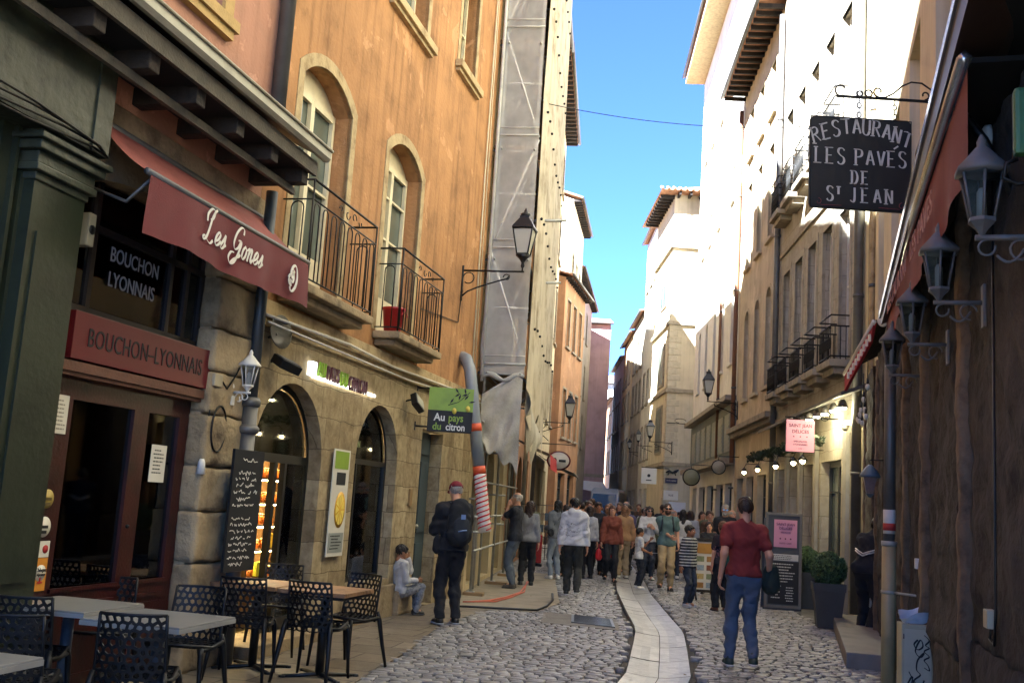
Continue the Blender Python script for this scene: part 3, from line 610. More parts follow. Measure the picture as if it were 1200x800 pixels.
# window in the second arch
a=GA[1]; f=MB(); f.box(a[0],a[0]+.05,yb,yb+.06,.5,1.98); f.box(a[1]-.06,a[1],yb,yb+.06,.5,1.98); f.box(a[0]+.05,a[1]-.06,yb,yb+.06,1.94,2.0); f.box(a[0]+.05,a[1]-.06,yb,yb+.06,.5,.56)
pa=arch_poly(a[0],a[1],2.0,a[3],a[4],16); pb=arch_poly(a[0]+.06,a[1]-.06,2.0,a[3]-.06,a[4]-.05,16); f.add([(p[0],yb,p[1]) for p in pa]+[(p[0],yb,p[1]) for p in pb],[(k,(k+1)%n,n+(k+1)%n,n+k) for k in range(2,n-1)])
f.box(3.2,3.24,yb,yb+.05,.56,1.94)
dw=B.part('shop_window',f,M['black']); p=MB(); p.prism(arch_poly(a[0]+.01,a[1]-.01,.52,a[3]-.02,a[4]-.02,16),yb+.03,yb+.036); B.part('pane',p,M['glass'],dw)
tx=MB()
for i,(t,c) in enumerate((('AU PAYS',0),('DU CITRON',0))): put_text(tx,t,.12,3.12,yb+.028,2.3-.12*i,sx=.7)
B.part('window_lettering',tx,mat('faint green letters','#8d9a70',.6),dw)
# blue-grey door
a=GA[2]; f=MB(); f.box(a[0],a[1],.19,.25,.02,2.54)
for x0,x1,z0,z1 in ((5.38,5.72,.2,.9),(5.38,5.72,1.05,2.1),(5.85,6.2,.2,.9),(5.85,6.2,1.05,2.1),(5.38,6.2,2.2,2.45)): f.box(x0,x1,.165,.189,z0,z1,.008)
q=B.part('door',f,mat('slate blue door paint','#36454c',.5,.25,4,stain=.3),label='slate blue panelled house door'); p=MB(); p.ball((5.79,.15,1.15),.03); B.part('handle',p,M['zincp'],q)
b=MB(); b.box(4.86,4.96,-.03,.0,1.45,1.68,.005); B.part('letterbox',b,mat('tan metal','#8a6f45'))
# ---- goods in the shop
def jar(label,cat='jar'):
    T=Thing('jar',label,cat,WORLD,(0,0,0),'jars on the lemon shop shelves'); b=MB(); b.lathe([(.028,0),(.032,.01),(.032,.07),(.022,.085)],n=10); T.part('glass',b,mat('amber preserve','#b86a1c',.25,.3,8,spec=.8)); b=MB(); b.lathe([(.026,.086),(.026,.105)],n=10); T.part('lid',b,mat('pale lid','#d9cf9e',.5)); return T
sh=Thing('shelf_unit','lit shelving crowded with jars just inside the lemon shop door','shelf',L1,(1.5,.7,.12))
b=MB(); b.box(1.22,1.26,.5,.75,.12,2.1); b.box(2.16,2.2,.5,.75,.12,2.1); b.box(1.26,2.16,.73,.75,.12,2.1)
sh.part('frame',b,mat('shelf timber','#6a4e2a',.6))
LV=[.62,.92,1.18,1.42,1.68,1.93]
for z in LV:
    b=MB(); b.box(1.26,2.16,.5,.73,z-.02,z); sh.part('shelf',b,MATS['shelf timber'])
b=MB()
for z in LV[1:]: b.box(1.28,2.14,.51,.53,z-.032,z-.022)
sh.part('shelf_light',b,emit('shelf strip light','#ffd98a',9))
J=jar('amber jar of preserve on the shelves inside the lemon shop doorway'); first=True; rng=random.Random(9)
for zi,z in enumerate(LV):
    for k in range(9):
        p=L1.p(1.31+k*.098,.58+rng.uniform(-.02,.02),z)
        if first: J.o.location=p; J.o.rotation_euler=(0,0,0); first=False
        else: dup(J,p,0,scale=rng.uniform(.9,1.15))
for x,z,m_ in ((1.6,.72,'#c9d93a'),(1.8,1.02,'#d8c93a')):
    single('gift_box',('lime green' if z<1 else 'yellow green')+' gift box standing on a shelf in the shop doorway','box',MB().box(x-.07,x+.07,.52,.56,z-.09,z+.06),mat('lime card '+m_,m_,.5),L1,(x,.6,z-.09))
# pendant bulbs
def bulb(T,x,y,z,zt,em):
    b=MB(); b.tube([(x,y,zt),(x,y,z+.09)],.004,4); T.part('flex',b,M['iron']); b=MB(); b.lathe([(.012,.09),(.014,.05)],(x,y,z),8); T.part('socket',b,M['black']); b=MB(); b.ball((x,y,z+.015),(.035,.035,.045)); T.part('bulb',b,em)
EW=emit('warm bulb','#ffdf9a',5)
for i,(x,y,z,l) in enumerate(((1.36,.6,2.35,'glowing pendant bulb left under the fanlight of the lemon shop door'),(1.96,.6,2.38,'glowing pendant bulb right under the fanlight of the lemon shop door'),(4.85,.6,2.25,'left pendant bulb glowing behind the arched shop window'),(5.5,.6,2.42,'right pendant bulb glowing behind the arched shop window'))):
    T=Thing('pendant_lamp',l,'lamp',L1,(x,y,3.0),'pendant bulbs in the lemon shop'); bulb(T,x,y,z,3.0,EW)
for x,y,z,e in ((1.6,1.3,2.5,22),(4.8,1.2,2.5,48)):
    l=bpy.data.lights.new('shop_light','POINT'); l.energy=e; l.color=(1,.82,.5); l.shadow_soft_size=.12; lo=bpy.data.objects.new('shop_light',l); COL.objects.link(lo); lo.location=L1.p(x,y,z)
# window display
T=Thing('display_counter','yellow lit display counter behind the arched shop window','counter',L1,(4.2,.6,.5)); b=MB(); b.box(3.3,5.6,.45,.9,.42,.98); T.part('counter',b,mat('lemon yellow laminate','#c2b02a',.4,.2,3)); b=MB(); b.box(3.29,5.62,.43,.92,.981,1.01); T.part('top',b,M['black'])
for k in range(7):
    x=3.6+k*.22; c=rng.choice(['#d8a02a','#e8e0a0','#d2622a']); Tb=Thing('bottle','small bottle of lemon goods on the counter behind the arched window','bottle',L1,(x,.55,1.01),'bottles on the display counter'); b=MB(); b.lathe([(.03,0),(.03,.12),(.012,.15),(.012,.19)],(x,.58,1.011),9); Tb.part('body',b,mat('liquor '+c,c,.2,.1,4)); b=MB(); b.lathe([(.014,.191),(.014,.21)],(x,.58,1.011),8); Tb.part('cap',b,M['black'])
# banner between the arches
T=Thing('banner','tall printed lemon banner hung between the shop door and the arched window','banner',L1,(2.25,-.04,1.2))
b=MB(); b.box(2.02,2.50,-.05,-.04,.86,2.06); T.part('sheet',b,M['paper']); b=MB(); b.box(2.06,2.46,-.054,-.051,1.84,2.04); T.part('green_panel',b,mat('leaf green','#7f9a2c',.6)); b=MB(); b.box(2.14,2.4,-.054,-.051,1.66,1.8); T.part('dark_panel',b,M['ink'])
b=MB(); b.push(Matrix.Translation((2.3,-.053,1.38))@Matrix.Rotation(PI/2,4,'X')@Matrix.Diagonal((1,1.35,1,1))); b.lathe([(.15,0),(.15,.004)],n=28); b.pop(); sl2=T.part('lemon_slice',b,mat('lemon rind','#d9a520',.5))
b=MB(); b.push(Matrix.Translation((2.3,-.058,1.38))@Matrix.Rotation(PI/2,4,'X')@Matrix.Diagonal((1,1.35,1,1)))
for k in range(9):
    a0=2*PI*k/9+.05;a1=2*PI*(k+1)/9-.05; b.add([(.015*math.cos((a0+a1)/2),.015*math.sin((a0+a1)/2),0)]+[(.125*math.cos(a0+(a1-a0)*i/4),.125*math.sin(a0+(a1-a0)*i/4),0) for i in range(5)],[(0,1,2,3,4,5)])
b.pop(); T.part('segments',b,mat('lemon flesh','#ecd05a',.5),sl2,fix=False)
b=MB(); b.box(2.05,2.47,-.0535,-.051,.9,1.12); T.part('grey_panel',b,mat('grey panel','#8b8f88',.6)); b=textlines(2.26,1.08,.34,5,.035,-.0545,rng); T.part('print',b,M['ink'])
# flower sculptures
# backlit letters AU PAYS DU CITRON
T=Thing('shop_sign','backlit green and plum AU PAYS DU CITRON letters above the shop arches','sign',L1,(2.3,-.05,2.86))
b=MB(); b.box(1.30,3.2,-.03,-.012,2.77,2.80); T.part('rail',b,emit('cool backlight','#fff4d8',.7))
GRN=mat('leaf green letters','#6f8f1f',.5); PLM=mat('plum letters','#3d1526',.5)
x=1.34
for i,(t,mm) in enumerate((('AU',GRN),('PAYS',PLM),('DU',GRN),('CITRON',PLM))):
    b=MB(); put_text(b,t,.23,x,-.06,2.86-.012*i,depth=.02,sx=.66,bold=.003,align='LEFT',space=1.06); x=max(v[0] for v in b.v)+.035; T.part('word',b,mm,label=f'{"green" if mm is GRN else "plum"} word {t}')
b=MB(); b.box(1.17,1.29,-.07,-.012,2.78,2.93,.004); T.part('end_box',b,emit('white end box','#f4f6ee',.25))
# projecting sign
T=Thing('hanging_sign','square green and black Au pays du citron sign projecting from the wall','sign',L1,(4.9,-.1,2.7)); 
SG=Frame((0,0),0); xs,ys=L1.p(5.2,-.12).xy
T=None
def projecting(name,label,px,py,z0,z1,wd,ang,cat='sign',thick=.04):
    F=Frame((px,py),ang); return F,Thing(name,label,cat,F,(wd/2,0,z0))
for o_ in [o_ for o_ in bpy.data.objects if o_.name.startswith('hanging_sign')]: bpy.data.objects.remove(o_)
F,T=projecting('hanging_sign','square green and black Au pays du citron sign projecting from the wall',-1.12,14.45,2.5,3.12,.62,.02)
b=MB(); b.box(0,.63,-.03,.03,2.50,3.12,.004); T.part('board',b,M['ink']); b=MB(); b.box(0,.63,-.034,.034,2.80,3.122); T.part('green_panel',b,mat('sign green','#869f2b',.5))
b=MB(); rr=random.Random(3)
for (x0,z0,an) in ((.3,2.9,1.0),(.36,3.0,.6),(.42,2.95,1.3),(.46,3.02,.3),(.5,2.96,.9),(.52,3.04,1.8),(.42,3.05,2.2),(.56,2.93,.2)):
    c_,s_=math.cos(an),math.sin(an); b.prism([(x0,z0),(x0+.05*c_-.014*s_,z0+.05*s_+.014*c_),(x0+.1*c_,z0+.1*s_),(x0+.05*c_+.014*s_,z0+.05*s_-.014*c_)],-.038,-.0345)
b.tube([(.28,-.036,2.88),(.42,-.036,2.93),(.58,-.036,3.08)],.005,4); T.part('leaves',b,M['ink'])
b=MB()
for x0,z0 in ((.37,2.80),(.56,2.84)): b.push(Matrix.Translation((x0,-.04,z0))@Matrix.Rotation(PI/2,4,'X')@Matrix.Diagonal((.7,1,1,1))); b.lathe([(.045,0),(.045,.004)],n=16); b.pop()
T.part('lemons',b,mat('sign lemon','#d6c04a',.5))
b=MB(); put_text(b,'Au',.15,.17,-.036,2.70,bold=.003,sx=.9); put_text(b,'citron',.14,.40,-.036,2.57,bold=.003,sx=.8); T.part('lettering',b,M['white']); b=MB(); put_text(b,'pays',.15,.40,-.036,2.70,bold=.003,sx=.8); put_text(b,'du',.14,.14,-.036,2.57,bold=.003,sx=.9); T.part('green_lettering',b,MATS['sign green'])
b=MB(); b.tube([(-.17,0,2.56),(0,0,2.56)],.014); b.tube([(-.17,0,3.1),(0,0,3.1)],.014); b.box(-.2,-.16,-.04,.04,2.5,2.62); b.box(-.2,-.16,-.04,.04,3.05,3.16); T.part('bracket',b,M['iron'])
# satellite-like shield lamp and two floodlights
T=Thing('satellite_dish','grey oval dish fixed to the wall under the awning end','dish',L1,(.25,-.05,3.0)); b=MB(); b.push(Matrix.Translation((.24,-.1,3.08))@Matrix.Rotation(PI/2,4,'X')@Matrix.Diagonal((1.15,.8,1,1))); b.lathe([(.01,-.03),(.12,-.02),(.2,.03),(.205,.035),(.12,-.01),(.01,-.02)],n=22); b.pop(); T.part('dish',b,M['zinc']); b=MB(); b.tube([(.24,0,3.02),(.24,-.09,3.06)],.014); T.part('arm',b,M['zinc'])
def flood(label,x,z,tilt,front,sz=1):
    T=Thing('floodlight',label,'floodlight',L1,(x,-.02,z)); b=MB(); b.tube([(x,0,z+.02),(x,-.12,z+.05)],.012); T.part('arm',b,M['black'])
    b=MB(); b.push(Matrix.Translation((x,-.17,z))@Matrix.Rotation(tilt,4,'X')@Matrix.Rotation(.5,4,'Y')); b.box(-.14*sz,.14*sz,-.04,.05,-.11*sz,.11*sz,.012); b.pop(); h=T.part('housing',b,M['black']); b=MB(); b.push(Matrix.Translation((x,-.17,z))@Matrix.Rotation(tilt,4,'X')@Matrix.Rotation(.5,4,'Y')); b.box(-.12*sz,.12*sz,-.047,-.041,-.09*sz,.09*sz); b.pop(); T.part('lens',b,front,h)
flood('slim black floodlight tilted down left of the green letters',.35,2.78,-1.1,M['zinc'],.9); flood('square floodlight with a pale lens beside the projecting green sign',4.45,2.84,-.4,M['zincp'],.85)
# downpipes
T=Thing('drainpipe','grey zinc downpipe between the pink and ochre plaster','drainpipe',L1,(-.22,-.09,4.98)); b=MB(); b.tube([(-.22,-.09,5.0),(-.22,-.09,17.4)],.075,12); T.part('pipe',b,M['zinc'])
for z in (6.5,9.5,12.5): b=MB(); b.tube([(-.22,-.09,z-.03),(-.22,-.09,z+.03)],.085,12); T.part('collar',b,M['zinc'])
T=Thing('drainpipe','dark cast iron pipe on the corner of the stone pier','drainpipe',L1,(-.21,-.12,0)); b=MB(); b.tube([(-.21,-.12,2.3),(-.21,-.12,4.35)],.055,12); T.part('pipe',b,mat('dark grey pipe','#3c4246',.45,.2,5,metal=.3)); b=MB(); b.tube([(-.21,-.12,0),(-.21,-.12,2.3)],.07,12); b.lathe([(.07,0),(.1,.02),(.1,.06),(.07,.09)],(-.21,-.12,2.05),12);  b.lathe([(.07,0),(.09,.02),(.09,.06),(.07,.09)],(-.21,-.12,2.3),12); T.part('base_pipe',b,M['zinc'])
# chalk menu board
T=Thing('menu_board','tall narrow blackboard menu with chalk writing leaning on the pipe','menu board',L1,(-.3,-.22,.84))
b=MB(); b.box(-.62,-.06,-.235,-.21,.84,1.90); T.part('board',b,M['blackmatte'])
b=MB(); rng=random.Random(21); scribble(b,-.46,-.238,1.82,.3,.05,rng,.8)
for i in range(15):
    z=1.70-i*.057
    if i in (6,): continue
    w_=rng.uniform(.3,.46); scribble(b,-.58+(.46-w_)/2*rng.random(),-.238,z,w_,.035,rng,1.1)
T.part('chalk',b,M['white'])
# balconies
def balcony(x0,x1,lab,pz=3.58,p=.32,top=4.63):
    T=Thing('balcony',lab,'balcony',L1,((x0+x1)/2,0,pz-.13),'iron balconies on the ochre building'); b=MB()
    b.box(x0-.03,x1+.03,-p-.04,.0,pz-.09,pz,.02); b.box(x0+.06,x1-.06,-p+.05,.0,pz-.17,pz-.092,.02); T.part('slab',b,M['block'])
    zb=pz+.05; path=[(x0,0),(x0,-p),(x1,-p),(x1,0)]
    r=MB()
    for z,rr in ((top,.013),(top-.2,.009),(zb,.009)): r.tube([(a,b_,z) for a,b_ in path],rr,6)
    for a,b_ in ((x0,-p),(x1,-p)): r.tube([(a,b_,pz),(a,b_,top)],.011,6)
    T.part('rail',r,M['iron'])
    hw=.065
    def hoop(P,d):    # upside-down U of two bars
        zt=top-.22; q=[(P[0]-d[0]*hw,P[1]-d[1]*hw,zb)]+[(P[0]-d[0]*hw*math.cos(t),P[1]-d[1]*hw*math.cos(t),zt-.06+.06*math.sin(t)) for t in [i*PI/6 for i in range(7)]]+[(P[0]+d[0]*hw,P[1]+d[1]*hw,zb)]
        m_=MB(); m_.tube(q,.0075,5); T.part('bar',m_,M['iron'])
    n=int((x1-x0)/.215)
    for k in range(n): hoop((x0+(k+.5)*(x1-x0)/n,-p),(1,0))
    for x in (x0,x1): hoop((x,-p/2),(0,1))
    m_=MB(); cx=(x0+x1)/2+.1; z=top-.1
    for sg in (-1,1): m_.tube(spiral(cx+sg*.09,z,.07,.015,0,sg*4.6,16,-p),.006,5); m_.tube(spiral(cx+sg*.28,z,.05,.02,PI,PI+sg*3.8,12,-p),.006,5)
    T.part('scroll',m_,M['iron']); return T
balcony(.27,2.04,'left wrought iron balcony with a scroll panel on the ochre facade'); balcony(3.0,4.75,'right wrought iron balcony holding a red plastic tub')
T=Thing('plastic_tub','red plastic tub standing on the right balcony','tub',L1,(3.25,-.2,3.6))
b=MB(); b.lathe([(.105,0),(.14,.28),(.155,.285),(.155,.31),(.14,.31),(.10,.03)],(3.25,-.16,3.6),20); T.part('tub',b,mat('red plastic','#b3161d',.35,.1,4,spec=.6)); b=MB(); b.tube(arc(3.25,3.78,.1,.3,PI-.3,10,-.31),.008,5); T.part('handle',b,MATS['red plastic'])
# ---------------------------------------------------------------- street lanterns
def street_lantern(name,label,fr,x,y,zt,sc_=1.0,m=None,group=None,gl=None):
    """big tapered four-sided lantern; zt is the height of the glass foot"""
    T=Thing(name,label,'street lamp',fr,(x,y,zt),group); m=m or M['black']
    s=sc_; c=(x,y,zt)
    g_=MB(); g_.lathe([(.105*s,.0),(.19*s,.36*s)],c,4,False,PI/4); T.part('glass',g_,gl or mat('milky lantern glass','#b9b8a8',.3,.06,3,spec=.6))
    f=MB()
    for k in range(4):
        a=PI/4+k*PI/2; f.tube([(x+.112*s*math.cos(a),y+.112*s*math.sin(a),zt),(x+.2*s*math.cos(a),y+.2*s*math.sin(a),zt+.36*s)],.012*s,5)
    for r,z in ((.118,0),(.202,.36)): f.tube([(x+r*s*math.cos(PI/4+k*PI/2),y+r*s*math.sin(PI/4+k*PI/2),zt+z*s) for k in range(4)],.014*s,5,closed=True)
    f.lathe([(.012*s,-.2*s),(.03*s,-.17*s),(.02*s,-.12*s),(.06*s,-.06*s),(.115*s,-.01*s)],c,8); T.part('frame',f,m)
    h=MB(); h.lathe([(.225*s,.37*s),(.21*s,.40*s),(.10*s,.53*s),(.10*s,.56*s)],c,4,False,PI/4); h.lathe([(.07*s,.56*s),(.075*s,.60*s),(.03*s,.62*s),(.0301*s,.64*s),(.012*s,.68*s)],c,10); T.part('hood',h,m); return T
def lantern_arm(T,x,y,x1,y1,z,m,scroll=True,drop=.12):
    """bracket from the lantern foot (x,y) to the wall point (x1,y1) at height z"""
    a=Vector((x,y,0)); b=Vector((x1,y1,0)); d=b-a; L_=d.length; d/=L_; q=MB()
    P=lambda t,zz: (a.x+d.x*t,a.y+d.y*t,zz)
    q.tube([P(-.03,z),P(L_,z)],.016,6); q.tube([P(0,z-drop*.0),P(0,z+.1)],.014,6)
    if scroll:
        q.tube([P(L_-.02+.0,z-.42)]+[P(L_-(L_*.75)*t,z-.42+.30*t**.7) for t in (.15,.35,.6,.85,1)]+[P(L_*.2,z-.06)],.013,6)
        q.tube([P(L_-.02-.09+.09*math.cos(t),z-.12+.09*math.sin(t)) for t in [i*.45 for i in range(13)]],.01,5)
        q.tube([P(L_*.25+.06*math.cos(t)*(1-i*.05),z-.10+.06*math.sin(t)*(1-i*.05)) for i,t in enumerate([i*.5 for i in range(11)])],.009,5)
        q.tube([P(L_-.01,z-.5),P(L_-.01,z+.08)],.02,6)
    T.part('bracket',q,m)
# lantern on the ochre building: fixed at s 6.7, z 5.1, reaching out over the street
T=street_lantern('street_lamp','black street lantern on a scrolled bracket in front of the netted scaffold',L1,6.75,-.98,5.50,1.12)
lantern_arm(T,6.75,-.98,6.7,0,5.22,M['iron'])
# small white lantern by the chalk board
def small_lantern(label,fr,x,y,z,s=1,m=None,wall=.0,group=None,up=True,name='wall_lantern'):
    """small hexagonal wall lantern standing on a scrolled arm; z = foot of the glass"""
    T=Thing(name,label,'lantern',fr,(x,y,z-.06*s),group); m=m or M['white']; c=(x,y,z)
    g_=MB(); g_.lathe([(.05*s,.0),(.09*s,.22*s)],c,6,False); T.part('glass',g_,glass('frosted lantern glass',(.75,.8,.82),.8,.15))
    b=MB(); b.lathe([(.022*s,.0),(.022*s,.13*s),(.012*s,.15*s)],c,8); T.part('bulb',b,M['win_white'])
    f=MB()
    for k in range(6): a=k*PI/3; f.tube([(x+.052*s*math.cos(a),y+.052*s*math.sin(a),z),(x+.094*s*math.cos(a),y+.094*s*math.sin(a),z+.22*s)],.007*s,4)
    f.lathe([(.01*s,-.07*s),(.02*s,-.05*s),(.035*s,-.03*s),(.062*s,-.005*s),(.06*s,.012*s)],c,6,False); T.part('frame',f,m)
    h=MB(); h.lathe([(.12*s,.215*s),(.122*s,.235*s),(.07*s,.29*s),(.035*s,.33*s),(.02*s,.345*s),(.022*s,.37*s),(.006*s,.40*s)],c,6,True); T.part('hood',h,m)
    q=MB(); w_=wall-y; q.tube([(x,y-.03,z-.075*s),(x,wall,z-.075*s)],.014*s,6); q.tube([(x,y+.02+.035*s*math.cos(t),z-.12*s+.035*s*math.sin(t)) for t in [PI/2+i*.5 for i in range(11)]],.006*s,5)
    q.tube([(x,y+.06+(w_-.14)*t,z-.155*s-.045*s*math.sin(PI*t)+.03*t) for t in [i/6 for i in range(7)]],.007*s,5); q.tube([(x,wall-.09*s+.045*s*math.cos(t),z-.13*s+.045*s*math.sin(t)) for t in [i*.5 for i in range(11)]],.006*s,5)
    q.box(x-.04*s,x+.04*s,wall-.02,wall,z-.22*s,z+.03*s,.006); T.part('bracket',q,m); return T
T=small_lantern('small white carriage lantern on the stone pier above the chalk board',L1,-.45,-.2,2.47,.82,wall=-.05)
# ================================================================ scaffold with netting
def netmat(name,col,see,rough=.8,scale=5):
    m,N,L,b=new_mat(name); out=N['Material Output']; b.inputs['Base Color'].default_value=(*lin(col),1); b.inputs['Roughness'].default_value=rough
    d=N.new('ShaderNodeBsdfTranslucent'); d.inputs[0].default_value=(*lin(col),1); a=N.new('ShaderNodeMixShader'); a.inputs[0].default_value=.35; L.new(b.outputs[0],a.inputs[1]); L.new(d.outputs[0],a.inputs[2])
    t=N.new('ShaderNodeBsdfTransparent'); mx=N.new('ShaderNodeMixShader'); tc=N.new('ShaderNodeTexCoord'); n=N.new('ShaderNodeTexNoise'); n.inputs['Scale'].default_value=scale; n.inputs['Detail'].default_value=5
    mp=N.new('ShaderNodeMapping'); mp.inputs['Scale'].default_value=(1,1,.8); L.new(tc.outputs['Object'],mp.inputs[0]); L.new(mp.outputs[0],n.inputs[0])
    q=N.new('ShaderNodeMapRange'); q.inputs[1].default_value=.3; q.inputs[2].default_value=.7; q.inputs[3].default_value=max(0,see-.06); q.inputs[4].default_value=see+.06; L.new(n.outputs['Fac'],q.inputs[0])
    L.new(q.outputs[0],mx.inputs[0]); L.new(a.outputs[0],mx.inputs[1]); L.new(t.outputs[0],mx.inputs[2]); L.new(mx.outputs[0],out.inputs[0]); return m
SC=Thing('scaffold','tall tube scaffold wrapped in pale netting, standing against the left facade','scaffold',L2,(20.5,-.3,0))
TUBE=mat('galvanised scaffold tube','#a9aaa4',.45,.25,6,metal=.5,stain=.3); NX0,NX1,NY=17.62,24.0,-.86
posts=[(17.62,-.18),(20.2,-.25),(22.5,-.25),(24.0,-.25)]
for x,y in posts: b=MB(); b.tube([(x,y,.06),(x,y,18)],.026,7); SC.part('post',b,TUBE)
for x in (17.64,20.2,22.5,24.0): b=MB(); b.tube([(x,NY+.05,3.75),(x,NY+.05,18)],.026,6); SC.part('post',b,TUBE)
for x in (18.4,19.2,21.4): b=MB(); b.tube([(x,-.12,.05),(x,-.12,3.6)],.022,6); SC.part('post',b,TUBE)
led=MB()
for z in [.75,1.3,1.9,2.9]: led.tube([(17.4,-.22,z),(24.2,-.28,z)],.02,6)
for z in [1.05,1.6,2.4]:
    led.tube([(17.6,-.02,z),(17.6,-.32,z)],.02,6); led.tube([(20.2,-.0,z+.1),(20.2,-.42,z+.1)],.02,6)
z=3.75
while z<18:
    for y in (-.22,NY+.06): led.tube([(17.5,y,z),(24.1,y,z)],.02,5)
    for x in (17.66,20.2,22.5,24.0): led.tube([(x,0,z),(x,NY,z)],.02,5)
    led.tube([(17.66,-.1,z+1.0),(17.66,NY,z+1.0)],.018,5); led.tube([(17.66,-.12,z),(17.68,NY+.03,z+1.9)],.018,5)
    z+=2.0
SC.part('ledger',led,TUBE)
br=MB(); br.tube([(17.6,-.16,3.35),(17.6,NY+.03,3.8)],.03,7); br.tube([(20.2,-.22,3.1),(20.2,NY,3.8)],.025,6); SC.part('brace',br,mat('white painted tube','#c5c5bd',.5,.1,5))
rng=random.Random(8)
z=3.8
while z<17.5: b=MB(); b.box(17.65,24,NY+.1,-.05,z,z+.05); SC.part('deck',b,M['plank']); z+=2.0
for x,y,l in ((17.62,-.2,.34),(20.2,-.3,.42),(22.5,-.3,.4)): b=MB(); b.box(x-.12,x+.12,y-l*.6,y+l*.4,.014,.07,.008); SC.part('base_board',b,M['plank'])
b=MB()
for x,y in posts[:3]: b.box(x-.07,x+.07,y-.07,y+.07,.071,.08); b.tube([(x-.045,y,1.3),(x+.045,y,1.3)],.035,6)
SC.part('base_plate',b,TUBE)
# end net (faces down the street towards the viewer), gathered in soft folds
NET=netmat('pale debris netting','#f2efe6',.5); NETS=mat('beige sheeting','#bdb39c',.85,.2,2,bump=.15,streak=.3,stain=.25,col2='#8c8068')
def sheet(pa,pb,z0,z1,nu,nv,f):
    mb=MB(); cloth_sheet(mb,((pa[0],pa[1],z1),(pb[0],pb[1],z1)),((pa[0],pa[1],z0),(pb[0],pb[1],z0)),nu,nv,f); return mb
b=sheet((NX0-.05,-.12),(NX0-.05,NY),3.75,18,28,60,lambda u,v:(.010*math.sin(v*46+u*3+2*math.sin(u*4))+.007*math.sin(u*13+v*90)+.02*math.sin(v*23)*math.sin(u*PI),0,0)); nt_=SC.part('end_net',b,NET,fix=False)
b=MB()
for k in range(7):
    zz=3.9+k*2.05; b.tube([(NX0-.08,-.1,zz),(NX0-.09,NY,zz+.02)],.014,4); b.tube([(NX0-.08,-.1,zz+.14),(NX0-.09,NY,zz+.16)],.008,4)
for k in range(7):
    zz=3.9+k*2.05; b.tube([(NX0-.02,-.14 if k%2 else NY,zz),(NX0-.02,NY if k%2 else -.14,zz+2)],.022,6); b.tube([(NX0-.02,-.14,zz+1),(NX0-.02,NY,zz+1)],.02,6)
b.tube([(NX0-.09,-.13,3.7),(NX0-.09,-.13,18)],.03,6); SC.part('net_rope',b,mat('white net edge','#c9c8c0',.7))
# bunched cloth roll under the net
b=MB(); pts=[(NX0-.06,-.14-.72*t,3.68+.05*math.sin(t*9)) for t in [i/14 for i in range(15)]]; b.tube(pts,[.03+.02*abs(math.sin(i*2.7)) for i in range(15)],10); b.tube([(NX0-.06,-.12,5.0),(NX0-.08,-.1,4.2),(NX0-.06,-.14,3.6)],[.015,.025,.03],8); SC.part('gathered_net',b,mat('gathered net cloth','#a9a89e',.85,.2,6,bump=.5))
# street side sheeting: vertical strips laced to the tubes, ragged lower edge
def pleat(u,v): return (0,-.06*abs(math.sin(u*PI*7+.3*math.sin(v*5)))**.6-.014*math.sin(u*60+v*4),0)
mb=MB(); nu,nv=90,40; x0,x1=NX0-.03,NX1
vs=[];fs=[]
for j in range(nv+1):
    for i in range(nu+1):
        u=i/nu; zb=3.3-.55*abs(math.sin(u*7.3))*(u<.9)-.9*max(0,u-.35)*math.sin(u*5)-.25*math.sin(u*31); v=j/nv; z=18+(zb-18)*v; p=pleat(u,v); fl=max(0,v-.85)*1.2
        vs.append((x0+(x1-x0)*u,NY-.03+p[1]-fl*.15*math.sin(u*23),z))
for j in range(nv):
    for i in range(nu): k=j*(nu+1)+i; fs.append((k,k+1,k+nu+2,k+nu+1))
mb.add(vs,fs,True); SC.part('side_sheeting',mb,NETS,fix=False)
b=MB()
for i in range(10):
    for z in (4.6,6.6,8.6,10.6,12.6,14.6): b.ball((x0+(x1-x0)*(i+.5)/9.6,NY-.11,z+.1*math.sin(i)),.028,6,4)
SC.part('tie',b,M['iron'])
# torn sheet hanging from the brace
mb=MB(); nu,nv=20,18; vs=[];fs=[]
for j in range(nv+1):
    for i in range(nu+1):
        u=i/nu;v=j/nv; y=-.16-.68*u; zt=3.36+.42*u; zb=2.55-.45*u+.07*math.sin(u*17); z=zt+(zb-zt)*v; vs.append((NX0-.06-.07*math.sin(u*5+v*6)*v-.04*math.sin(v*11+u*9),y,z))
for j in range(nv):
    for i in range(nu): k=j*(nu+1)+i; fs.append((k,k+1,k+nu+2,k+nu+1))
mb.add(vs,fs,True); SC.part('hanging_sheet',mb,mat('stained hanging sheet','#b9b4a4',.85,.3,2.5,bump=.4,stain=.5),fix=False)
mb=MB(); nu,nv=22,12; vs=[];fs=[]
for j in range(nv+1):
    for i in range(nu+1):
        u=i/nu;v=j/nv; x=NX0+4*u; zt=3.55-.5*u; zb=3.0-.6*math.sin(u*3)+.1*math.sin(u*19); vs.append((x,NY-.02-.12*math.sin(v*3)*(1-u*.3),zt+(zb-zt)*v))
for j in range(nv):
    for i in range(nu): k=j*(nu+1)+i; fs.append((k,k+1,k+nu+2,k+nu+1))
mb.add(vs,fs,True); SC.part('hanging_sheet',mb,MATS['stained hanging sheet'],fix=False)
b=MB(); b.tube([(19.2,-.4,6.9),(19.2,-1.35,6.95)],.03,6); b.tube([(20.2,-.4,5.9),(20.2,-1.25,5.95)],.025,6); SC.part('outrigger',b,TUBE)
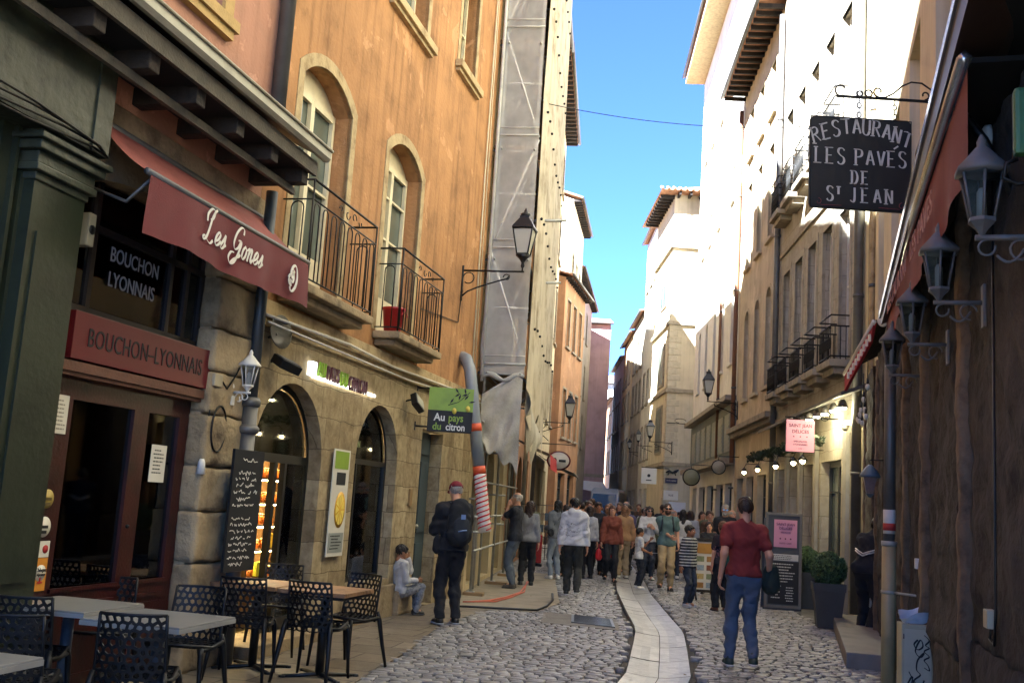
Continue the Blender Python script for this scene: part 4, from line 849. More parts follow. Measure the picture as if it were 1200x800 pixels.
# the grey rubbish chute with red and white wrap
CH=Thing('debris_chute','grey debris chute tube with orange bands and a red and white taped foot','chute',L1,(7.05,-.15,1.05))
def Lp(px): return px
P0=L1.M.inverted()@Vector((-.66,16.25,3.75)); P1=L1.M.inverted()@Vector((-.23,16.2,1.1))
def seg(t0,t1,r,n=3,w=0): return [tuple(P0.lerp(P1,t0+(t1-t0)*i/n)) for i in range(n+1)],r
b=MB(); top=[tuple(P0+Vector((.28,.25,.04))),tuple(P0+Vector((.16,.16,.10))),tuple(P0+Vector((.05,.07,.06)))]+[tuple(P0.lerp(P1,t)) for t in (.05,.2,.4,.62)]; b.tube(top,.098,14); CH.part('tube',b,mat('grey plastic tube','#7f8589',.4,.15,3,stain=.2))
for t in (.37,.62): b=MB(); b.tube([tuple(P0.lerp(P1,t)),tuple(P0.lerp(P1,t+.045))],.102,14); CH.part('band',b,mat('orange band','#d0552c',.5))
b=MB(); b.tube([tuple(P0.lerp(P1,.66+.34*i/8)) for i in range(9)],[.098,.1,.097,.1,.098,.1,.097,.1,.1],14); CH.part('wrap',b,mat('white wrap','#d5cfc6',.6,.1,5))
b=MB(); ax=(P1-P0).normalized(); u_=ax.cross(Vector((0,0,1))).normalized(); v_=ax.cross(u_)
for k in range(2):
    pts=[]
    for i in range(90):
        t=.66+.33*i/89; a=i*.42+k*PI; pts.append(tuple(P0.lerp(P1,t)+(u_*math.cos(a)+v_*math.sin(a))*.098))
    b.tube(pts,.013,4,flat=1)
CH.part('tape',b,mat('red tape','#c4221f',.5))
# orange hose on the ground
b=MB(); b.tube([(-.35,16.3,.03),(-.1,16.6,.035),(.15,17.3,.035),(.42,18.4,.035),(.55,20,.035),(.75,22.5,.035)],.014,6); b.tube([(-.5,16.2,.03),(0,16.5,.035),(.25,17.4,.035),(.5,18.6,.035),(.6,21,.035)],.012,6)
single('hose','thin orange hose running along the smooth patch by the scaffold foot','hose',b,mat('orange hose','#c4664a',.6))
b=MB(); b.tube([(-.6,15.45,.03),(-.3,15.5,.035),(.3,15.55,.035),(.62,15.6,.035),(.8,16.3,.035),(.95,17.4,.035),(1.0,18.6,.035)],.018,6); single('cable','black rubber cable edging the smooth pavement patch','cable',b,M['black'])
# ================================================================ far left row
def building(name,label,fr,x0,x1,z1,wm,wins=(),eave=.5,em=None,d=9,pitch=1.4,surr_m=None,sill=True,shop=None,wmats=None,extra=None,rake=.0,rafters=True,pm=None,surw=.09,fm=None):
    """plastered house: wall with real openings, windows (frame > pane), sills, eave with rafters, roof, shop front"""
    T=Thing(name,label,'building',fr,((x0+x1)/2,0,0)); holes=[arch_poly(*w[:4],w[4] if len(w)>4 else 0) for w in wins]
    if shop: holes+= [arch_poly(*s_[:4],s_[4] if len(s_)>4 else 0) for s_ in shop]
    mb=MB(); facade(mb,[(x0,0),(x1,0),(x1,z1),(x0,z1)],holes,.22); shell(mb,x0,x1,z1,d,0,.01); T.part('wall',mb,wm)
    if wins and surr_m:
        for w in wins: s=MB(); surround(s,*w[:4],w[4] if len(w)>4 else 0,surw,.015); T.part('window_surround',s,surr_m)
    for w in wins:
        win(T,w[0],w[1],w[2],w[3],w[4] if len(w)>4 else 0,.15,fm=fm or M['win_white'],pm=pm or M['pane2'],bars=(.5,))
        if sill: q=MB(); q.box(w[0]-.12,w[1]+.12,-.09,-.002,w[2]-.1,w[2]-.01); T.part('sill',q,surr_m or wm)
    if shop:
        for w in shop: win(T,w[0],w[1],w[2],w[3],w[4] if len(w)>4 else 0,.18,fm=M['win_dark'],pm=M['pane'],bars=(.78,),name='shopfront')
    r=MB(); e=eave; r.add([(x0-.15,-e,z1+.05),(x1+.15,-e,z1+.05),(x1+.15,d/2,z1+pitch),(x0-.15,d/2,z1+pitch),(x0-.15,-e,z1+.13),(x1+.15,-e,z1+.13),(x1+.15,d/2,z1+pitch+.1),(x0-.15,d/2,z1+pitch+.1)],[(0,1,2,3),(4,5,6,7),(0,1,5,4),(1,2,6,5),(0,3,7,4)])
    r.add([(x0-.15,d,z1),(x1+.15,d,z1),(x1+.15,d/2,z1+pitch+.1),(x0-.15,d/2,z1+pitch+.1)],[(0,1,2,3)]); rf=T.part('roof',r,em or M['roof'])
    for x in (x0,x1):
        g_=MB(); g_.add([(x,0,z1),(x,d,z1),(x,d/2,z1+pitch)],[(0,1,2)]); T.part('gable',g_,wm)
    b=MB(); b.tube([(x0-.15,-e-.05,z1+.07),(x1+.15,-e-.05,z1+.07)],.06,7); T.part('gutter',b,M['zinc'],rf)
    if rafters:
        b=MB(); x=x0
        while x<x1: b.box(x,x+.09,-e+.02,-.003,z1-.09,z1+.03); x+=.42
        T.part('rafter',b,M['oldwood'],rf)
    return T
PO=mat('orange terracotta plaster','#ad8158',.9,.2,1.5,bump=.2,streak=.3,stain=.35,col2='#96704f',patch=.3); PY=mat('pale yellow plaster','#c4b48f',.9,.18,1.5,streak=.3,stain=.3,patch=.2); PG=mat('grey beige plaster','#ada391',.9,.2,1.5,streak=.3,stain=.3,patch=.2); PW=mat('off white plaster','#d6cfbd',.9,.12,1.5,streak=.25,stain=.25,patch=.12); PP=mat('faded pink plaster','#b59691',.9,.14,1.2,bump=.2,stain=.35,streak=.2,col2='#a48681')
GS=mat('grey stone dressing','#958a74',.85,.25,5,bump=.4,col2='#766c58')
def rows(xs,zs,w): return [(x,x+w,a,b) for a,b in zs for x in xs]
L0b=building('building','tall house hidden behind the netted scaffold',L2,17.5,24.6,17.3,PY,rows((18.6,20.8,22.8),((4.4,6.4),(7.6,9.6),(10.8,12.8),(13.8,15.4)),.95),.4,surr_m=M['surr'],shop=[(18.3,19.6,.1,2.7),(20.4,21.7,.1,2.7,.5),(22.4,23.7,.1,2.7)])
LA=building('building','tall narrow orange house with a deep raftered eave just past the scaffold',L2,24.62,32,16.3,PO,rows((25.3,27.5,29.7),((4.6,6.7),(7.9,10),(11.2,13.1),(14,15.4)),.95),.5,surr_m=M['surr'],shop=[(25.2,26.6,.1,2.8),(27.4,28.8,.1,2.8,.5),(29.6,31,.1,2.8)])
LB=building('building','pale plastered house with the end of the long raftered eave, left side of the street',L2,32.02,41.4,16.5,PY,rows((33,35.4,37.8,40),((4.6,6.7),(7.9,10),(11.2,13.1),(14,15.6)),.95),.5,surr_m=GS,shop=[(33,34.6,.1,2.8),(35.6,37,.1,2.8),(38.4,40,.1,2.8)])
FL3=Frame((2.1,42),math.atan2(1,.24)); LC=building('building','low orange house with three slim windows under a dark eave on the left',FL3,0,5.2,11.0,PO,rows((.7,2.2,3.7),((4.4,6.4),(8.2,10.2)),.75),.3,surr_m=GS,shop=[(.6,2.2,.1,2.9),(2.9,4.5,.1,2.9)],d=10)
FL4=Frame((2.5,47),math.atan2(1,.15)); LD=building('building','tall off white house whose bare end wall rises above the low orange roof',FL4,0,6.8,15.9,PW,rows((1,3.2,5.2),((5,7),(8,10),(11.5,13.5)),.8),.4,surr_m=GS,d=8)
FL5=Frame((3.3,54),math.atan2(1,.15)); LE=building('building','grey beige house with a roof terrace of plants, before the pink house',FL5,0,12.5,14.2,PG,rows((1,3.2,5.2,8),((5,7),(8,10),(11.4,13.2)),.8),.35,surr_m=GS,d=6)
FP=Frame((5.0,68),-.06); LP_=building('building','faded pink blank-walled house closing the left side of the street',FP,-2,1.6,13.7,PP,(),.2,d=12,rafters=False)
b=MB(); b.box(-2,1.63,-.06,0,3.5,3.7); LP_.part('cornice',b,GS)
FF=Frame((12.3,112),0); building('building','distant sunlit cream house with an orange roof at the end of the street',FF,-6,6.5,15,PW,rows((-1.6,.6,2.8),((3,5),(7,9),(11,13)),1.1),.4,surr_m=PO,d=9,rafters=False)
# downpipes on the left row
for x,l,h in ((24.6,'grey downpipe beside the scaffold sheeting',16),(28.6,'pale downpipe on the orange house past the scaffold',16),(32,'grey downpipe between the orange and pale left houses',16)): T=Thing('drainpipe',l,'drainpipe',L2,(x,-.08,0)); b=MB(); b.tube([(x,-.09,.1),(x,-.09,h)],.06,8); T.part('pipe',b,M['zinc'] if x!=28.6 else M['zincp'])
# shops past the scaffold
T=Thing('awning','small red and white shop awning under the scaffold sheeting','awning',L2,(24.5,-.5,2.4)); b=MB(); cloth_sheet(b,((24.3,-.02,3.15),(27.4,-.02,3.15)),((24.3,-1.0,2.75),(27.4,-1.0,2.75)),10,4,lambda u,v:(0,0,-.02*math.sin(v*PI))); T.part('canopy',b,M['white'],fix=False)
b=MB(); cloth_sheet(b,((24.3,-1.01,2.74),(27.4,-1.01,2.74)),((24.3,-1.03,2.4),(27.4,-1.03,2.4)),30,3,lambda u,v:(0,.01*math.sin(u*30)*v,0)); T.part('valance',b,mat('bright red canvas','#c22f2c',.7),fix=False)
T=Thing('hanging_sign','white oval hanging sign with a red surround on a scrolled bracket','sign',L2,(28.8,-.1,2.8))
b=MB(); b.push(L2.M.inverted()@Matrix.Translation((1.58,30.0,2.85))@Matrix.Rotation(PI/2,4,'X')@Matrix.Diagonal((1.25,1,1,1))); b.lathe([(.28,-.02),(.28,.02)],n=28); b.pop(); T.part('rim',b,M['redsign']); b=MB(); b.push(L2.M.inverted()@Matrix.Translation((1.58,29.97,2.85))@Matrix.Rotation(PI/2,4,'X')@Matrix.Diagonal((1.25,1,1,1))); b.lathe([(.24,-.02),(.24,.02)],n=28); b.pop(); T.part('face',b,M['white'])
b=MB(); b.push(L2.M.inverted()@Matrix.Translation((1.58,29.94,2.85))); b.ball((-.12,0,0),(.06,.01,.08)); b.box(0,.2,-.01,.01,-.04,.03); b.pop(); T.part('print',b,M['ink']); b=MB(); b.tube([(29.8,0,3.3),(29.8,-1.3,3.3)],.015,6); b.tube([(29.8,-.05-.08*t-.5*t,3.35+.2*math.sin(t*3)) for t in [i/8 for i in range(9)]],.012,5); T.part('bracket',b,M['iron'])
T=Thing('awning','grey shop canopy further along the left row','awning',L2,(34,-.5,2.3)); b=MB(); cloth_sheet(b,((33,-.02,3.2),(39,-.02,3.2)),((33,-1.3,2.6),(39,-1.3,2.6)),10,4,lambda u,v:(0,0,-.05*math.sin(v*PI))); T.part('canopy',b,mat('dark grey canvas','#4a4842',.8),fix=False); b=MB(); b.tube([(33,-1.3,2.6),(39,-1.3,2.6)],.03,6); T.part('bar',b,M['zincp'])
T=Thing('awning','pale canvas canopy in front of the pink house','awning',FP,(.2,-1,2.2)); b=MB(); cloth_sheet(b,((-1.5,-.05,3.3),(1.6,-.05,3.2)),((-1.5,-1.6,2.9),(1.9,-1.6,2.4)),8,4,lambda u,v:(0,0,0)); T.part('canopy',b,M['white'],fix=False)
# lanterns down the left side
for i,(x,yy,z,s,l) in enumerate(((34.8,-1.0,4.55,1.15,'street lantern on a scrolled arm on the left row, nearest after the scaffold'),(47,-.2,5.1,.85,'second distant street lantern on the left, before the pink house'),(56,.2,5.2,.75,'farthest small street lantern on the left before the pink house'))):
    p=L2.p(x,yy); F=Frame((p.x,p.y),0); T=street_lantern('street_lamp',l,F,0,0,z,s,group='street lanterns down the left side'); lantern_arm(T,0,0,-1.0,.1,z-.24,M['iron'])
# van at the end of the street
V=Frame((6.15,63),-.25); T=Thing('van','white van with a blue side parked in front of the pink house','van',V,(0,0,0))
b=MB(); b.prism([(-.9,.35),(.9,.35),(.9,1.2),(.86,2.55),(.7,2.75),(-.7,2.75),(-.86,2.55),(-.9,1.2)],.6,4.6); b.prism([(-.88,.35),(.88,.35),(.88,1.2),(.85,1.35),(-.85,1.35),(-.88,1.2)],0,.6); b.add([(-.85,0,1.35),(.85,0,1.35),(.8,.6,2.5),(-.8,.6,2.5),(-.85,.6,1.35),(.85,.6,1.35)],[(0,1,2,3),(0,3,4),(1,5,2)]); T.part('body',b,mat('van white','#c9ccd0',.3,.05,2,coat=.5))
b=MB(); b.add([(-.78,-.012,1.4),(.78,-.012,1.4),(.72,.52,2.4),(-.72,.52,2.4)],[(0,1,2,3)]); T.part('windscreen',b,mat('blue tinted windscreen','#2f5f8f',.05,.1,2,spec=1)); b=MB(); b.box(-.905,-.9,.8,4.4,1.2,2.2); T.part('side_panel',b,mat('blue vehicle side','#2d62a8',.4))
for x in (-.68,.68): b=MB(); b.ball((x,-.01,.85),(.16,.05,.1)); T.part('headlight',b,mat('headlight glass','#e2e4e0',.1,.02,2,spec=1))
for x in (-.8,.8):
    for y in (.9,3.8): b=MB(); b.push(Matrix.Translation((x-.1 if x>0 else x-.08,y,.34))@Matrix.Rotation(PI/2,4,'Y')); b.lathe([(.34,0),(.34,.2)],n=16); b.pop(); T.part('wheel',b,M['black'])
# ================================================================ right side: nearest building with stone piers
C_=Thing('building','dark building of worn stone piers with lanterns, nearest on the right','building',R1,(-10,0,0))
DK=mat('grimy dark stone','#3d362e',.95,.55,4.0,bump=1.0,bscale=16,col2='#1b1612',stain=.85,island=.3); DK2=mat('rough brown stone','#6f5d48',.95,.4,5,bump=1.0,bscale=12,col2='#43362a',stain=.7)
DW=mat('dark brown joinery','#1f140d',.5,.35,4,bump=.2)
PI_=[(-1.4,.2),(-3.75,-1.9),(-7.05,-4.2),(-9.25,-7.55),(-10.9,-9.5),(-12.5,-11.35),(-14.9,-14.0),(-17.6,-16.2)]
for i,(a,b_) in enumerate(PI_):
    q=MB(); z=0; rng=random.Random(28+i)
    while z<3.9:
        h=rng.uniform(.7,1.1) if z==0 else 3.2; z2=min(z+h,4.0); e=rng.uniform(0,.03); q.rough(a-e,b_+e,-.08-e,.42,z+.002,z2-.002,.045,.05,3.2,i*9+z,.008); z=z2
    C_.part('pier',q,DK); q=MB(); q.box(b_+.035,b_+.16,-.03,.42,0,3.95,.004); C_.part('gap_shade_jamb',q,DW); q=MB(); q.rough(a-.05,a+.13,-.15,.1,.0,3.9,.02,.05,4,i,.01); C_.part('corner_post',q,DK2)  # dark wood jamb added on each pier's near side so the gaps look shaded
for i,(a,b_) in enumerate(zip([p[1] for p in PI_[1:]],[p[0] for p in PI_[:-1]])):
    a,b_=a+.0,b_; q=MB(); q.box(a,b_,.43,.49,0,3.9)
    for k in range(2):
        u0=a+(b_-a)*(k/2)+.03; u1=a+(b_-a)*((k+1)/2)-.03; q.box(u0,u1,.40,.429,.1,1.0,.01); q.box(u0,u1,.40,.429,2.4,3.6,.01)
    dd_=C_.part('door',q,DW); p=MB(); p.box(a+.06,b_-.06,.415,.428,1.1,2.3); C_.part('pane',p,M['pane'],dd_)
q=MB(); facade(q,[(-17.6,4.0),(0,4.0),(0,17.3),(-17.6,17.3)],[arch_poly(x,x+1.1,a,b_) for x in (-16.6,-14.2,-11.8,-9.4,-7,-4) for a,b_ in ((4.9,7),(8.6,10.7),(12.2,14.2))],.22); shell(q,-17.6,0,17.3); C_.part('wall',q,mat('warm cream stucco','#cfc4a0',.9,.15,1.5,streak=.3,stain=.25))
for x in (-16.6,-14.2,-11.8,-9.4,-7,-4):
    for a,b_ in ((4.9,7),(8.6,10.7),(12.2,14.2)): win(C_,x,x+1.1,a,b_,0,.14,pm=M['pane2'])
q=MB(); q.box(-17.6,-3,.31,.6,3.85,4.4); q.box(-17.6,-3,-.02,.3,3.86,3.998); C_.part('lintel',q,M['oldwood'])
q=MB(); q.box(-17.6,-17.4,-.1,.6,0,3.9); q.box(-16.2,-14.9,.0,.3,2.9,4.0); C_.part('arch_wall',q,DK2)
q=MB(); q.box(-16.9,-12.0,-.62,-.1,.0,.19,.015); C_.part('step',q,mat('pale stone step','#7d766a',.7,.3,3,bump=.3,stain=.4))
# conduit and boxes
def wbox(name,label,x,z,w_,h,d,m,cat='electrical box',cable=True):
    T=Thing(name,label,cat,R1,(x,-.1,z)); b=MB(); b.box(x-w_/2,x+w_/2,-.11-d,-.11,z-h/2,z+h/2,.006); T.part('box',b,m); 
    if cable: b=MB(); b.tube([(x,-.13,z-h/2),(x-.05,-.13,z-h/2-.06),(x+.1,-.13,z-h/2-.08),(x+.15,-.13,z-h/2+.1),(x+.16,-.13,3.6)],.008,5); T.part('cable',b,M['black'])
    return T
BG=mat('beige metal','#a8a184',.5,.15,3,stain=.3)
wbox('junction_box','beige junction box on the nearest dark pier',-5.95,1.13,.12,.1,.05,BG); wbox('junction_box','small white box on the third dark pier above the graffiti cabinet',-9.62,1.28,.1,.09,.04,M['white'],cable=False); wbox('socket_box','white socket box low beside the doorway step',-15.6,.52,.14,.18,.05,M['white'],cable=False)
# graffiti cabinet with a bag on top
E_=Frame((3.52,8.75),-.18); T=Thing('utility_cabinet','cream electricity cabinet scribbled with black graffiti','utility cabinet',E_,(0,0,0))
b=MB(); b.box(-.125,.125,0,.22,0,.8,.008); T.part('body',b,BG); b=MB(); b.box(-.105,.105,-.006,.0,.04,.76,.003); dr=T.part('door',b,mat('cream cabinet door','#b3ad92',.45,.12,3,stain=.3))
b=MB(); rng=random.Random(12)
for st in ([(.0,.66),(-.03,.62),(.0,.58),(.04,.61),(.02,.66),(-.02,.57),(.02,.52),(.05,.56),(.0,.50),(-.01,.42),(.02,.38),(-.03,.33),(.02,.28),(.0,.22)],[(.05,.70),(.09,.66),(.06,.62),(.09,.60),(.05,.57),(.09,.53),(.05,.5),(.08,.46),(.09,.42),(.05,.44)],[(.04,.30),(.0,.25),(.03,.2),(-.02,.16)],[(-.07,.4),(-.03,.3),(-.08,.2),(-.04,.1),(-.02,.15)],[(-.08,.3),(-.04,.36),(-.08,.12)],[(.05,.34),(.02,.22),(.07,.14),(.03,.05)]): pen(b,st,0,-.011,.02,1,.006,.014,d=.004)
T.part('graffiti',b,M['ink'],dr); b=MB(); b.tube([(-.11,-.004,.68),(-.11,-.004,.72)],.006,5); b.tube([(-.11,-.004,.1),(-.11,-.004,.14)],.006,5); T.part('hinge',b,M['zinc'],dr)
def surf(name,label,cat,fr,org,V,Fc,m):
    T=Thing(name,label,cat,fr,org); b=MB(); b.add(V,Fc,True); T.part('sheet',b,m,fix=False); return T
V=[];Fc=[]; n=20
for j in range(9):
    for i in range(n):
        a=2*PI*i/n; t=j/8; r=.06+.06*t+.012*math.sin(a*5+j); z=.802+.05*t+(.10*t*t*(.5+.5*math.cos(a*1-.5))+.02*math.sin(a*3))*(t>.2); V.append((r*1.15*math.cos(a),.1+r*.9*math.sin(a),z))
V.append((0,.1,.803))
for j in range(8):
    for i in range(n): Fc.append((j*n+i,j*n+(i+1)%n,(j+1)*n+(i+1)%n,(j+1)*n+i))
for i in range(n): Fc.append((len(V)-1,i,(i+1)%n))
b=MB(); b.add(V,Fc,True); T=Thing('plastic_tray','crumpled white plastic food tray left on the graffiti cabinet','tray',E_,(0,.1,.8)); T.part('tray',b,mat('thin white plastic','#c9ccd2',.35,.05,4,spec=.6),fix=False)
# drainpipes
T=Thing('drainpipe','beige lower and grey upper downpipe with stickers in front of the dark piers','drainpipe',R1,(-10.45,-.35,0)); b=MB(); b.tube([(-10.45,-.3,0),(-10.45,-.3,1.42)],.068,12); T.part('base_pipe',b,mat('beige cast iron','#a6966c',.5,.2,3,stain=.4)); b=MB(); b.tube([(-10.45,-.3,1.42),(-10.45,-.3,3.5)],.055,12); T.part('pipe',b,M['zinc'])
b=MB(); b.tube([(-10.45,-.3,1.40),(-10.45,-.3,1.45)],.075,12); b.tube([(-10.45,-.3,.95),(-10.45,-.3,.98)],.075,12); b.tube([(-10.45,-.3,.965),(-10.2,-.08,.965)],.012,5); T.part('collar',b,M['zincp'])
b=MB(); b.tube([(-10.45,-.3,1.52),(-10.45,-.3,1.75)],.058,12); st_=T.part('sticker',b,M['paper']); b=MB(); b.tube([(-10.45,-.3,1.55),(-10.45,-.3,1.62)],.0595,12); T.part('print',b,mat('red print','#a8332c'),st_)
# awning over the right pavement
T=Thing('awning','rust red lettered valance under a long brown awning box on the right','awning',R1,(-7.7,-.35,3.4))
RC=mat('faded rust red canvas','#7c3527',.8,.25,2.5,bump=.2,bscale=90,stain=.5,col2='#7a2f24',streak=.3)
b=MB(); cloth_sheet(b,((-10.25,-.35,3.63),(-5.15,-.35,3.98)),((-10.25,-.36,3.36),(-5.15,-.36,3.36)),80,6,lambda u,v:(0,.014*math.sin(u*38+1.5*math.sin(u*9))*v,.02*math.sin(u*22)*v)); va=T.part('valance',b,RC,fix=False)
b=MB(); put_text(b,'RESTAURANT  LES PAVES',.22,-7.9,-.40,3.59,sx=1.25,space=1.1); T.part('lettering',b,mat('rubbed pale paint','#b07a68',.8,.3,9),va)
b=MB(); b.tube([(-10.3,-.37,3.66),(-5.1,-.37,4.02)],.04,4,flat=1); T.part('front_bar',b,mat('polished aluminium','#b9bcc0',.25,.08,5,metal=.9))
b=MB(); b.add([(-10.25,-.405,3.55),(-4.3,-.405,4.2),(-4.3,-.405,4.44),(-10.25,-.405,3.66),(-10.25,-.1,3.7),(-4.3,-.1,4.3),(-4.3,-.1,4.50),(-10.25,-.1,3.8)],[(0,1,2,3),(4,5,6,7),(0,1,5,4),(3,2,6,7),(0,3,7,4),(1,2,6,5)]); T.part('box',b,mat('brown awning box','#3f3029',.4,.2,4,spec=.5))
b=MB(); b.add([(-10.27,-.425,3.62),(-4.3,-.425,4.40),(-4.3,-.425,4.46),(-10.27,-.425,3.68),(-10.27,-.407,3.62),(-4.3,-.407,4.40),(-4.3,-.407,4.46),(-10.27,-.407,3.68)],[(0,1,2,3),(4,5,6,7),(0,1,5,4),(3,2,6,7),(0,3,7,4),(1,2,6,5)]); T.part('trim',b,MATS['polished aluminium'])
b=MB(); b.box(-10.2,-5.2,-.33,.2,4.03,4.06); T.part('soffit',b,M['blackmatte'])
for x in (-9.6,-7.6,-5.6): b=MB(); b.tube([(x,0,3.3),(x,-.2,3.75),(x,-.34,3.95)],.025,6); T.part('arm',b,M['iron'])
# upper dark canopy beam above the lanterns
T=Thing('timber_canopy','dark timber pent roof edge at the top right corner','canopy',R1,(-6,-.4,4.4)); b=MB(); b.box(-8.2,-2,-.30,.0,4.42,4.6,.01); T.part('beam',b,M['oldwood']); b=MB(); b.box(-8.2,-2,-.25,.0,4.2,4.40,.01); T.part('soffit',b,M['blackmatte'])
T=Thing('fan_light','round white fixture with a perforated face on the ceiling side','fixture',R1,(-5.9,-.1,3.75)); b=MB(); b.push(Matrix.Translation((-5.9,-.12,3.86))@Matrix.Rotation(PI/2,4,'X')); b.lathe([(.085,0),(.085,.03),(.06,.045),(.02,.05)],n=18); b.pop(); T.part('face',b,M['win_white'])
for i,(x,l) in enumerate(((-4.68,'nearest pale metal lantern on the dark piers'),(-6.22,'second pale metal lantern from the camera, rust on its hood'),(-7.78,'third pale metal lantern, half hidden by the rust red valance'),(-9.5,'farthest pale metal lantern, in front of the grey downpipe'))):
    small_lantern(l,R1,x,-.36,3.02 if i==0 else 3.03,1.05,m=mat('chalky grey lantern paint','#5e5c58',.55,.25,9,stain=.6,col2='#6b5a4c'),wall=-.1,group='pale lanterns on the dark piers')
T=Thing('green_sign','small green cross-like sign edge at the right frame','sign',R1,(-4.75,-.3,3.5)); b=MB(); b.box(-4.62,-4.55,-.24,-.1,3.30,3.62,.02); T.part('panel',b,mat('dull green plastic','#3f6a3a',.5)); b=MB(); b.tube([(-4.6,-.22,3.29),(-4.6,-.27,3.27),(-4.6,-.28,3.2),(-4.6,-.22,3.17),(-4.6,-.1,3.2)],.01,5); T.part('bracket',b,M['iron'])
T=Thing('blue_lantern','small blue-grey diamond-paned lantern by the arched doorway','lantern',R1,(-13.6,-.25,2.3)); 
b=MB(); b.lathe([(.06,0),(.11,.2)],(-13.4,-.3,1.98),4,False,PI/4); T.part('glass',b,mat('leaded glass','#6a5b58',.3,.3,20)); b=MB(); b.lathe([(.13,.2),(.125,.23),(.06,.32),(.02,.36)],(-13.4,-.3,1.98),8,True); b.lathe([(.02,-.05),(.07,-.005)],(-13.4,-.3,1.98),4,False,PI/4); T.part('hood',b,mat('blue grey paint','#4d5d6b',.4)); b=MB(); b.tube([(-13.4,-.3,2.33),(-13.4,-.3,2.4),(-13.4,-.08,2.4)],.01,5); T.part('bracket',b,M['iron'])
# hanging restaurant sign
SGF=Frame((2.70,9.3),.0); T=Thing('hanging_sign','black hanging RESTAURANT LES PAVES DE ST JEAN sign on chains','sign',SGF,(.48,0,4.5))
b=MB(); n_=.04; b.prism([(n_*.5,4.50),(.97-n_,4.50),(.97,4.50+n_),(.97,5.41-n_),(.97-n_,5.41),(n_,5.41),(0,5.41-n_),(0,4.50+n_)],-.012,.012); T.part('board',b,mat('blackened sign metal','#171a1d',.45,.5,1.6,metal=.3,col2='#0d0f12',spec=.6))
b=MB(); b.tube([(.02,-.01,4.51),(.955,-.01,4.51),(.965,-.01,5.40),(.01,-.01,5.40)],.008,5,closed=True); T.part('edge',b,M['iron'])
GL={'R':[[(0,0),(.0,1)],[(0,1),(.35,.97),(.45,.78),(.35,.58),(0,.52)],[(.2,.52),(.55,0)]],'E':[[(0,0),(0,1)],[(.0,1),(.5,1)],[(0,.52),(.38,.52)],[(0,0),(.52,0)]],'S':[[(.5,.86),(.35,1),(.1,.97),(.03,.75),(.2,.55),(.42,.42),(.48,.2),(.35,.02),(.12,0),(0,.14)]],
'T':[[(.28,0),(.28,1)],[(0,1),(.56,1)]],'A':[[(0,0),(.27,1)],[(.27,1),(.58,0)],[(.14,.35),(.42,.35)]],'U':[[(0,1),(0,.25),(.15,0),(.38,.02),(.5,.25)],[(.5,.25),(.5,1)]],'N':[[(0,0),(0,1)],[(0,1),(.5,0)],[(.5,0),(.5,1)]],'L':[[(0,0),(0,1)],[(0,0),(.45,0)]],'P':[[(0,0),(0,1)],[(0,1),(.38,.97),(.48,.76),(.36,.55),(0,.5)]],'V':[[(0,1),(.27,0)],[(.27,0),(.54,1)]],'D':[[(0,0),(0,1)],[(0,1),(.35,.95),(.52,.5),(.35,.05),(0,0)]],'J':[[(.35,1),(.35,.2),(.2,0),(0,.12)]],'t':[[(.2,.45),(.2,1)],[(0,1),(.42,1)]]}
def carve(mb,txt,x,z,h,adv,arcf=None,y=-.016):
    for i,ch in enumerate(txt):
        if ch==' ': continue
        for st in GL[ch]:
            q=[]; 
            if len(st)==2:   # stencil gaps: straight strokes get little serifed ends
                (a,b_),(c_,d_)=st; st=[(a+(c_-a)*.05,b_+(d_-b_)*.05),(a+(c_-a)*.5,b_+(d_-b_)*.5),(a+(c_-a)*.95,b_+(d_-b_)*.95)]
            dz,rot=(arcf(i) if arcf else (0,0))
            for a,b_ in st: aa=a-.25; q.append((x+i*adv+(aa*math.cos(rot)-b_*math.sin(rot))*h*.8,z+dz+(aa*math.sin(rot)+b_*math.cos(rot))*h))
            pen(mb,q,0,y,0,1,.007,.022,1.2,.004)
        for (a,b_) in ((0,0),(0,1)):
            if ch in 'RENLPDTU' and not (ch in 'TU' and b_==0):
                dz,rot=(arcf(i) if arcf else (0,0)); aa=a-.25; px=x+i*adv+(aa*math.cos(rot)-b_*math.sin(rot))*h*.8; pz=z+dz+(aa*math.sin(rot)+b_*math.cos(rot))*h; pen(mb,[(px-.02,pz),(px+.02,pz)],0,y,0,1,.008,.008,1,.004)
b=MB()
carve(b,'RESTAURANT',.075,5.14,.155,.092,lambda i:(.105-.0052*(i-4.5)**2*1.0,-(i-4.5)*.075))
carve(b,'LES',.09,4.94,.155,.105); carve(b,'PAVES',.47,4.94,.155,.103); pen(b,[(.80,5.12),(.84,5.15)],0,-.016,0,1,.012,.016,1,.004)
carve(b,'DE',.43,4.755,.125,.10); carve(b,'S',.20,4.575,.14,.1); carve(b,'t',.285,4.575,.14,.1); carve(b,'JEAN',.42,4.575,.14,.112)
T.part('lettering',b,mat('silvery cut letters','#b9b7b0',.5,.2,8),fix=False)
b=MB()
for sg,x in ((1,.06),(-1,.91)): b.tube(spiral(x+.03*sg,4.56,.035,.008,PI/2 if sg>0 else PI/2,PI/2-sg*5,14,-.014),.003,4); b.tube([(x+.05*sg,-.014,4.53),(x+.25*sg,-.014,4.535)],.003,4)
T.part('scroll_paint',b,mat('dull red line','#7a3038',.6))
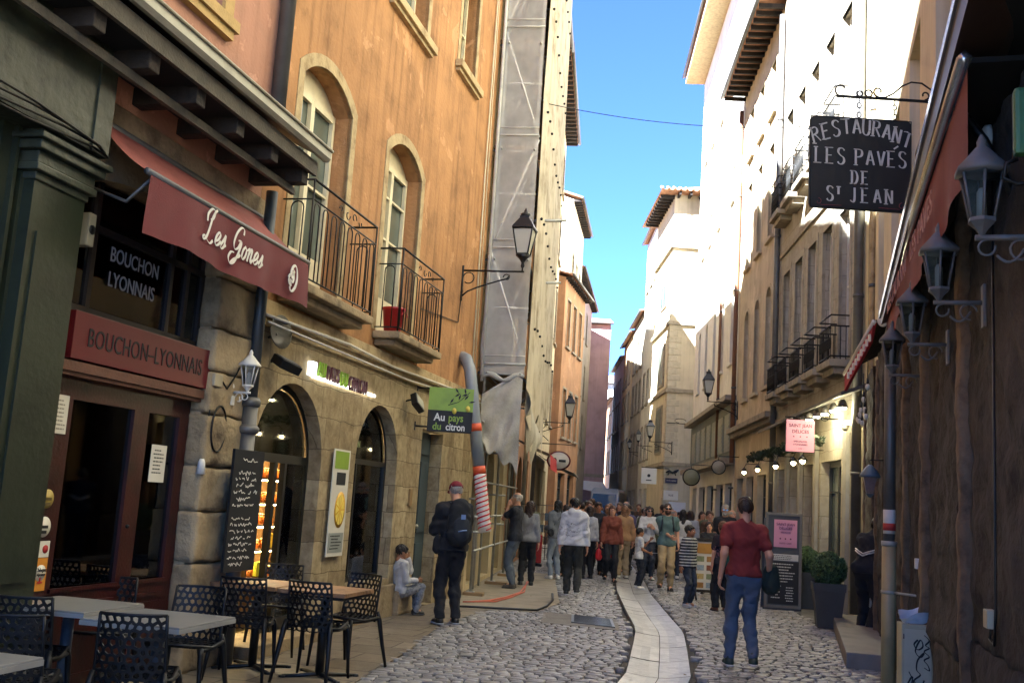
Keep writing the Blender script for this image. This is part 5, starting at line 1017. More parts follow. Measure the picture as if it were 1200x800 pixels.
# scrolled iron bracket above the sign
b=MB(); zb=5.62; b.box(.25,1.25,-.008,.008,zb-.012,zb+.012); b.tube(spiral(.30,zb+.07,.075,.03,-PI/2,-PI/2-4.3,16),.009,5)
for cx,r in ((.475,.026),(.56,.034)): b.tube(arc(cx,zb+r+.012,r,0,2*PI,16),.009,5)
b.tube(spiral(.655,zb+.07,.055,.02,-PI/2,-PI/2-5.2,18),.009,5); b.tube([(.655,0,zb+.012),(.72,0,zb+.015),(.80,0,zb+.06),(.88,0,zb+.14),(.97,0,zb+.185),(1.07,0,zb+.18),(1.16,0,zb+.12),(1.19,0,zb+.05),(1.16,0,zb+.015)],.009,5)
b.tube(spiral(1.10,zb+.06,.045,.018,-PI/2,-PI/2+5.2,18),.009,5); b.box(1.24,1.27,-.03,.03,zb-.15,zb+.25); b.tube([(1.25,0,zb),(1.5,0,zb)],.015,5); T.part('bracket',b,M['iron'])
for x in (.47,.81):
    b=MB()
    for k in range(4):
        z=zb-.035-k*.047; b.tube([(x+.018*math.cos(a)*(1 if k%2 else .35),.018*math.cos(a)*(0 if k%2 else .9),z+.027*math.sin(a)) for a in [i*PI/5 for i in range(10)]],.006,4,closed=True)
    T.part('chain',b,M['iron'])
# ================================================================ grey stone house with balcony rows
ST=stone('grey cut stone','#b3aa97','#a39b88','#7a7263',.5,.42,.4,dirt=.4,msize=.006); STY=mat('yellow cream plaster','#d0c49a',.9,.15,1.5,streak=.35,stain=.2)
xs=[-24.75,-23.4,-22.05,-20.7,-19.35]; WZ=((4.6,7.5),(9.05,11.6),(13.0,15.2))
D_=building('building','grey stone house with two rows of small iron balconies on the right',R2,-25.2,-18.05,19,ST,rows(xs,WZ,.78),.5,surr_m=mat('worn limestone surround','#a39a86',.85,.2,4,bump=.4,stain=.5,col2='#857c68'),sill=False,shop=[(-24.9,-23.9,.1,2.75),(-23.5,-22.5,.1,2.75),(-22.1,-21.2,.1,2.75),(-20.6,-19.0,.1,2.75)],surw=.14)
b=MB(); b.box(-25.2,-18.05,-.07,-.003,3.9,3.978); b.box(-25.2,-18.05,-.05,-.003,8.0,8.12); D_.part('cornice',b,GS)
b=MB()
for x in (-25.18,-23.8,-22.4,-20.95,-18.6): b.box(x,x+.22,-.08,-.003,0,3.2,.01)
D_.part('pilaster',b,mat('pale grey shop stone','#9b978a',.8,.2,3,stain=.4))
BR=None
def rbal(x,z,lab,w_=.92):
    T=Thing('balcony',lab,'balcony',R2,(x,0,z-.1),'small iron balconies on the grey stone house'); b=MB(); b.box(x-w_/2-.05,x+w_/2+.05,-.38,-.003,z-.13,z,.012); b.box(x-w_/2+.05,x+w_/2-.05,-.28,-.003,z-.26,z-.132,.012); T.part('slab',b,GS)
    r=MB()
    for zz in (z+.82,z+.06,z+.62): r.tube([(x-w_/2,0,zz),(x-w_/2,-.34,zz),(x+w_/2,-.34,zz),(x+w_/2,0,zz)],.016,5)
    T.part('rail',r,M['iron']); q=MB()
    for k in range(9): xx=x-w_/2+(k+.5)*w_/9; q.tube([(xx,-.34,z),(xx,-.34,z+.62)],.009,4); q.tube([(xx+.05*math.cos(t),-.34,z+.3+.12*math.sin(t)) for t in [i*PI/4 for i in range(8)]],.007,4,closed=True)
    for sx_ in (-1,1):
        for k in range(3): q.tube([(x+sx_*w_/2,-.07-.1*k,z),(x+sx_*w_/2,-.07-.1*k,z+.62)],.009,4)
    T.part('balusters',q,M['iron']); return T
nm=['farthest','fourth','third','second','nearest']
for k,x in enumerate(xs): rbal(x+.39,4.53,f'{nm[k]} small balcony of the lower row on the grey stone house')
for k,x in enumerate(xs): rbal(x+.39,8.97,f'{nm[k]} small balcony of the upper row on the grey stone house')
D2=building('building','narrow cream house with tall pipes between the grey stone house and the dark piers',R2,-18.03,-13.5,18,STY,rows((-17.2,-15.4),((4.7,6.8),(8.4,10.5),(12,14)),.8),.5,surr_m=GS,shop=[(-17.4,-16.3,.1,2.7)])
for x,l,m_,r in ((-17.6,'thick grey pipe up the cream house','g',.085),(-16.75,'thin beige pipe beside the thick grey one','w',.05),(-15.6,'pale pipe on the cream house above the red side awning','p',.07),(-25.2,'blue grey downpipe at the end of the grey stone house','g',.075),(-31.85,'rust brown downpipe between the beige and white houses','b',.07),(-35.4,'thin brown pipe on the tall white house','b',.05)):
    T=Thing('drainpipe',l,'drainpipe',R2,(x,-.1,0)); b=MB(); b.tube([(x,-.1,.1 if x>-30 else 3.2),(x,-.1,17 if x>-25 else 14.6)],r,9); T.part('pipe',b,{'g':M['zinc'],'w':M['surr'],'p':M['zincp'],'b':mat('rusty brown pipe','#7a5238',.6)}[m_]); b=MB()
    for z in (2.4,5.5,8.6,11.7): b.tube([(x,-.1,z),(x,-.1,z+.06)],r+.012,9)
    T.part('collar',b,M['zinc'])
# string of awning lamps over the shop, warm
T=Thing('shop_canopy','narrow dark canopy with a row of lit reflector lamps over the stone house shops','canopy',R2,(-19.5,-.4,3.8))
b=MB(); b.add([(-25,0,3.9),(-16.9,0,3.95),(-16.9,-.55,3.74),(-25,-.5,3.66),(-25,0,3.84),(-16.9,0,3.88),(-16.9,-.55,3.68),(-25,-.5,3.60)],[(0,1,2,3),(4,5,6,7),(0,1,5,4),(3,2,6,7),(1,2,6,5),(0,3,7,4)]); T.part('roof',b,M['zinc'])
EL=emit('warm spot','#ffe7a0',5)
for k in range(6):
    x=-17.3-.62*k; T=Thing('spotlight',f'lit spotlight number {k+1} from the near end under the stone house canopy'.replace('number 1','first').replace('number 2','second').replace('number 3','third').replace('number 4','fourth').replace('number 5','fifth').replace('number 6','sixth'),'spotlight',R2,(x,-.4,3.6),'spotlights under the stone house canopy'); b=MB(); b.lathe([(.03,.14),(.06,.10),(.09,.0)],(x,-.42,3.52),10); T.part('shade',b,M['zinc']); b=MB(); b.ball((x,-.42,3.51),(.07,.07,.03),8,5); T.part('bulb',b,EL)
for x in (-17.8,-19.3): l=bpy.data.lights.new('spot_glow','POINT'); l.energy=5; l.color=(1,.85,.5); l.shadow_soft_size=.1; lo=bpy.data.objects.new('spot_glow',l); COL.objects.link(lo); lo.location=R2.p(x,-.35,3.4)
for k,x in enumerate((-26.9,-24.9,-22.65,-20.8,-19.95)):
    T=Thing('shop_lamp',f'{["farthest","fourth","third","second","nearest"][k]} gooseneck lamp glowing under the shop garland','lamp',R2,(x,-.5,2.75),'gooseneck lamps under the garland'); b=MB(); b.lathe([(.02,.1),(.05,.07),(.1,.0)],(x,-.5,2.74),10); b.tube([(x,-.5,2.84),(x,-.45,2.95),(x,-.1,2.95)],.01,5); T.part('shade',b,M['black']); b=MB(); b.ball((x,-.5,2.72),.05,8,6); T.part('bulb',b,EW)
# garland of greenery over the shops
GRm=mat('garland leaves','#33402a',.7,.4,9,island=.3); b=MB(); rng=random.Random(4)
for k in range(900):
    x=-27+8*rng.random(); p=Vector((x,-.25-.22*rng.random(),3.02+.16*rng.random()+.04*math.sin(x*5))); d1=Vector((rng.uniform(-1,1),rng.uniform(-1,1),rng.uniform(-1,1))).normalized()*.06; d2=d1.cross(Vector((rng.random(),1,rng.random()))).normalized()*.03; b.quad(tuple(p-d1),tuple(p+d2),tuple(p+d1),tuple(p-d2))
single('garland','ragged green garland hung over the beige and stone house shopfronts','garland',b,GRm,R2,(-23,-.3,3.0),fix=False)
# pink projecting sign
def tiny_lines(x,z,wd,n,dz,y,seed=1): return textlines(x,z,wd,n,dz,y,random.Random(seed))
PKF=Frame((5.17,18.95),-.08); PK=mat('pink sign paint','#d08fa2',.5,.06,2); PLUM=mat('plum ink','#5a2240',.6)
T=Thing('hanging_sign','pink SAINT JEAN DELICES sign projecting from the grey stone house','sign',PKF,(.27,0,2.85)); b=MB(); b.box(0,.52,-.02,.02,2.83,3.42,.012); T.part('board',b,PK); b=MB(); put_text(b,'SAINT JEAN',.085,.26,-.024,3.31,sx=.95,bold=.001); put_text(b,'DÉLICES',.085,.26,-.024,3.20,bold=.001)
for k in range(3): b.ball((.14+.12*k,-.022,3.11),(.013,.004,.013),8,5)
put_text(b,'SPÉCIALITÉS',.045,.26,-.024,3.02); put_text(b,'LYONNAISES',.045,.26,-.024,2.965); put_text(b,'•   CAFÉ   •',.03,.26,-.024,2.89); T.part('lettering',b,PLUM)
b=MB(); b.tube([(-.02,0,3.47),(.95,0,3.47)],.014,6); b.tube([(.1,0,3.47),(.1,0,3.42)],.006,4); b.tube([(.42,0,3.47),(.42,0,3.42)],.006,4); b.tube(arc(.7,3.52,.09,PI/2,2.3*PI),.009,5); T.part('bracket',b,M['iron'])
T=Thing('security_camera','small white dome camera under the spotlit canopy','camera',R2,(-18.0,-.15,3.3)); b=MB(); b.box(-18.05,-17.9,-.2,-.0,3.28,3.36,.01); T.part('mount',b,M['white']); b=MB(); b.ball((-17.98,-.2,3.24),.06); T.part('dome',b,M['zinc'])
# red side awning
b=MB(); F=Frame((5.02,13.9),0); P=[R2.p(-13.95,-.85,4.38),R2.p(-15.5,-.85,3.84),R2.p(-15.5,-.85,3.58),R2.p(-14.15,-.85,4.12)]
T=Thing('awning','small red lettered awning sloping below the cream house pipes','awning',WORLD,(P[0].x,P[0].y,3.6)); b=MB(); N_=Vector((.05,.03,0)); b.add([tuple(p) for p in P]+[tuple(p+N_) for p in P],[(0,1,2,3),(4,5,6,7),(0,1,5,4),(1,2,6,5),(2,3,7,6),(3,0,4,7)]); T.part('valance',b,mat('crimson canvas','#a22532',.7,.15,3)); 
b=MB(); Q=[p+Vector((.0,0,.0)) for p in P]; W_=[R2.p(-13.95,0,4.62),R2.p(-15.5,0,4.35)]; b.add([tuple(P[0]+Vector((0,0,.015))),tuple(P[1]+Vector((0,0,.015))),tuple(W_[1]),tuple(W_[0])],[(0,1,2,3)]); T.part('canopy',b,M['oldwood']); b=MB(); b.tube([tuple(P[0]),tuple(P[1])],.035,6); T.part('bar',b,M['white']); b=MB(); b.ball(tuple(P[0]+Vector((.12,0,.02))),(.08,.03,.09)); T.part('end_cap',b,M['win_white'])
b=MB(); d1=(P[1]-P[0]); 
for k in range(9): c=P[0]+d1*(.12+.09*k)+Vector((-.012,-.01,-.14)); b.box(c.x-.012,c.x+.012,c.y-.03,c.y+.03,c.z-.05,c.z+.05)
T.part('lettering',b,M['white'])
# dark festoon bulbs
for k in range(9):
    p=R1.p(-13.2-.28*k,-.35,3.15-.22*math.sin(k*1.9)**2+.3*(k%3==0)*.5); T=Thing('festoon_bulb','unlit festoon bulb dangling below the small red awning','bulb',WORLD,tuple(p),'unlit festoon bulbs below the red awning'); b=MB(); b.tube([tuple(p+Vector((0,0,.35))),tuple(p+Vector((0,0,.06)))],.006,4); b.lathe([(.014,.1),(.018,.03)],tuple(p),7); T.part('flex',b,M['black']); b=MB(); b.ball(tuple(p),(.03,.03,.045),8,6); T.part('bulb',b,M['win_white'])
# ================================================================ beige house, white house, quoined corner house
E1=building('building','beige plastered house with arched first floor windows on the right',R2,-31.8,-25.25,15,mat('warm beige plaster','#bcad8e',.9,.18,1.5,streak=.3,stain=.3,col2='#a3957a',patch=.2),[(x,x+.72,5.0,7.65,.2) for x in (-30.6,-28.85,-27.1)]+[(x,x+.72,9.0,11.6,0) for x in (-30.6,-28.85,-27.1)]+[(x,x+.72,12.5,14,0) for x in (-30.6,-28.85,-27.1)],.7,surr_m=mat('buff surround','#b3a485',.85,.15,4,stain=.3),shop=[(-31.3,-30.2,.1,2.7),(-29.6,-28.4,.1,2.7),(-27.8,-26.5,.1,2.7)],surw=.1)
b=MB(); b.box(-31.8,-25.25,-.3,-.003,4.05,4.2,.015); b.box(-31.8,-25.25,-.18,-.003,3.93,4.048); E1.part('cornice',b,GS)
E2=building('building','tall white sunlit house with small windows and a thick pale eave on the right',R2,-44,-31.85,21,PW,[(x,x+.7,6.5,9.0,.2) for x in (-42.6,-40.4,-38,-35.9,-33.6)]+[(x,x+.6,12.2,13.5) for x in (-42.4,-40.2,-37.6,-34.2,-32.6)]+[(x,x+.6,16.4,17.6) for x in (-42.4,-40.2,-37.6,-34.2,-32.6)],.9,surr_m=None,shop=[(-43,-41.6,.1,2.6),(-40.8,-39,.1,2.6),(-38.4,-36.6,.1,2.6),(-36,-34.2,.1,2.6),(-33.8,-32.3,.1,2.6)],rafters=False)
b=MB(); b.box(-44,-31.85,-.85,-.003,20.7,20.98); E2.part('eave',b,mat('pale speckled soffit','#a89a76',.9,.3,9)); b=MB(); b.box(-44,-31.85,-.35,-.003,5.15,5.3); b.box(-44,-31.85,-.45,-.003,3.15,3.35); E2.part('cornice',b,GS)
b=MB(); b.box(-43.8,-31.9,-.06,-.003,3.4,5.1); E2.part('shop_band',b,mat('grey green shop paint','#5c6157',.6,.2,2))
for k in range(7):
    x=-42.9+k*1.55; b=MB(); b.box(x,x+1.1,-.1,-.062,3.6,4.8); 
    for j in range(8): b.box(x+.08,x+1.02,-.115,-.101,3.68+j*.135,3.74+j*.135)
    E2.part('shutter',b,mat('pale shutter','#8f8f80',.6,.15,3))
# round and oval projecting signs
def round_sign(label,px,py,z,r,col,txt=None):
    F=Frame((px,py),-.05); T=Thing('hanging_sign',label,'sign',F,(0,0,z-r)); b=MB(); b.push(Matrix.Translation((0,.02,z))@Matrix.Rotation(PI/2,4,'X')); b.lathe([(r,0),(r,.05)],n=28); b.pop(); T.part('rim',b,M['oldwood']); b=MB(); b.push(Matrix.Translation((0,-.031,z))@Matrix.Rotation(PI/2,4,'X')); b.lathe([(r*.86,0),(r*.86,.01)],n=28); b.pop(); T.part('face',b,col)
    if txt: b=MB(); put_text(b,txt,r*.36,0,-.046,z,sx=.8); T.part('lettering',b,M['ink'])
    b=MB(); b.tube([(0,0,z+r),(0,0,z+r+.12),(1.0,0,z+r+.12)],.014,5); T.part('bracket',b,M['iron']); return T
round_sign('round greenish hanging sign before the quoined corner',6.0,33,2.72,.28,mat('olive sign face','#8a8868',.5)); round_sign('round bordered hanging sign over the beige house shop',6.45,31,3.0,.22,mat('cream sign face','#9a927c',.5),'ESTAMINET' if 0 else None)
T=street_lantern('street_lamp','black street lantern on the arm between the beige and white houses',R2,-31.3,-.95,5.25,1.1); lantern_arm(T,-31.3,-.95,-31.5,0,5.0,M['iron'])
# corner house with quoins: end wall faces down the street
QF=Frame((7.16,46),0); wins_end=[]
Q_=Thing('building','cream corner house with pale stone quoins and rafter tails, facing down the street','building',QF,(0,0,0))
W5=mat('cream corner plaster','#c9bd9f',.9,.15,1.5,streak=.25,stain=.25)
b=MB(); b.box(0,6,0,5.4,0,16.2); sF=Frame((7.16,46),math.atan2(1,.03))
Q_.part('wall',b,W5)
b=MB()
for k in range(40):
    z=.2+k*.29; w_=.55 if k%2 else .38; b.box(-.02,w_,-.03,-.002,z,z+.26,.008); b.box(-.03,-.002,-.0,.3 if k%2 else .5,z,z+.26,.008)
    if z>12: break
Q_.part('quoin',b,mat('pale quoin stone','#b5aa90',.85,.2,4,bump=.4,island=.1))
b=MB()
for z in (3.6,6.9,10.0,13.6): b.box(-.1,6,-.12,-.003,z,z+.16); b.box(-.12,-.003,-.1,5.4,z,z+.16)
Q_.part('cornice',b,GS)
for z0,z1 in ((4.3,6.3),(7.4,9.2),(11.2,12.2)):
    b=MB(); b.box(-.06,-.003,1.2,3.0,z0-.1,z1+.12); f_=Q_.part('window',b,GS); p=MB(); p.box(-.07,-.061,1.35,2.05,z0,z1); p.box(-.07,-.061,2.15,2.85,z0,z1); Q_.part('pane',p,M['pane'],f_)
b=MB(); b.add([(-.75,-.7,16.15),(6.5,-.7,16.15),(6.5,6,16.15),(-.75,6,16.15),(3,2.6,17.6)],[(0,1,2,3),(0,1,4),(1,2,4),(2,3,4),(3,0,4)]); rf=Q_.part('roof',b,M['roof']); b=MB()
for k in range(12): b.box(.1+k*.5,.2+k*.5,-.62,-.003,15.98,16.13)
for k in range(11): b.box(-.66,-.003,.1+k*.5,.2+k*.5,15.98,16.13)
Q_.part('rafter',b,M['oldwood'],rf)
b=MB(); k_=0
while k_<26: b.tube([(-.7+k_*.28,-.74,16.2),(-.7+k_*.28,-.3,16.38)],.07,6); k_+=1
Q_.part('roof_tile',b,M['roof'],rf)
# plaques and posters on the end wall
def plaque(name,label,x,z,w_,h,m,cat,txt=None,ts=.1,tm=None,y=-.05):
    T=Thing(name,label,cat,QF,(x,y,z)); b=MB(); b.box(x-w_/2,x+w_/2,y,y+.03,z-h/2,z+h/2,.004); T.part('panel',b,m)
    if txt: b=MB(); put_text(b,txt,ts,x,y-.006,z); T.part('lettering',b,tm or M['ink'])
    return T
plaque('street_plaque','dark blue street name plaque on the corner house',.32,2.95,.55,.22,mat('enamel blue','#2c3350',.3),'plaque','RUE S⸍ JEAN'.replace('⸍','t'),.08,M['white']); plaque('street_plaque','white bordered plaque below the blue one on the corner house',.32,2.3,.65,.42,M['white'],'plaque','RUE',.12)
plaque('poster','large white poster sheet low on the corner house',.62,1.25,.75,1.55,mat('poster white','#cfd2d6',.5,.04,3),'poster'); 
T=Thing('wall_emblem','black curled animal-like ornament above the blue plaque','ornament',QF,(.3,-.06,3.2)); b=MB(); b.tube([(.05,-.07,3.3),(.2,-.07,3.38),(.35,-.07,3.3),(.5,-.07,3.36),(.62,-.07,3.45)],[.02,.06,.05,.07,.03],7); b.tube([(.2,-.07,3.3),(.15,-.07,3.18)],.02,5); b.tube([(.45,-.07,3.3),(.5,-.07,3.18)],.02,5); T.part('figure',b,M['ink'])
T=Thing('hanging_sign','white square hanging sign with a small black emblem at the quoined corner','sign',Frame((6.35,45),0),(0,0,2.8)); b=MB(); b.box(-.35,.32,-.03,.03,2.72,3.4,.01); T.part('board',b,mat('sign white','#cfcfc8',.4,.04,3)); b=MB(); b.ball((-.02,-.035,3.08),(.07,.008,.07)); b.box(-.14,.1,-.036,-.031,2.86,2.9); T.part('emblem',b,M['ink']); b=MB(); b.tube([(-.35,0,3.43),(.85,0,3.43)],.02,5); T.part('bracket',b,M['iron'])
b=MB(); b.tube([(-.0,-.2,5.5),(1.2,-.15,5.5)],.02,5); b.tube([(.6+.25*math.cos(t),-.18,5.62+.1*math.sin(t)) for t in [i*.5 for i in range(10)]],.012,4); single('iron_bracket','empty scrolled iron sign bracket on the corner house','bracket',b,M['iron'],QF,(0,-.2,5.5))
# the row beyond the corner
FR_=Frame((5.78,0),math.atan2(-1,-.03))
for a,b_,z,m_,l in ((57.8,51.5,16.7,PW,'tall sunlit pale house just beyond the quoined corner'),(64,57.9,12.8,PG,'grey house with balconies beyond the tall pale one'),(71,64.1,12.6,mat('sunlit sand plaster','#c2ad80',.9,.12,1.5),'sand coloured house in the middle of the distant right row'),(80,71.1,12.0,PW,'off white house near the end of the right row'),(92,80.1,10,PO,'orange roofed last house of the right row')):
    T=building('building',l,FR_,-a,-b_,z,m_,rows([-a+.8+k*1.9 for k in range(int((a-b_)/1.95))],((4.2,6),(7.2,9),(z-3,z-1.3)),.85),.22,surr_m=GS,d=7,rafters=False,pitch=.8,shop=[(-a+.8,-a+2.4,.1,2.7),(-a+3.2,-a+4.8,.1,2.7)])
    if z<13: b=MB(); xx=(-a-b_)/2; b.box(xx-.4,xx+.4,2.2,2.9,z+.6,z+2.1,.02); T.part('chimney',b,mat('orange brick chimney','#b5603a',.85,.2,5))
for i,(x,y,z,s,l) in enumerate(((6.2,44.2,4.75,1.1,'street lantern at the quoined corner on the right'),(6.45,50,4.9,.85,'second distant lantern on the right row'),(7.0,58,5.0,.8,'farthest lantern on the right row'))):
    F=Frame((x,y),0); T=street_lantern('street_lamp',l,F,0,0,z,s,group='street lanterns down the right side'); lantern_arm(T,0,0,1.0,.2,z-.24,M['iron'])
# wire over the street
b=MB(); pa=L2.p(18.5,-.9,9.0); pb=R2.p(-20,-.02,9.6); b.tube([tuple(pa.lerp(pb,t)+Vector((0,0,-.22*4*t*(1-t)))) for t in [i/16 for i in range(17)]],.008,4); single('overhead_cable','thin dark cable sagging across the street from scaffold to stone house','cable',b,M['black'])
# ================================================================ cafe furniture
def _h(a,b): x=math.sin(a*127.1+b*311.7)*43758.5453; return x-math.floor(x)
def lattice(mb,w_,h_,nx,ny,f,thick=.008,fill=.72,seed=0,jit=.34):
    """perforated panel of irregular cells mapped by f(u,v)->point,normal"""
    cw=w_/nx; rh=h_/ny
    def V(x,z):
        kx,kz=round(x/cw*4),round(z/rh*6); jx=(_h(kx+seed,kz)-.5)*cw*jit; jz=(_h(kx+31+seed,kz+7)-.5)*rh*jit; return min(w_,max(0,x+jx if 0.02*w_<x<w_*.98 else x)),min(h_,max(0,z+jz if .02*h_<z<h_*.98 else z))
    for j in range(-1,ny+1):
        for i in range(-1,nx+1):
            cx=(i+.5+(.5 if j%2 else 0))*cw; cz=(j+.5)*rh
            P=[V(cx+dx*cw,cz+dz*rh) for dx,dz in ((0,-2/3),(.5,-1/3),(.5,1/3),(0,2/3),(-.5,1/3),(-.5,-1/3))]
            ax=sum(p[0] for p in P)/6; az=sum(p[1] for p in P)/6
            if max(p[0] for p in P)-min(p[0] for p in P)<cw*.3 or max(p[1] for p in P)-min(p[1] for p in P)<rh*.3: continue
            fl=fill+(_h(i*3+seed,j)-.5)*.12; Q=[(ax+(p[0]-ax)*fl,az+(p[1]-az)*fl) for p in P]
            vs=[]
            for ring in (P,Q):
                for sg in (1,-1):
                    for (x,z) in ring: p,n=f(x/w_-.5,z/h_); vs.append(tuple(p+n*thick/2*sg))
            fs=[]
            for k in range(6): l=(k+1)%6; fs+=[(k,l,12+l,12+k),(6+l,6+k,18+k,18+l),(12+k,12+l,18+l,18+k)]
            mb.add(vs,fs)
def make_chair():
    T=Thing('cafe_chair','x','chair',WORLD,(0,0,0),'black perforated cafe chairs'); BP=mat('black moulded plastic','#0c0d0f',.5,.2,6,spec=.35)
    # faces +y ; back at y=-.2
    def fb(u,v):
        y=-.20-.07*v+.10*(abs(u)*2)**2.2*.5; x=u*(.40-.03*v); z=.41+.41*v; n=Vector((-u*.5,1,.15)).normalized(); return Vector((x,y,z)),n
    b=MB(); lattice(b,.40,.41,8,9,fb,.010,.64,3)
    e=[tuple(fb(u,1)[0]) for u in [-.5+i/12 for i in range(13)]]; b.tube(e,.009,6)
    for s in (-.5,.5): b.tube([tuple(fb(s,v)[0]) for v in (0,.25,.5,.75,1)],.010,6)
    T.part('backrest',b,BP,fix=False)
    def fs_(u,v): return Vector((u*(.42-.02*v),-.19+.40*v,.45-.02*math.sin(PI*v)+.012*(v>.9))),Vector((0,0,1))
    b=MB(); lattice(b,.42,.40,8,8,fs_,.010,.62,9); b.tube([tuple(fs_(u,v)[0]) for u,v in ((-.5,0),(-.5,.5),(-.48,1),(0,1.03),(.48,1),(.5,.5),(.5,0))],.014,6); T.part('seat',b,BP,fix=False)
    for sx_ in (-1,1):
        b=MB(); b.tube([(sx_*.195,.19,.445),(sx_*.208,.205,.40),(sx_*.22,.215,.2),(sx_*.235,.225,.0)],[.024,.021,.016,.012],6); b.tube([(sx_*.2,.2,.43),(sx_*.2,.0,.425),(sx_*.2,-.2,.44)],.016,6); T.part('leg',b,BP)
        b=MB(); b.tube([(sx_*.198,-.19,.5),(sx_*.205,-.215,.42),(sx_*.225,-.26,.2),(sx_*.245,-.31,.0)],[.014,.024,.018,.013],6); T.part('leg',b,BP)
    return T
CHS=make_chair()
CH_=[(-2.07,6.24,.10,'black perforated chair in front of the right grey table, its back to the viewer'),(-2.94,6.72,.12,'black perforated chair at the near side of the left grey table'),(-2.64,5.90,.15,'black perforated chair lowest at the left frame edge, in front of the two grey tables'),
(-2.91,7.85,PI+.15,'black perforated chair on the far side of the left grey table, by the maroon door'),(-2.19,7.55,PI-.1,'black perforated chair on the far side of the right grey table'),
(-2.10,8.95,.02,'black perforated chair at the near side of the left wooden table'),(-1.50,8.98,-.22,'black perforated chair at the near side of the right wooden table'),(-1.35,9.72,PI-.55,'black perforated chair at the far right corner of the wooden tables'),(-2.12,10.25,PI,'black perforated chair behind the left wooden table, below the menu board')]
for i,(x,y,rz,l) in enumerate(CH_):
    if i==0: CHS.o.location=(x,y,.012); CHS.o.rotation_euler=(0,0,rz); CHS.o['label']=l
    else: dup(CHS,(x,y,.012),rz,l)
def bistro(label,x,y,rz,w_,d_,top,colm,legm,group,legbar=False):
    T=Thing('cafe_table',label,'table',Frame((x,y),rz),(0,0,0),group); b=MB(); b.box(-w_/2,w_/2,-d_/2,d_/2,.715,.75,.004)
    T.part('table_top',b,top); b=MB(); b.box(-w_/2-.003,w_/2+.003,-d_/2-.003,d_/2+.003,.712,.738) if not legbar else b.box(-w_/2+.02,w_/2-.02,-d_/2+.02,d_/2-.02,.69,.713)
    T.part('edge',b,colm); b=MB(); b.tube([(0,0,.03),(0,0,.71)],.038,12); T.part('column',b,legm)
    b=MB(); b.tube([(-.25,-.2,.02),(0,0,.04),(.25,.2,.02)],.018,6); b.tube([(-.25,.2,.02),(0,0,.04),(.25,-.2,.02)],.018,6)
    for sx_ in (-1,1):
        for sy in (-1,1): b.lathe([(.03,0),(.03,.02)],(sx_*.25,sy*.2,.012),8)
    T.part('base',b,M['black']); return T
TG=mat('brushed grey tabletop','#85847f',.35,.12,7,bump=.08,spec=.6,stain=.15); TE=mat('aluminium table edge','#b9b8b2',.4,.08,6,metal=.6); TW=mat('weathered wooden tabletop','#8f6a45',.55,.35,6,bump=.6,bscale=25,col2='#5e4328',stain=.4)
a0=L1.a-PI/2
bistro('grey square cafe table at the right of the two grey ones in front',-2.07,6.58,a0,.66,.68,TG,TE,mat('grey table column','#4c555e',.4),'square grey cafe tables'); bistro('grey square cafe table next to the maroon doors, left of its twin',-2.80,6.98,a0+.02,.66,.68,TG,TE,MATS['grey table column'],'square grey cafe tables'); bistro('grey square cafe table cut by the lower left frame corner',-2.47,4.72,a0,.66,.62,TG,TE,MATS['grey table column'],'square grey cafe tables')
bistro('left weathered wooden cafe table below the chalk menu',-2.10,9.35,a0,.62,.66,TW,M['oldwood'],M['black'],'weathered wooden cafe tables',True); bistro('right weathered wooden cafe table beside the lemon shop door',-1.47,9.14,a0-.02,.62,.66,TW,M['oldwood'],M['black'],'weathered wooden cafe tables',True)
# little salt/ashtray objects omitted: none visible
# ================================================================ planters, boards, racks
def leafball(cx,cy,cz,r,n,seed,sz=.022):
    rng=random.Random(seed); b=MB()
    for k in range(n):
        u=Vector((rng.gauss(0,1),rng.gauss(0,1),rng.gauss(0,1))).normalized(); rr=r*(1+.035*math.sin(u.x*9+seed)+.03*math.sin(u.y*11)+.02*math.sin(u.z*13))*(.86+.16*rng.random()**.5); p=Vector((cx,cy,cz))+u*rr
        t=u.cross(Vector((rng.gauss(0,1),rng.gauss(0,1),rng.gauss(0,1)))).normalized(); q=(u*.5+t.cross(u)*rng.uniform(-1,1)).normalized(); b.quad(tuple(p-t*sz),tuple(p+q*sz*.5),tuple(p+t*sz),tuple(p-q*sz*.5))
    return b
BOX=mat('clipped box leaves','#4d6338',.6,.35,14,island=.5,col2='#34462a'); POT=mat('dark grey planter','#45433e',.6,.12,4)
for (x,y,s,l) in ((5.05,15.95,1,'clipped ball shrub in a tapered grey planter, nearest by the doorway'),(5.62,19.1,.98,'clipped ball shrub in a grey planter behind the menu board')):
    F=Frame((x,y),-.2); T=Thing('potted_shrub',l,'plant',F,(0,0,0),'ball shrubs in grey planters'); b=MB(); b.add([(sx*a*s,sy*a*s,z*s) for a,z in ((.165,.016),(.225,.56),(.235,.56),(.24,.68),(.215,.68),(.21,.62)) for sx,sy in ((-1,-1),(1,-1),(1,1),(-1,1))],[(i*4+k,i*4+(k+1)%4,i*4+4+(k+1)%4,i*4+4+k) for i in range(5) for k in range(4)]+[(3,2,1,0),(20,21,22,23)]); T.part('planter',b,POT)
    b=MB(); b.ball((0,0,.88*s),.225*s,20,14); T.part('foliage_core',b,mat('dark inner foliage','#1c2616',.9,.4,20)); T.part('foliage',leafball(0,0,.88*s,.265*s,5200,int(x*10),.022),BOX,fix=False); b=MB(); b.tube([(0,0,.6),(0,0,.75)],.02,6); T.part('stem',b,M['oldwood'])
AF=Frame((5.03,18.45),-.10); T=Thing('menu_board','tall dark grey pavement menu board with a pink poster on top','menu board',AF,(0,0,0)); GB=mat('dark grey board','#4a4b4b',.6,.12,4)
b=MB(); b.prism([(-.33,.02),(.33,.02),(.30,1.70),(-.30,1.70)],-.03,.03); T.part('board',b,GB); b=MB()
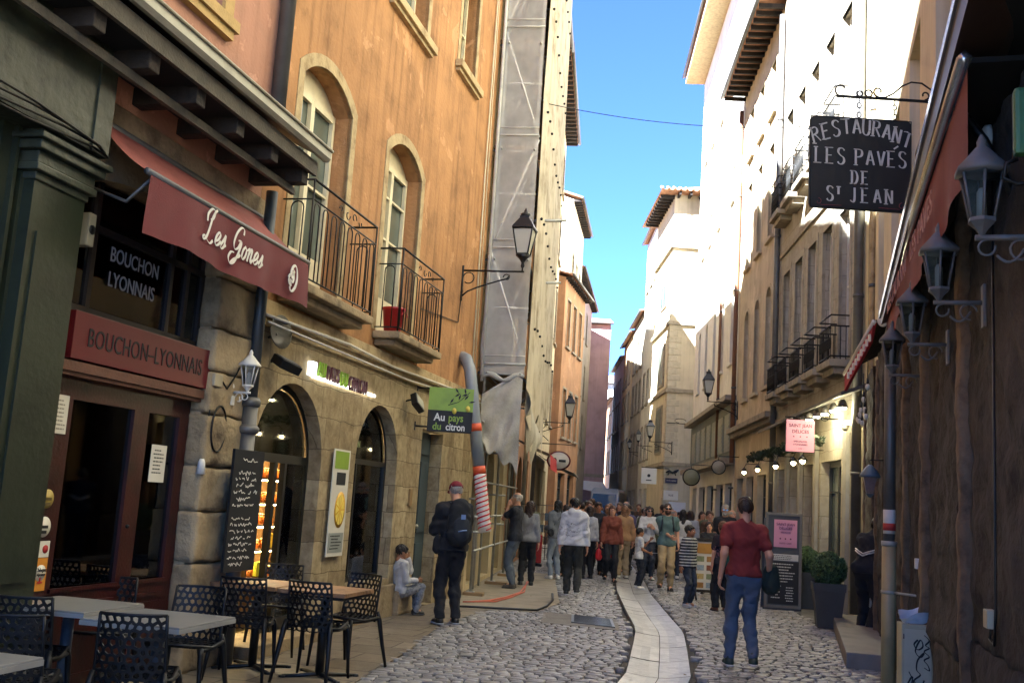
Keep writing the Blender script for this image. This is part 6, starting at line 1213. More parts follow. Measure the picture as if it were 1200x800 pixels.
for x0,x1,z0,z1 in ((-.33,-.28,.05,1.7),(.28,.33,.05,1.7),(-.28,.28,1.65,1.7),(-.28,.28,.05,.1)): b.box(x0*.97,x1*.97,-.045,-.031,z0,z1,.004)
T.part('frame',b,mat('grey brown frame','#6a655c',.6,.15,5)); b=MB(); b.box(-.17,.23,-.04,-.031,1.10,1.58); pk=T.part('pink_poster',b,PK); b=MB(); put_text(b,'SAINT JEAN',.062,.03,-.044,1.50); put_text(b,'DÉLICES',.062,.03,-.044,1.43); put_text(b,'SPÉCIALITÉS',.032,.03,-.044,1.36); 
for k in range(3): b.ball((-.06+.09*k,-.042,1.25),(.014,.004,.014),8,5)
put_text(b,'PASTIS  CAFÉ',.036,.03,-.044,1.17); T.part('lettering',b,PLUM,pk)
b=MB(); b.box(-.24,.26,-.04,-.031,.87,.98); wp=T.part('white_strip',b,M['paper']); T.part('print',textlines(0,.95,.4,3,.03,-.041,random.Random(3)),M['ink'],wp)
b=MB(); b.box(-.25,.27,-.04,-.031,.12,.85); bp_=T.part('menu_panel',b,M['ink']); T.part('print',textlines(.0,.80,.42,7,.05,-.041,random.Random(5)),M['paper'],bp_); b=textlines(-.12,.42,.2,5,.05,-.0415,random.Random(6)); b2=textlines(.14,.40,.2,6,.045,-.0415,random.Random(7)); b.add(b2.v,b2.f); T.part('print',b,M['paper'],bp_)
b=MB(); b.prism([(-.33,0),(.33,0),(.30,1.6),(-.30,1.6)],.25,.28); T.part('rear_leg',b,GB)
PF=Frame((3.98,19.6),.08); T=Thing('picture_menu_stand','wooden framed menu stand full of food pictures beside the striped child','menu stand',PF,(0,0,0)); b=MB(); b.box(-.32,.32,-.02,.03,.15,.2); b.box(-.32,-.27,-.02,.03,.2,1.08); b.box(.27,.32,-.02,.03,.2,1.08); b.box(-.32,.32,-.02,.03,1.081,1.14); T.part('frame',b,M['oldwood']); b=MB(); b.box(-.27,.27,0,.02,.2,1.08); T.part('sheet',b,M['paper'])
rng=random.Random(6)
for k in range(14):
    x=-.19+.19*(k%3); z=.28+.16*(k//3); b=MB(); b.box(x-.07,x+.07,-.006,-.001,z-.05,z+.05); T.part('picture',b,mat(f'food print {k%5}',['#9a7038','#8d9aa3','#7d4a34','#b09a62','#7d8460'][k%5],.5,.4,30))
for x in (-.28,.28): b=MB(); b.tube([(x,-.15,.0),(x,0,.2)],.018,5); b.tube([(x,.2,.0),(x,0,.2)],.018,5); T.part('leg',b,M['oldwood'])
b=MB(); b.box(-.25,.25,-.012,-.007,.86,1.05); T.part('header',b,mat('amber header','#b0803a',.5))
def rack(x,y,l,rz=0):
    F=Frame((x,y),rz); T=Thing('postcard_rack',l,'rack',F,(0,0,0),'postcard racks outside the left shops'); b=MB()
    for xx in (-.3,0,.3): b.tube([(xx,0,.08),(xx,0,1.55)],.012,5)
    for z in (.4,.7,1.0,1.3,1.55): b.tube([(-.3,0,z),(.3,0,z)],.01,5)
    b.tube([(-.3,-.25,.08),(-.3,.25,.08)],.014,5); b.tube([(.3,-.25,.08),(.3,.25,.08)],.014,5); T.part('frame',b,M['zinc']); rr=random.Random(int(x*7)); 
    for k in range(15): b=MB(); xx=-.22+.11*(k%5); z=.5+.32*(k//5); b.box(xx-.045,xx+.045,-.05,-.02,z,z+.2); T.part('postcard',b,mat(f'postcard {k%6}',['#5a6a78','#8a7a5c','#6b5048','#8f9290','#40505c','#a08a70'][k%6],.5,.5,25))
    for xx in (-.3,.3): b=MB(); b.ball((xx,-.25,.04),.035,8,6); T.part('caster',b,M['black'])
rack(.55,27.6,'postcard rack nearest the scaffold, beyond the woman in olive',-.3); rack(1.25,28.4,'postcard rack further right outside the left shops',-.2)
T=Thing('crate_stand','red crate frame on the pavement by the postcard rack','crate',Frame((.95,26.6),0),(0,0,0)); b=MB(); b.box(-.14,.14,-.14,.14,.1,.8,.01); T.part('crate',b,mat('red crate','#a01f22',.5)); b=MB(); b.box(-.16,.16,-.16,.16,.02,.08); T.part('base',b,M['black'])
# ================================================================ people (implicit surfaces turned into one skin each)
class Vol:
    def __init__(s,lo,hi,h):
        s.h=h; s.lo=np.array(lo,float); n=np.maximum(4,np.ceil((np.array(hi)-s.lo)/h).astype(int)+1); s.n=n
        s.ax=[s.lo[i]+h*np.arange(n[i]) for i in range(3)]; s.v=np.full(n,.3,np.float32)
    def sub(s,lo,hi):
        i0=[max(0,int((lo[i]-s.lo[i])/s.h)-1) for i in range(3)]; i1=[min(s.n[i],int((hi[i]-s.lo[i])/s.h)+2) for i in range(3)]
        if any(a>=b for a,b in zip(i0,i1)): return None,None
        sl_=tuple(slice(a,b) for a,b in zip(i0,i1)); return sl_,np.meshgrid(*[s.ax[i][sl_[i]] for i in range(3)],indexing='ij',sparse=True)
    def put(s,d,sl_,k):
        if k<=0: s.v[sl_]=np.minimum(s.v[sl_],d); return
        a=s.v[sl_]; hh=np.clip(.5+.5*(a-d)/k,0,1); s.v[sl_]=a+(d-a)*hh-k*hh*(1-hh)
    def cone(s,a,b,ra,rb,k=.03,ys=1.0,xs=1.0):
        """tapered capsule; ys,xs < 1 flatten it"""
        a=np.array(a,float);b=np.array(b,float); m=max(ra,rb)+k+.02; lo=np.minimum(a,b)-m; hi=np.maximum(a,b)+m
        sl_,g=s.sub(lo,hi)
        if sl_ is None: return
        sc_=np.array([1/xs,1/ys,1]); A=a*sc_;B=b*sc_; d=B-A; L2_=max(1e-9,float(d@d)); X,Y,Z=g[0]*sc_[0]-A[0],g[1]*sc_[1]-A[1],g[2]-A[2]
        t=np.clip((X*d[0]+Y*d[1]+Z*d[2])/L2_,0,1); dist=np.sqrt((X-t*d[0])**2+(Y-t*d[1])**2+(Z-t*d[2])**2)-(ra+(rb-ra)*t)
        s.put((dist*min(ys,xs)).astype(np.float32) if min(ys,xs)<1 else dist.astype(np.float32),sl_,k)
    def ell(s,c,r,k=.02,neg=False):
        c=np.array(c,float); r=np.array(r,float); m=k+.02; sl_,g=s.sub(c-r-m,c+r+m)
        if sl_ is None: return
        q=np.sqrt(((g[0]-c[0])/r[0])**2+((g[1]-c[1])/r[1])**2+((g[2]-c[2])/r[2])**2); d=((q-1)*r.min()).astype(np.float32)
        if neg: a=s.v[sl_]; s.v[sl_]=np.maximum(a,-d)
        else: s.put(d,sl_,k)
    def folds(s,amp,seed,fr=38):
        r=np.random.RandomState(seed); X,Y,Z=np.meshgrid(*s.ax,indexing='ij',sparse=True); t=0
        for i in range(4): w_=r.randn(3); w_/=np.linalg.norm(w_); w_[2]*=.8; t=t+np.sin((X*w_[0]+Y*w_[1]+Z*w_[2])*fr*(1+.5*i)+r.rand()*6+1.5*np.sin(Z*13+X*9+i))
        s.v+=(t*amp/2).astype(np.float32)
    def cut(s,axis,val,keep_above):
        X=np.meshgrid(*s.ax,indexing='ij',sparse=True)[axis]; s.v=np.maximum(s.v,((val-X) if keep_above else (X-val)).astype(np.float32))
    def nets(s):
        v=s.v; sg=v<0; n=s.n; cnt=np.zeros(n-1,np.float32); acc=np.zeros((*(n-1),3),np.float32)
        idx=[(0,0,0),(1,0,0),(0,1,0),(1,1,0),(0,0,1),(1,0,1),(0,1,1),(1,1,1)]
        def V(o): return v[o[0]:n[0]-1+o[0],o[1]:n[1]-1+o[1],o[2]:n[2]-1+o[2]]
        for a in idx:
            for ax in range(3):
                if a[ax]: continue
                b=list(a); b[ax]=1; va,vb=V(a),V(tuple(b)); m=(va<0)!=(vb<0); den=np.where(m,va-vb,1); t=np.where(m,va/den,0)
                cnt+=m
                for c in range(3): acc[...,c]+=np.where(m,a[c]+(t if c==ax else 0),0)
        act=cnt>0; ids=np.full(n-1,-1,np.int64); ids[act]=np.arange(act.sum()); P=acc[act]/cnt[act][:,None]; base=np.argwhere(act); P=(P+base)*s.h+s.lo
        F=[]
        for ax in range(3):
            o=[0,0,0]; A=sg[:-1 if ax==0 else None,:-1 if ax==1 else None,:-1 if ax==2 else None]; B=sg[1 if ax==0 else 0:,1 if ax==1 else 0:,1 if ax==2 else 0:]
            e=np.argwhere(A!=B); u,w_=[(1,2),(2,0),(0,1)][ax]; ok=(e[:,u]>0)&(e[:,w_]>0)&(e[:,u]<n[u]-1)&(e[:,w_]<n[w_]-1)&(e[:,ax]<n[ax]-1); e=e[ok]
            if not len(e): continue
            fl=A[tuple(e.T)]
            def I(du,dw): q=e.copy(); q[:,u]-=du; q[:,w_]-=dw; return ids[tuple(q.T)]
            q=np.stack([I(1,1),I(0,1),I(0,0),I(1,0)],1); q[~fl]=q[~fl][:,::-1]; F.append(q)
        F=np.concatenate(F) if F else np.zeros((0,4),int); return P,F
def np_mesh(name,parts):
    V=[];F=[];n=0
    for P,f in parts: V.append(P); F.append(f+n); n+=len(P)
    V=np.concatenate(V);F=np.concatenate(F); me=bpy.data.meshes.new(name); me.vertices.add(len(V)); me.vertices.foreach_set('co',V.astype(np.float32).ravel())
    me.loops.add(F.size); me.loops.foreach_set('vertex_index',F.astype(np.int32).ravel()); me.polygons.add(len(F)); me.polygons.foreach_set('loop_start',np.arange(0,F.size,4,dtype=np.int32)); me.polygons.foreach_set('loop_total',np.full(len(F),4,np.int32))
    me.update(calc_edges=True); me.validate(); me.polygons.foreach_set('use_smooth',[True]*len(me.polygons)); return me
def ik(a,b,l1,l2,pole):
    a=Vector(a);b=Vector(b);d=b-a; L_=min(d.length,(l1+l2)*.999); u=d.normalized(); x=(l1*l1-l2*l2+L_*L_)/(2*L_); h=math.sqrt(max(0,l1*l1-x*x)); p=Vector(pole); p=(p-u*p.dot(u)).normalized(); return a+u*x+p*h, a+u*L_
SKIN=mat('light skin','#c08e70',.55,.1,9,spec=.4); SKIN2=mat('tan skin','#9a6a4a',.55,.1,9,spec=.4)
def cloth(name,col,**k): return mat('cloth '+name,col,k.pop('rough',.85),k.pop('var',.18),k.pop('scale',9),bump=.25,bscale=160,**k)
def hand(wr,fd,pn,ss,curl=.5,h=.0055):
    """hand from the wrist: fd finger direction, pn palm normal, ss +1/-1 thumb side"""
    fd=Vector(fd).normalized(); pn=Vector(pn); pn=(pn-fd*pn.dot(fd)).normalized(); sd=fd.cross(pn)*ss; w_=Vector(wr); V_=Vol(w_-Vector((.13,)*3)+fd*.06,w_+Vector((.13,)*3)+fd*.06,h)
    V_.cone(w_-fd*.03,w_+fd*.02,.026,.026,.015)
    for k in range(4):
        o=(k-1.5)*.019; b=w_+fd*.085+sd*(-o); V_.cone(w_+fd*.02+sd*(-o*.7),b,.017,.013,.008)
        ln=(.045,.05,.046,.036)[k]; d1=(fd*math.cos(curl)+pn*math.sin(curl)); m=b+d1*ln; d2=(fd*math.cos(curl*2.2)+pn*math.sin(curl*2.2)); V_.cone(b,m,.0105,.0095,.003); V_.cone(m,m+d2*ln*.75,.0095,.0075,.003)
    t0=w_+fd*.03+sd*.025; t1=t0+(fd*.6+sd*.7+pn*.25).normalized()*.04; V_.cone(t0-sd*.01,t1,.015,.012,.008); V_.cone(t1,t1+(fd*.9+sd*.25+pn*.35).normalized()*.032,.012,.009,.004)
    return V_.nets()
def person(label,x,y,H=1.72,rz=0,vox=.015,fem=False,skin=None,hair='short',hairc='#2a1d14',top='tee',topc=None,bot='trousers',botc=None,shoec=None,sole='#2a2a2a',walk=0,handL=None,handR=None,hyaw=0,hpitch=0,lean=0,feet=None,face=True,glasses=False,hem=None,hands=True,fat=1.0,pelvis=.94,child=False,group=None,loc_z=.02,neckl=0,kneepole=None,cap=None,beard=None,label_extra=None,apart=None):
    s=H/1.75; T=Thing('person',label,'person',WORLD,(0,0,0),group); T.o.location=(x,y,loc_z); T.o.rotation_euler=(0,0,rz); T.o.scale=(s,s,s); skin=skin or SKIN
    sw=.150 if fem else .172; hw=.085
    pel=Vector((0,0,pelvis)); lv=Vector((0,-math.sin(lean),math.cos(lean))); ch=pel+lv*.36; nk=pel+lv*.545; hc=nk+Vector((0,-.02-.5*math.sin(lean)*.1,.0))+lv*.14+Vector((0,0,neckl)); hs=1.12 if child else 1.0
    fL,fR=feet if feet else (((.09+.01,-.22*walk,.085+(.05 if walk<0 else 0)),(-.10,.22*walk,.085+(.05 if walk>0 else 0))) if walk else ((.11,.01,.085),(-.11,-.02,.085)))
    hipL,hipR=pel+Vector((hw,0,-.03)),pel+Vector((-hw,0,-.03)); kp=kneepole or (0,-1,.1)
    kL,aL=ik(hipL,fL,.43,.42,kp); kR,aR=ik(hipR,fR,.43,.42,kp)
    shL,shR=pel+lv*.475+Vector((sw,0,0)),pel+lv*.475+Vector((-sw,0,0)); hL=handL or (sw+.075,.02-.12*walk*-1,.86); hR=handR or (-sw-.075,.02+.12*walk*-1,.86)
    pl=lambda sg,h_: (sg*.5,.25,-1) if h_[2]>pelvis+.2 else (sg*.2,1,-.3)
    eL,wL=ik(shL,hL,.29,.25,pl(1,hL)); eR,wR=ik(shR,hR,.29,.25,pl(-1,hR))
    def torso(V_,i,k=.05):
        V_.cone(pel+Vector((-.045,0,.0)),pel+Vector((.045,0,.0)),.118*fat+i,.118*fat+i,k,.78); V_.cone(pel+lv*.05,pel+lv*.2,.122*fat+i,(.108 if fem else .125)*fat+i,k,.72)
        V_.cone(pel+lv*.2,ch,(.108 if fem else .13)*fat+i,(.135 if fem else .15)*fat+i,k,.68)
        V_.cone(ch+Vector((-.05,0,.03)),ch+Vector((.05,0,.03)),.112*fat+i,.112*fat+i,k,.85); V_.cone(shL-Vector((.03,0,.0)),shR+Vector((.03,0,.0)),.058+i,.058+i,k)
        if fem: V_.ell(ch+Vector((.06,-.075,-.0)),(.065+i,.06+i,.065+i),.04); V_.ell(ch+Vector((-.06,-.075,.0)),(.065+i,.06+i,.065+i),.04)
        V_.cone(nk+lv*-.01,nk+lv*.03,.075+i*.5,.052+i*.3,k)
    def arms(V_,i,t=1.0,k=.025):
        for sh,el,wr in ((shL,eL,wL),(shR,eR,wR)):
            q=min(1,t/.55); V_.cone(sh,sh+(el-sh)*q,.056+i,.043+(i if q<1 else i)+(.008 if q<1 and i>0 else 0),k)
            if t>.55: q=(t-.55)/.45; V_.cone(el,el+(wr-el)*q,.042+i,.030+i*1.1,k)
    def legs(V_,i,k=.03,z0=None,loose=0):
        for hp,kn,an in ((hipL,kL,aL),(hipR,kR,aR)): V_.cone(hp,kn,.088*fat+i,.056+i+loose,k); V_.cone(kn,kn+(an-kn)*.35,.054+i+loose,.056+i+loose,k); V_.cone(kn+(an-kn)*.3,an,.055+i+loose,.038+i+loose*1.3,k)
    allp=[pel,ch,nk,hc,kL,kR,aL,aR,eL,eR,wL,wR,shL,shR,hipL,hipR]; lo=Vector([min(p[i] for p in allp) for i in range(3)])-Vector((.24,.24,.12)); hi=Vector([max(p[i] for p in allp) for i in range(3)])+Vector((.24,.24,.2)); lo.z=max(lo.z,-.02)
    # skin
    V_=Vol(lo,hi,vox); torso(V_,-.012); arms(V_,-.004); legs(V_,-.012); V_.cone(nk-lv*.03,hc-lv*.04,.056,.05,.02)
    for an in (aL,aR): V_.cone(an,an+Vector((0,-.10,-.05)),.036,.03,.02)
    parts=[V_.nets()]
    Rh=Matrix.Rotation(hyaw,3,'Z')@Matrix.Rotation(hpitch-lean*.3,3,'X')
    hv=max(.006,vox*.5) if vox<.02 else .012
    V_=Vol((-.15,-.17,-.19),(.15,.17,.19),hv); q=hs; V_.ell((0,.018,.03),(.074*q,.092*q,.092*q),.02); V_.ell((0,-.03,-.035),(.058*q,.062*q,.075*q),.04); V_.ell((0,-.052,-.082),(.028,.03,.026),.03); V_.cone((0,.02,-.05),(0,.045,-.14),.05,.052,.03)
    V_.cone((0,-.088,.018),(0,-.112,-.022),.008,.0145,.010); V_.ell((.012,-.098,-.026),(.009,.009,.008),.006); V_.ell((-.012,-.098,-.026),(.009,.009,.008),.006)
    for sx_ in (-1,1): V_.ell((sx_*.077*q,.008,-.002),(.010,.020,.032),.008); V_.ell((sx_*.033,-.092,.014),(.018,.012,.012),0,True)
    V_.cone((-.03,-.084,.036),(.03,-.084,.036),.009,.009,.012); V_.cone((-.02,-.090,-.052),(.02,-.090,-.052),.0075,.0075,.006); V_.ell((0,-.097,-.056),(.02,.006,.003),0,True)
    P,F_=V_.nets(); Rn=np.array(Rh); hcn=np.array(hc); parts.append((P@Rn.T+hcn,F_))
    if hands:
        for el,wr,ss in ((eL,wL,1),(eR,wR,-1)):
            fd=(wr-el).normalized(); pn=Vector((-ss,0,0)) if abs(fd.x)<.8 else Vector((0,0,-1)); parts.append(hand(wr,fd,pn,-ss,.35 if not handL else .6,.006 if vox<.02 else .008))
    T.part('body',np_mesh('body',parts),skin)
    me_=T
    def hp_(p): return Rh@Vector(p)+hc
    def headpart(name,V_,m,lab=None): P,F_=V_.nets(); return T.part(name,np_mesh(name,[(P@Rn.T+hcn,F_)]),m,label=lab)
    # hair
    hm=mat('hair '+hairc,hairc,.5,.35,26,bump=.6,bscale=70,spec=.4)
    if hair!='none':
        V_=Vol((-.17,-.17,-.45),(.17,.22,.2),hv); q=hs; V_.ell((0,.024,.038),(.084*q,.100*q,.098*q),.0)
        if hair=='long': V_.cone((0,.06,-.02),(0,.085,-.30),.085,.075,.04,.6); V_.cone((.062,.03,.0),(.075,.03,-.2),.035,.03,.03); V_.cone((-.062,.03,.0),(-.075,.03,-.2),.035,.03,.03)
        if hair=='bun': V_.ell((0,.12,.07),(.05,.045,.05),.02)
        if hair=='tail': V_.cone((0,.12,.03),(0,.15,-.12),.03,.02,.02)
        if hair=='bob': V_.cone((0,.04,-.0),(0,.05,-.08),.092,.085,.03,.8)
        if hair=='shag': V_.ell((0,.04,.05),(.094,.10,.092),.02); V_.ell((0,-.06,.085),(.06,.035,.025),.02)
        V_.folds(.005,int(x*100+y*7)%99999,75)
        V_.ell((0,-.112,-.035),(.078,.078,.108 if hair!='thin' else .12),0,True)
        for sx_ in (-1,1):
            if hair in('short','shag','thin','bun'): V_.ell((sx_*.086,-.005,-.03),(.025,.03,.045),0,True)
        if hair in ('short','shag','thin','bun','tail'):
            V_.cut(2,-.065,True)
        if hair=='thin': V_.cut(2,.085,False)
        headpart('hair',V_,hm)
    if beard: V_=Vol((-.12,-.16,-.16),(.12,.08,.05),hv); V_.ell((0,-.036,-.048),(.064,.068,.072),.0); V_.cut(2,-.028,False); V_.ell((0,-.1,-.052),(.022,.03,.006),0,True); headpart('beard',V_,mat('hair '+beard,beard,.6,.35,26,bump=.5))
    if face:
        for sx_ in (-1,1):
            b=MB(); b.ball((sx_*.033,-.082,.014),(.0125,.0115,.009),10,7); b.v=[tuple(hp_(v)) for v in b.v]; ey=T.part('eye',b,M['white']); b=MB(); b.ball((sx_*.033,-.0915,.014),(.006,.003,.006),8,5); b.v=[tuple(hp_(v)) for v in b.v]; T.part('pupil',b,M['ink'],ey)
        b=MB(); b.tube([(-.02,-.0945,-.052),(0,-.1,-.0505),(.02,-.0945,-.052)],.0045,5); b.v=[tuple(hp_(v)) for v in b.v]; T.part('lips',b,mat('lips','#8f4a40',.5)); b=MB()
        for sx_ in (-1,1): b.tube([(sx_*.016,-.096,.036),(sx_*.035,-.094,.041),(sx_*.052,-.082,.036)],.004,4)
        b.v=[tuple(hp_(v)) for v in b.v]; T.part('eyebrow',b,hm)
    if glasses:
        b=MB()
        for sx_ in (-1,1): b.box(sx_*.034-.027,sx_*.034+.027,-.108,-.099,-.006,.032,.006); b.tube([(sx_*.06,-.1,.02),(sx_*.08,0,.016)],.0035,4)
        b.tube([(-.01,-.105,.02),(.01,-.105,.02)],.004,4); b.v=[tuple(hp_(v)) for v in b.v]; T.part('glasses',b,mat('dark lenses','#0c0c10',.1,.1,3,spec=1))
    if cap:
        V_=Vol((-.14,-.22,-.05),(.14,.17,.2),hv); V_.ell((0,.02,.045),(.092,.108,.10),0); V_.cut(2,.042,True); P,F_=V_.nets(); cp_=T.part('cap',np_mesh('cap',[(P@Rn.T+hcn,F_)]),cap); V_=Vol((-.12,-.24,.0),(.12,.0,.1),.006); V_.ell((0,-.11,.05),(.075,.09,.012),0); P,F_=V_.nets(); T.part('brim',np_mesh('brim',[(P@Rn.T+hcn,F_)]),cap,cp_)
    # clothes
    sd=int(abs(x)*77+y*13)
    if top:
        infl={'tee':.012,'shirt':.016,'blouse':.024,'jacket':.032,'hoodie':.036,'sweater':.020,'coat':.034}[top]; sl={'tee':.34,'shirt':.36,'blouse':.95,'jacket':.98,'hoodie':.98,'sweater':.95,'coat':.98}[top]
        V_=Vol(lo,hi,vox); torso(V_,infl); arms(V_,infl*.8+.004,sl)
        if top=='hoodie': V_.cone(nk+Vector((-.05,.07,-.0)),nk+Vector((.05,.07,-.0)),.065,.065,.04); V_.cone(nk+Vector((-.06,.02,.03)),nk+Vector((.06,.02,.03)),.05,.05,.03)
        V_.cone(pel+Vector((-.05,0,.0)),pel+Vector((.05,0,.0)),.126*fat+infl,.126*fat+infl,.04,.84)
        hz=hem if hem is not None else pelvis-.04
        if hz<pelvis-.06: V_.cone(pel+Vector((-.05,0,-.03)),(-.06,0,hz-.05),.12+infl,.12+infl,.05,.8); V_.cone(pel+Vector((.05,0,-.03)),(.06,0,hz-.05),.12+infl,.12+infl,.05,.8)
        V_.folds(.005+.10*infl,sd,24); V_.folds(.003,sd+1,60); 
        if lean<.5: V_.cut(2,hz,True)
        V_.ell(nk+lv*.055+Vector((0,-.03,0)),(.075,.075,.06),0,True); P,F_=V_.nets(); T.part({'tee':'t_shirt','shirt':'shirt','blouse':'blouse','jacket':'jacket','hoodie':'hoodie','sweater':'sweater','coat':'coat'}[top],np_mesh(top,[(P,F_)]),topc)
    if bot:
        V_=Vol(lo,hi,vox); V_.cone(pel+Vector((-.045,0,.0)),pel+Vector((.045,0,.0)),.124*fat,.124*fat,.05,.8); (V_.cone(pel+lv*.0,pel+lv*.07,.128*fat,.124*fat,.05,.74) if pelvis>.6 else None); legs(V_,.012,.02,loose={'trousers':.008,'jeans':.002,'wide':.022,'shorts':.02,'leggings':-.008}[bot]); V_.folds(.008,sd+5,26); V_.folds(.003,sd+9,60)
        if lean<.5: V_.cut(2,min(pelvis+.09,(hem if hem is not None else pelvis-.04)+.025) if pelvis>.6 else pelvis+.32,False)
        V_.cut(2,.075 if bot!='shorts' else .5,True) if pelvis>.6 else None
        P,F_=V_.nets(); T.part('jeans' if bot=='jeans' else 'trousers' if bot!='shorts' else 'shorts',np_mesh('trousers',[(P,F_)]),botc)
    for kn,an,dx in ((kL,aL,1),(kR,aR,-1)):
        up=an.z-.085; V_=Vol((an.x-.12,an.y-.24,an.z-.12),(an.x+.12,an.y+.14,an.z+.08),.009); h0=an.z-.045; V_.cone((an.x,an.y+.03,h0),(an.x+dx*.02,an.y-.13,h0-.012),.044,.036,.02); V_.cone((an.x,an.y,h0),(an.x,an.y,an.z+.02),.045,.047,.02); V_.cut(2,an.z-.083,True); P,F_=V_.nets(); sh=T.part('shoe',np_mesh('shoe',[(P,F_)]),shoec or M['black'])
        V_=Vol((an.x-.12,an.y-.24,an.z-.13),(an.x+.12,an.y+.14,an.z),.009); V_.cone((an.x,an.y+.03,an.z-.068),(an.x+dx*.02,an.y-.135,an.z-.068),.05,.043,.01); V_.cut(2,an.z-.085,True); V_.cut(2,an.z-.062,False); P,F_=V_.nets(); T.part('sole',np_mesh('sole',[(P,F_)]),mat('sole '+sole,sole,.7),sh)
    T.info=dict(pel=pel,ch=ch,nk=nk,hc=hc,eL=eL,eR=eR,wL=wL,wR=wR,lv=lv,s=s,x=x,y=y,rz=rz,shL=shL,shR=shR); return T
def worn(T,name,label,cat):
    """a bag carried by a person: its own thing placed in the person's frame"""
    B_=Thing(name,label,cat,WORLD,(0,0,0)); B_.o.location=T.o.location; B_.o.rotation_euler=T.o.rotation_euler; B_.o.scale=T.o.scale; return B_
def backpack(T,label,m,sz=1,m2=None,logo=None):
    B_=worn(T,'backpack',label,'backpack'); c=T.info['ch']; b=MB(); V_=Vol((-.25,.0,c.z-.35),(.25,.4,c.z+.3),.012); V_.cone((0,.19*1,c.z-.16*sz),(0,.17,c.z+.10*sz),.15*sz,.13*sz,.0,.62); V_.folds(.004,4); P,F_=V_.nets(); B_.part('body',np_mesh('bag',[(P,F_)]),m)
    V_=Vol((-.2,.1,c.z-.3),(.2,.4,c.z+.1),.012); V_.cone((0,.255,c.z-.15*sz),(0,.25,c.z-.06*sz),.10*sz,.095*sz,0,.55); P,F_=V_.nets(); B_.part('pocket',np_mesh('pocket',[(P,F_)]),m2 or m)
    for s_ in (-1,1): b=MB(); b.tube([(s_*.07,.12,c.z+.16),(s_*.09,.04,c.z+.205),(s_*.1,-.06,c.z+.17),(s_*.11,-.115,c.z+.05),(s_*.13,-.09,c.z-.1),(s_*.13,.08,c.z-.18)],.02,6,flat=.45); B_.part('strap',b,m2 or m)
    if logo: b=MB(); b.tube([(-.05,.315,c.z-.13),(.0,.318,c.z-.135),(.06,.31,c.z-.15)],.009,5); b.box(-.03,.03,.296,.302,c.z+.0,c.z+.06); B_.part('emblem',b,logo)
    return B_
def bag(T,label,pos,size,m,strap=None,name='handbag',cat='bag'):
    B_=worn(T,name,label,cat); p=Vector(pos); sx_,sy,sz=size; V_=Vol(p-Vector((sx_+.04,sy+.04,sz+.04)),p+Vector((sx_+.04,sy+.04,sz+.04)),.011); V_.cone(p+Vector((0,0,-sz*.45)),p+Vector((0,0,sz*.4)),sx_*.95,sx_*.8,0,sy/sx_) if sz>sx_ else V_.ell(p,size,0); V_.folds(.004,3,45); P,F_=V_.nets(); B_.part('body',np_mesh('bag',[(P,F_)]),m)
    if strap: b=MB(); b.tube([tuple(q) for q in strap],.009,6); B_.part('strap',b,m)
    return B_
BLK=cloth('black','#14151a'); NAVY=cloth('navy','#1c1f28'); JEAN=cloth('denim','#4b596e',var=.25,scale=5,stain=.3); LJEAN=cloth('light denim','#7c858f',var=.2,scale=5); DJEAN=cloth('dark denim','#303641'); CHAR=cloth('charcoal','#2a2b28'); KHA=cloth('khaki','#9a8560'); RED=cloth('brick red','#742321'); RUST=cloth('rust','#6e3626'); TEAL=cloth('grey teal','#4f6562'); WHT=cloth('white','#bfbdb8'); GRY=cloth('grey','#75767a'); OLV=cloth('olive','#5e6244'); CAM=cloth('camel','#9a7650'); BEI=cloth('beige','#8f7d62'); YEL=cloth('pale yellow','#c9b970'); LGY=cloth('pale grey','#a5a5a8')
SW=M['white']
# -- man in the maroon cap
c1=person('man seen from behind in a maroon cap, black jacket and black trousers',-.59,13.31,1.77,PI+.42,.014,hair='short',hairc='#8d8780',top='jacket',topc=BLK,bot='trousers',botc=BLK,shoec=M['black'],sole='#9aa0a8',handL=(.10,-.30,1.15),handR=(-.08,-.30,1.18),hpitch=.35,cap=mat('maroon cap','#6a1420',.8,.1,8),hyaw=-.1)
backpack(c1,'black backpack on the man in the maroon cap',cloth('black nylon','#0f1116'),1.12,cloth('slate nylon','#1d222b'),mat('pale blue print','#6f86b0',.6)); bag(c1,'small black shoulder bag at the left hip of the man in the cap',(.21,.02,.98),(.075,.05,.12),cloth('black nylon','#0f1116'),[(.2,0,1.08),(.05,-.15,1.3),(-.1,.0,1.42)])
c=worn(c1,'phone','dark phone held by the man in the maroon cap','phone'); b=MB(); b.box(-.05,.07,-.40,-.385,1.2,1.32,.004); c.part('body',b,M['black'])
# -- man in the brick red t-shirt walking away
c2=person('man in a brick red t-shirt and blue jeans walking away in the right foreground',2.62,11.14,1.78,PI-.05,.013,hair='short',hairc='#2a1a12',top='tee',topc=RED,bot='jeans',botc=JEAN,shoec=mat('dark green shoe','#27352c',.6),sole='#c9c6bb',walk=.55,hem=.93,handL=(.25,.07,.92),handR=(-.27,-.02,.95),face=False)
bag(c2,'dark green quilted bag held under the right arm of the man in red',(-.29,-.02,.93),(.10,.09,.17),cloth('quilted green','#16231f'),name='bag')
# -- seated boy
c3=person('boy in a white top sitting on the shop step, hand to his mouth',-1.30,14.05,1.28,.55+PI/2,.012,hair='shag',hairc='#1d1512',skin=SKIN2,top='sweater',topc=WHT,bot='trousers',botc=mat('grey patterned cotton','#8f8d88',.85,.5,24,col2='#5a5a5c'),shoec=M['black'],sole='#4a4a4a',child=True,pelvis=.42,feet=((.10,-.42,.085),(-.09,-.34,.085)),handL=(.05,-.17,1.0),handR=(-.14,-.30,.62),hpitch=.2,hyaw=-.2,kneepole=(0,-.5,1),hem=.38)
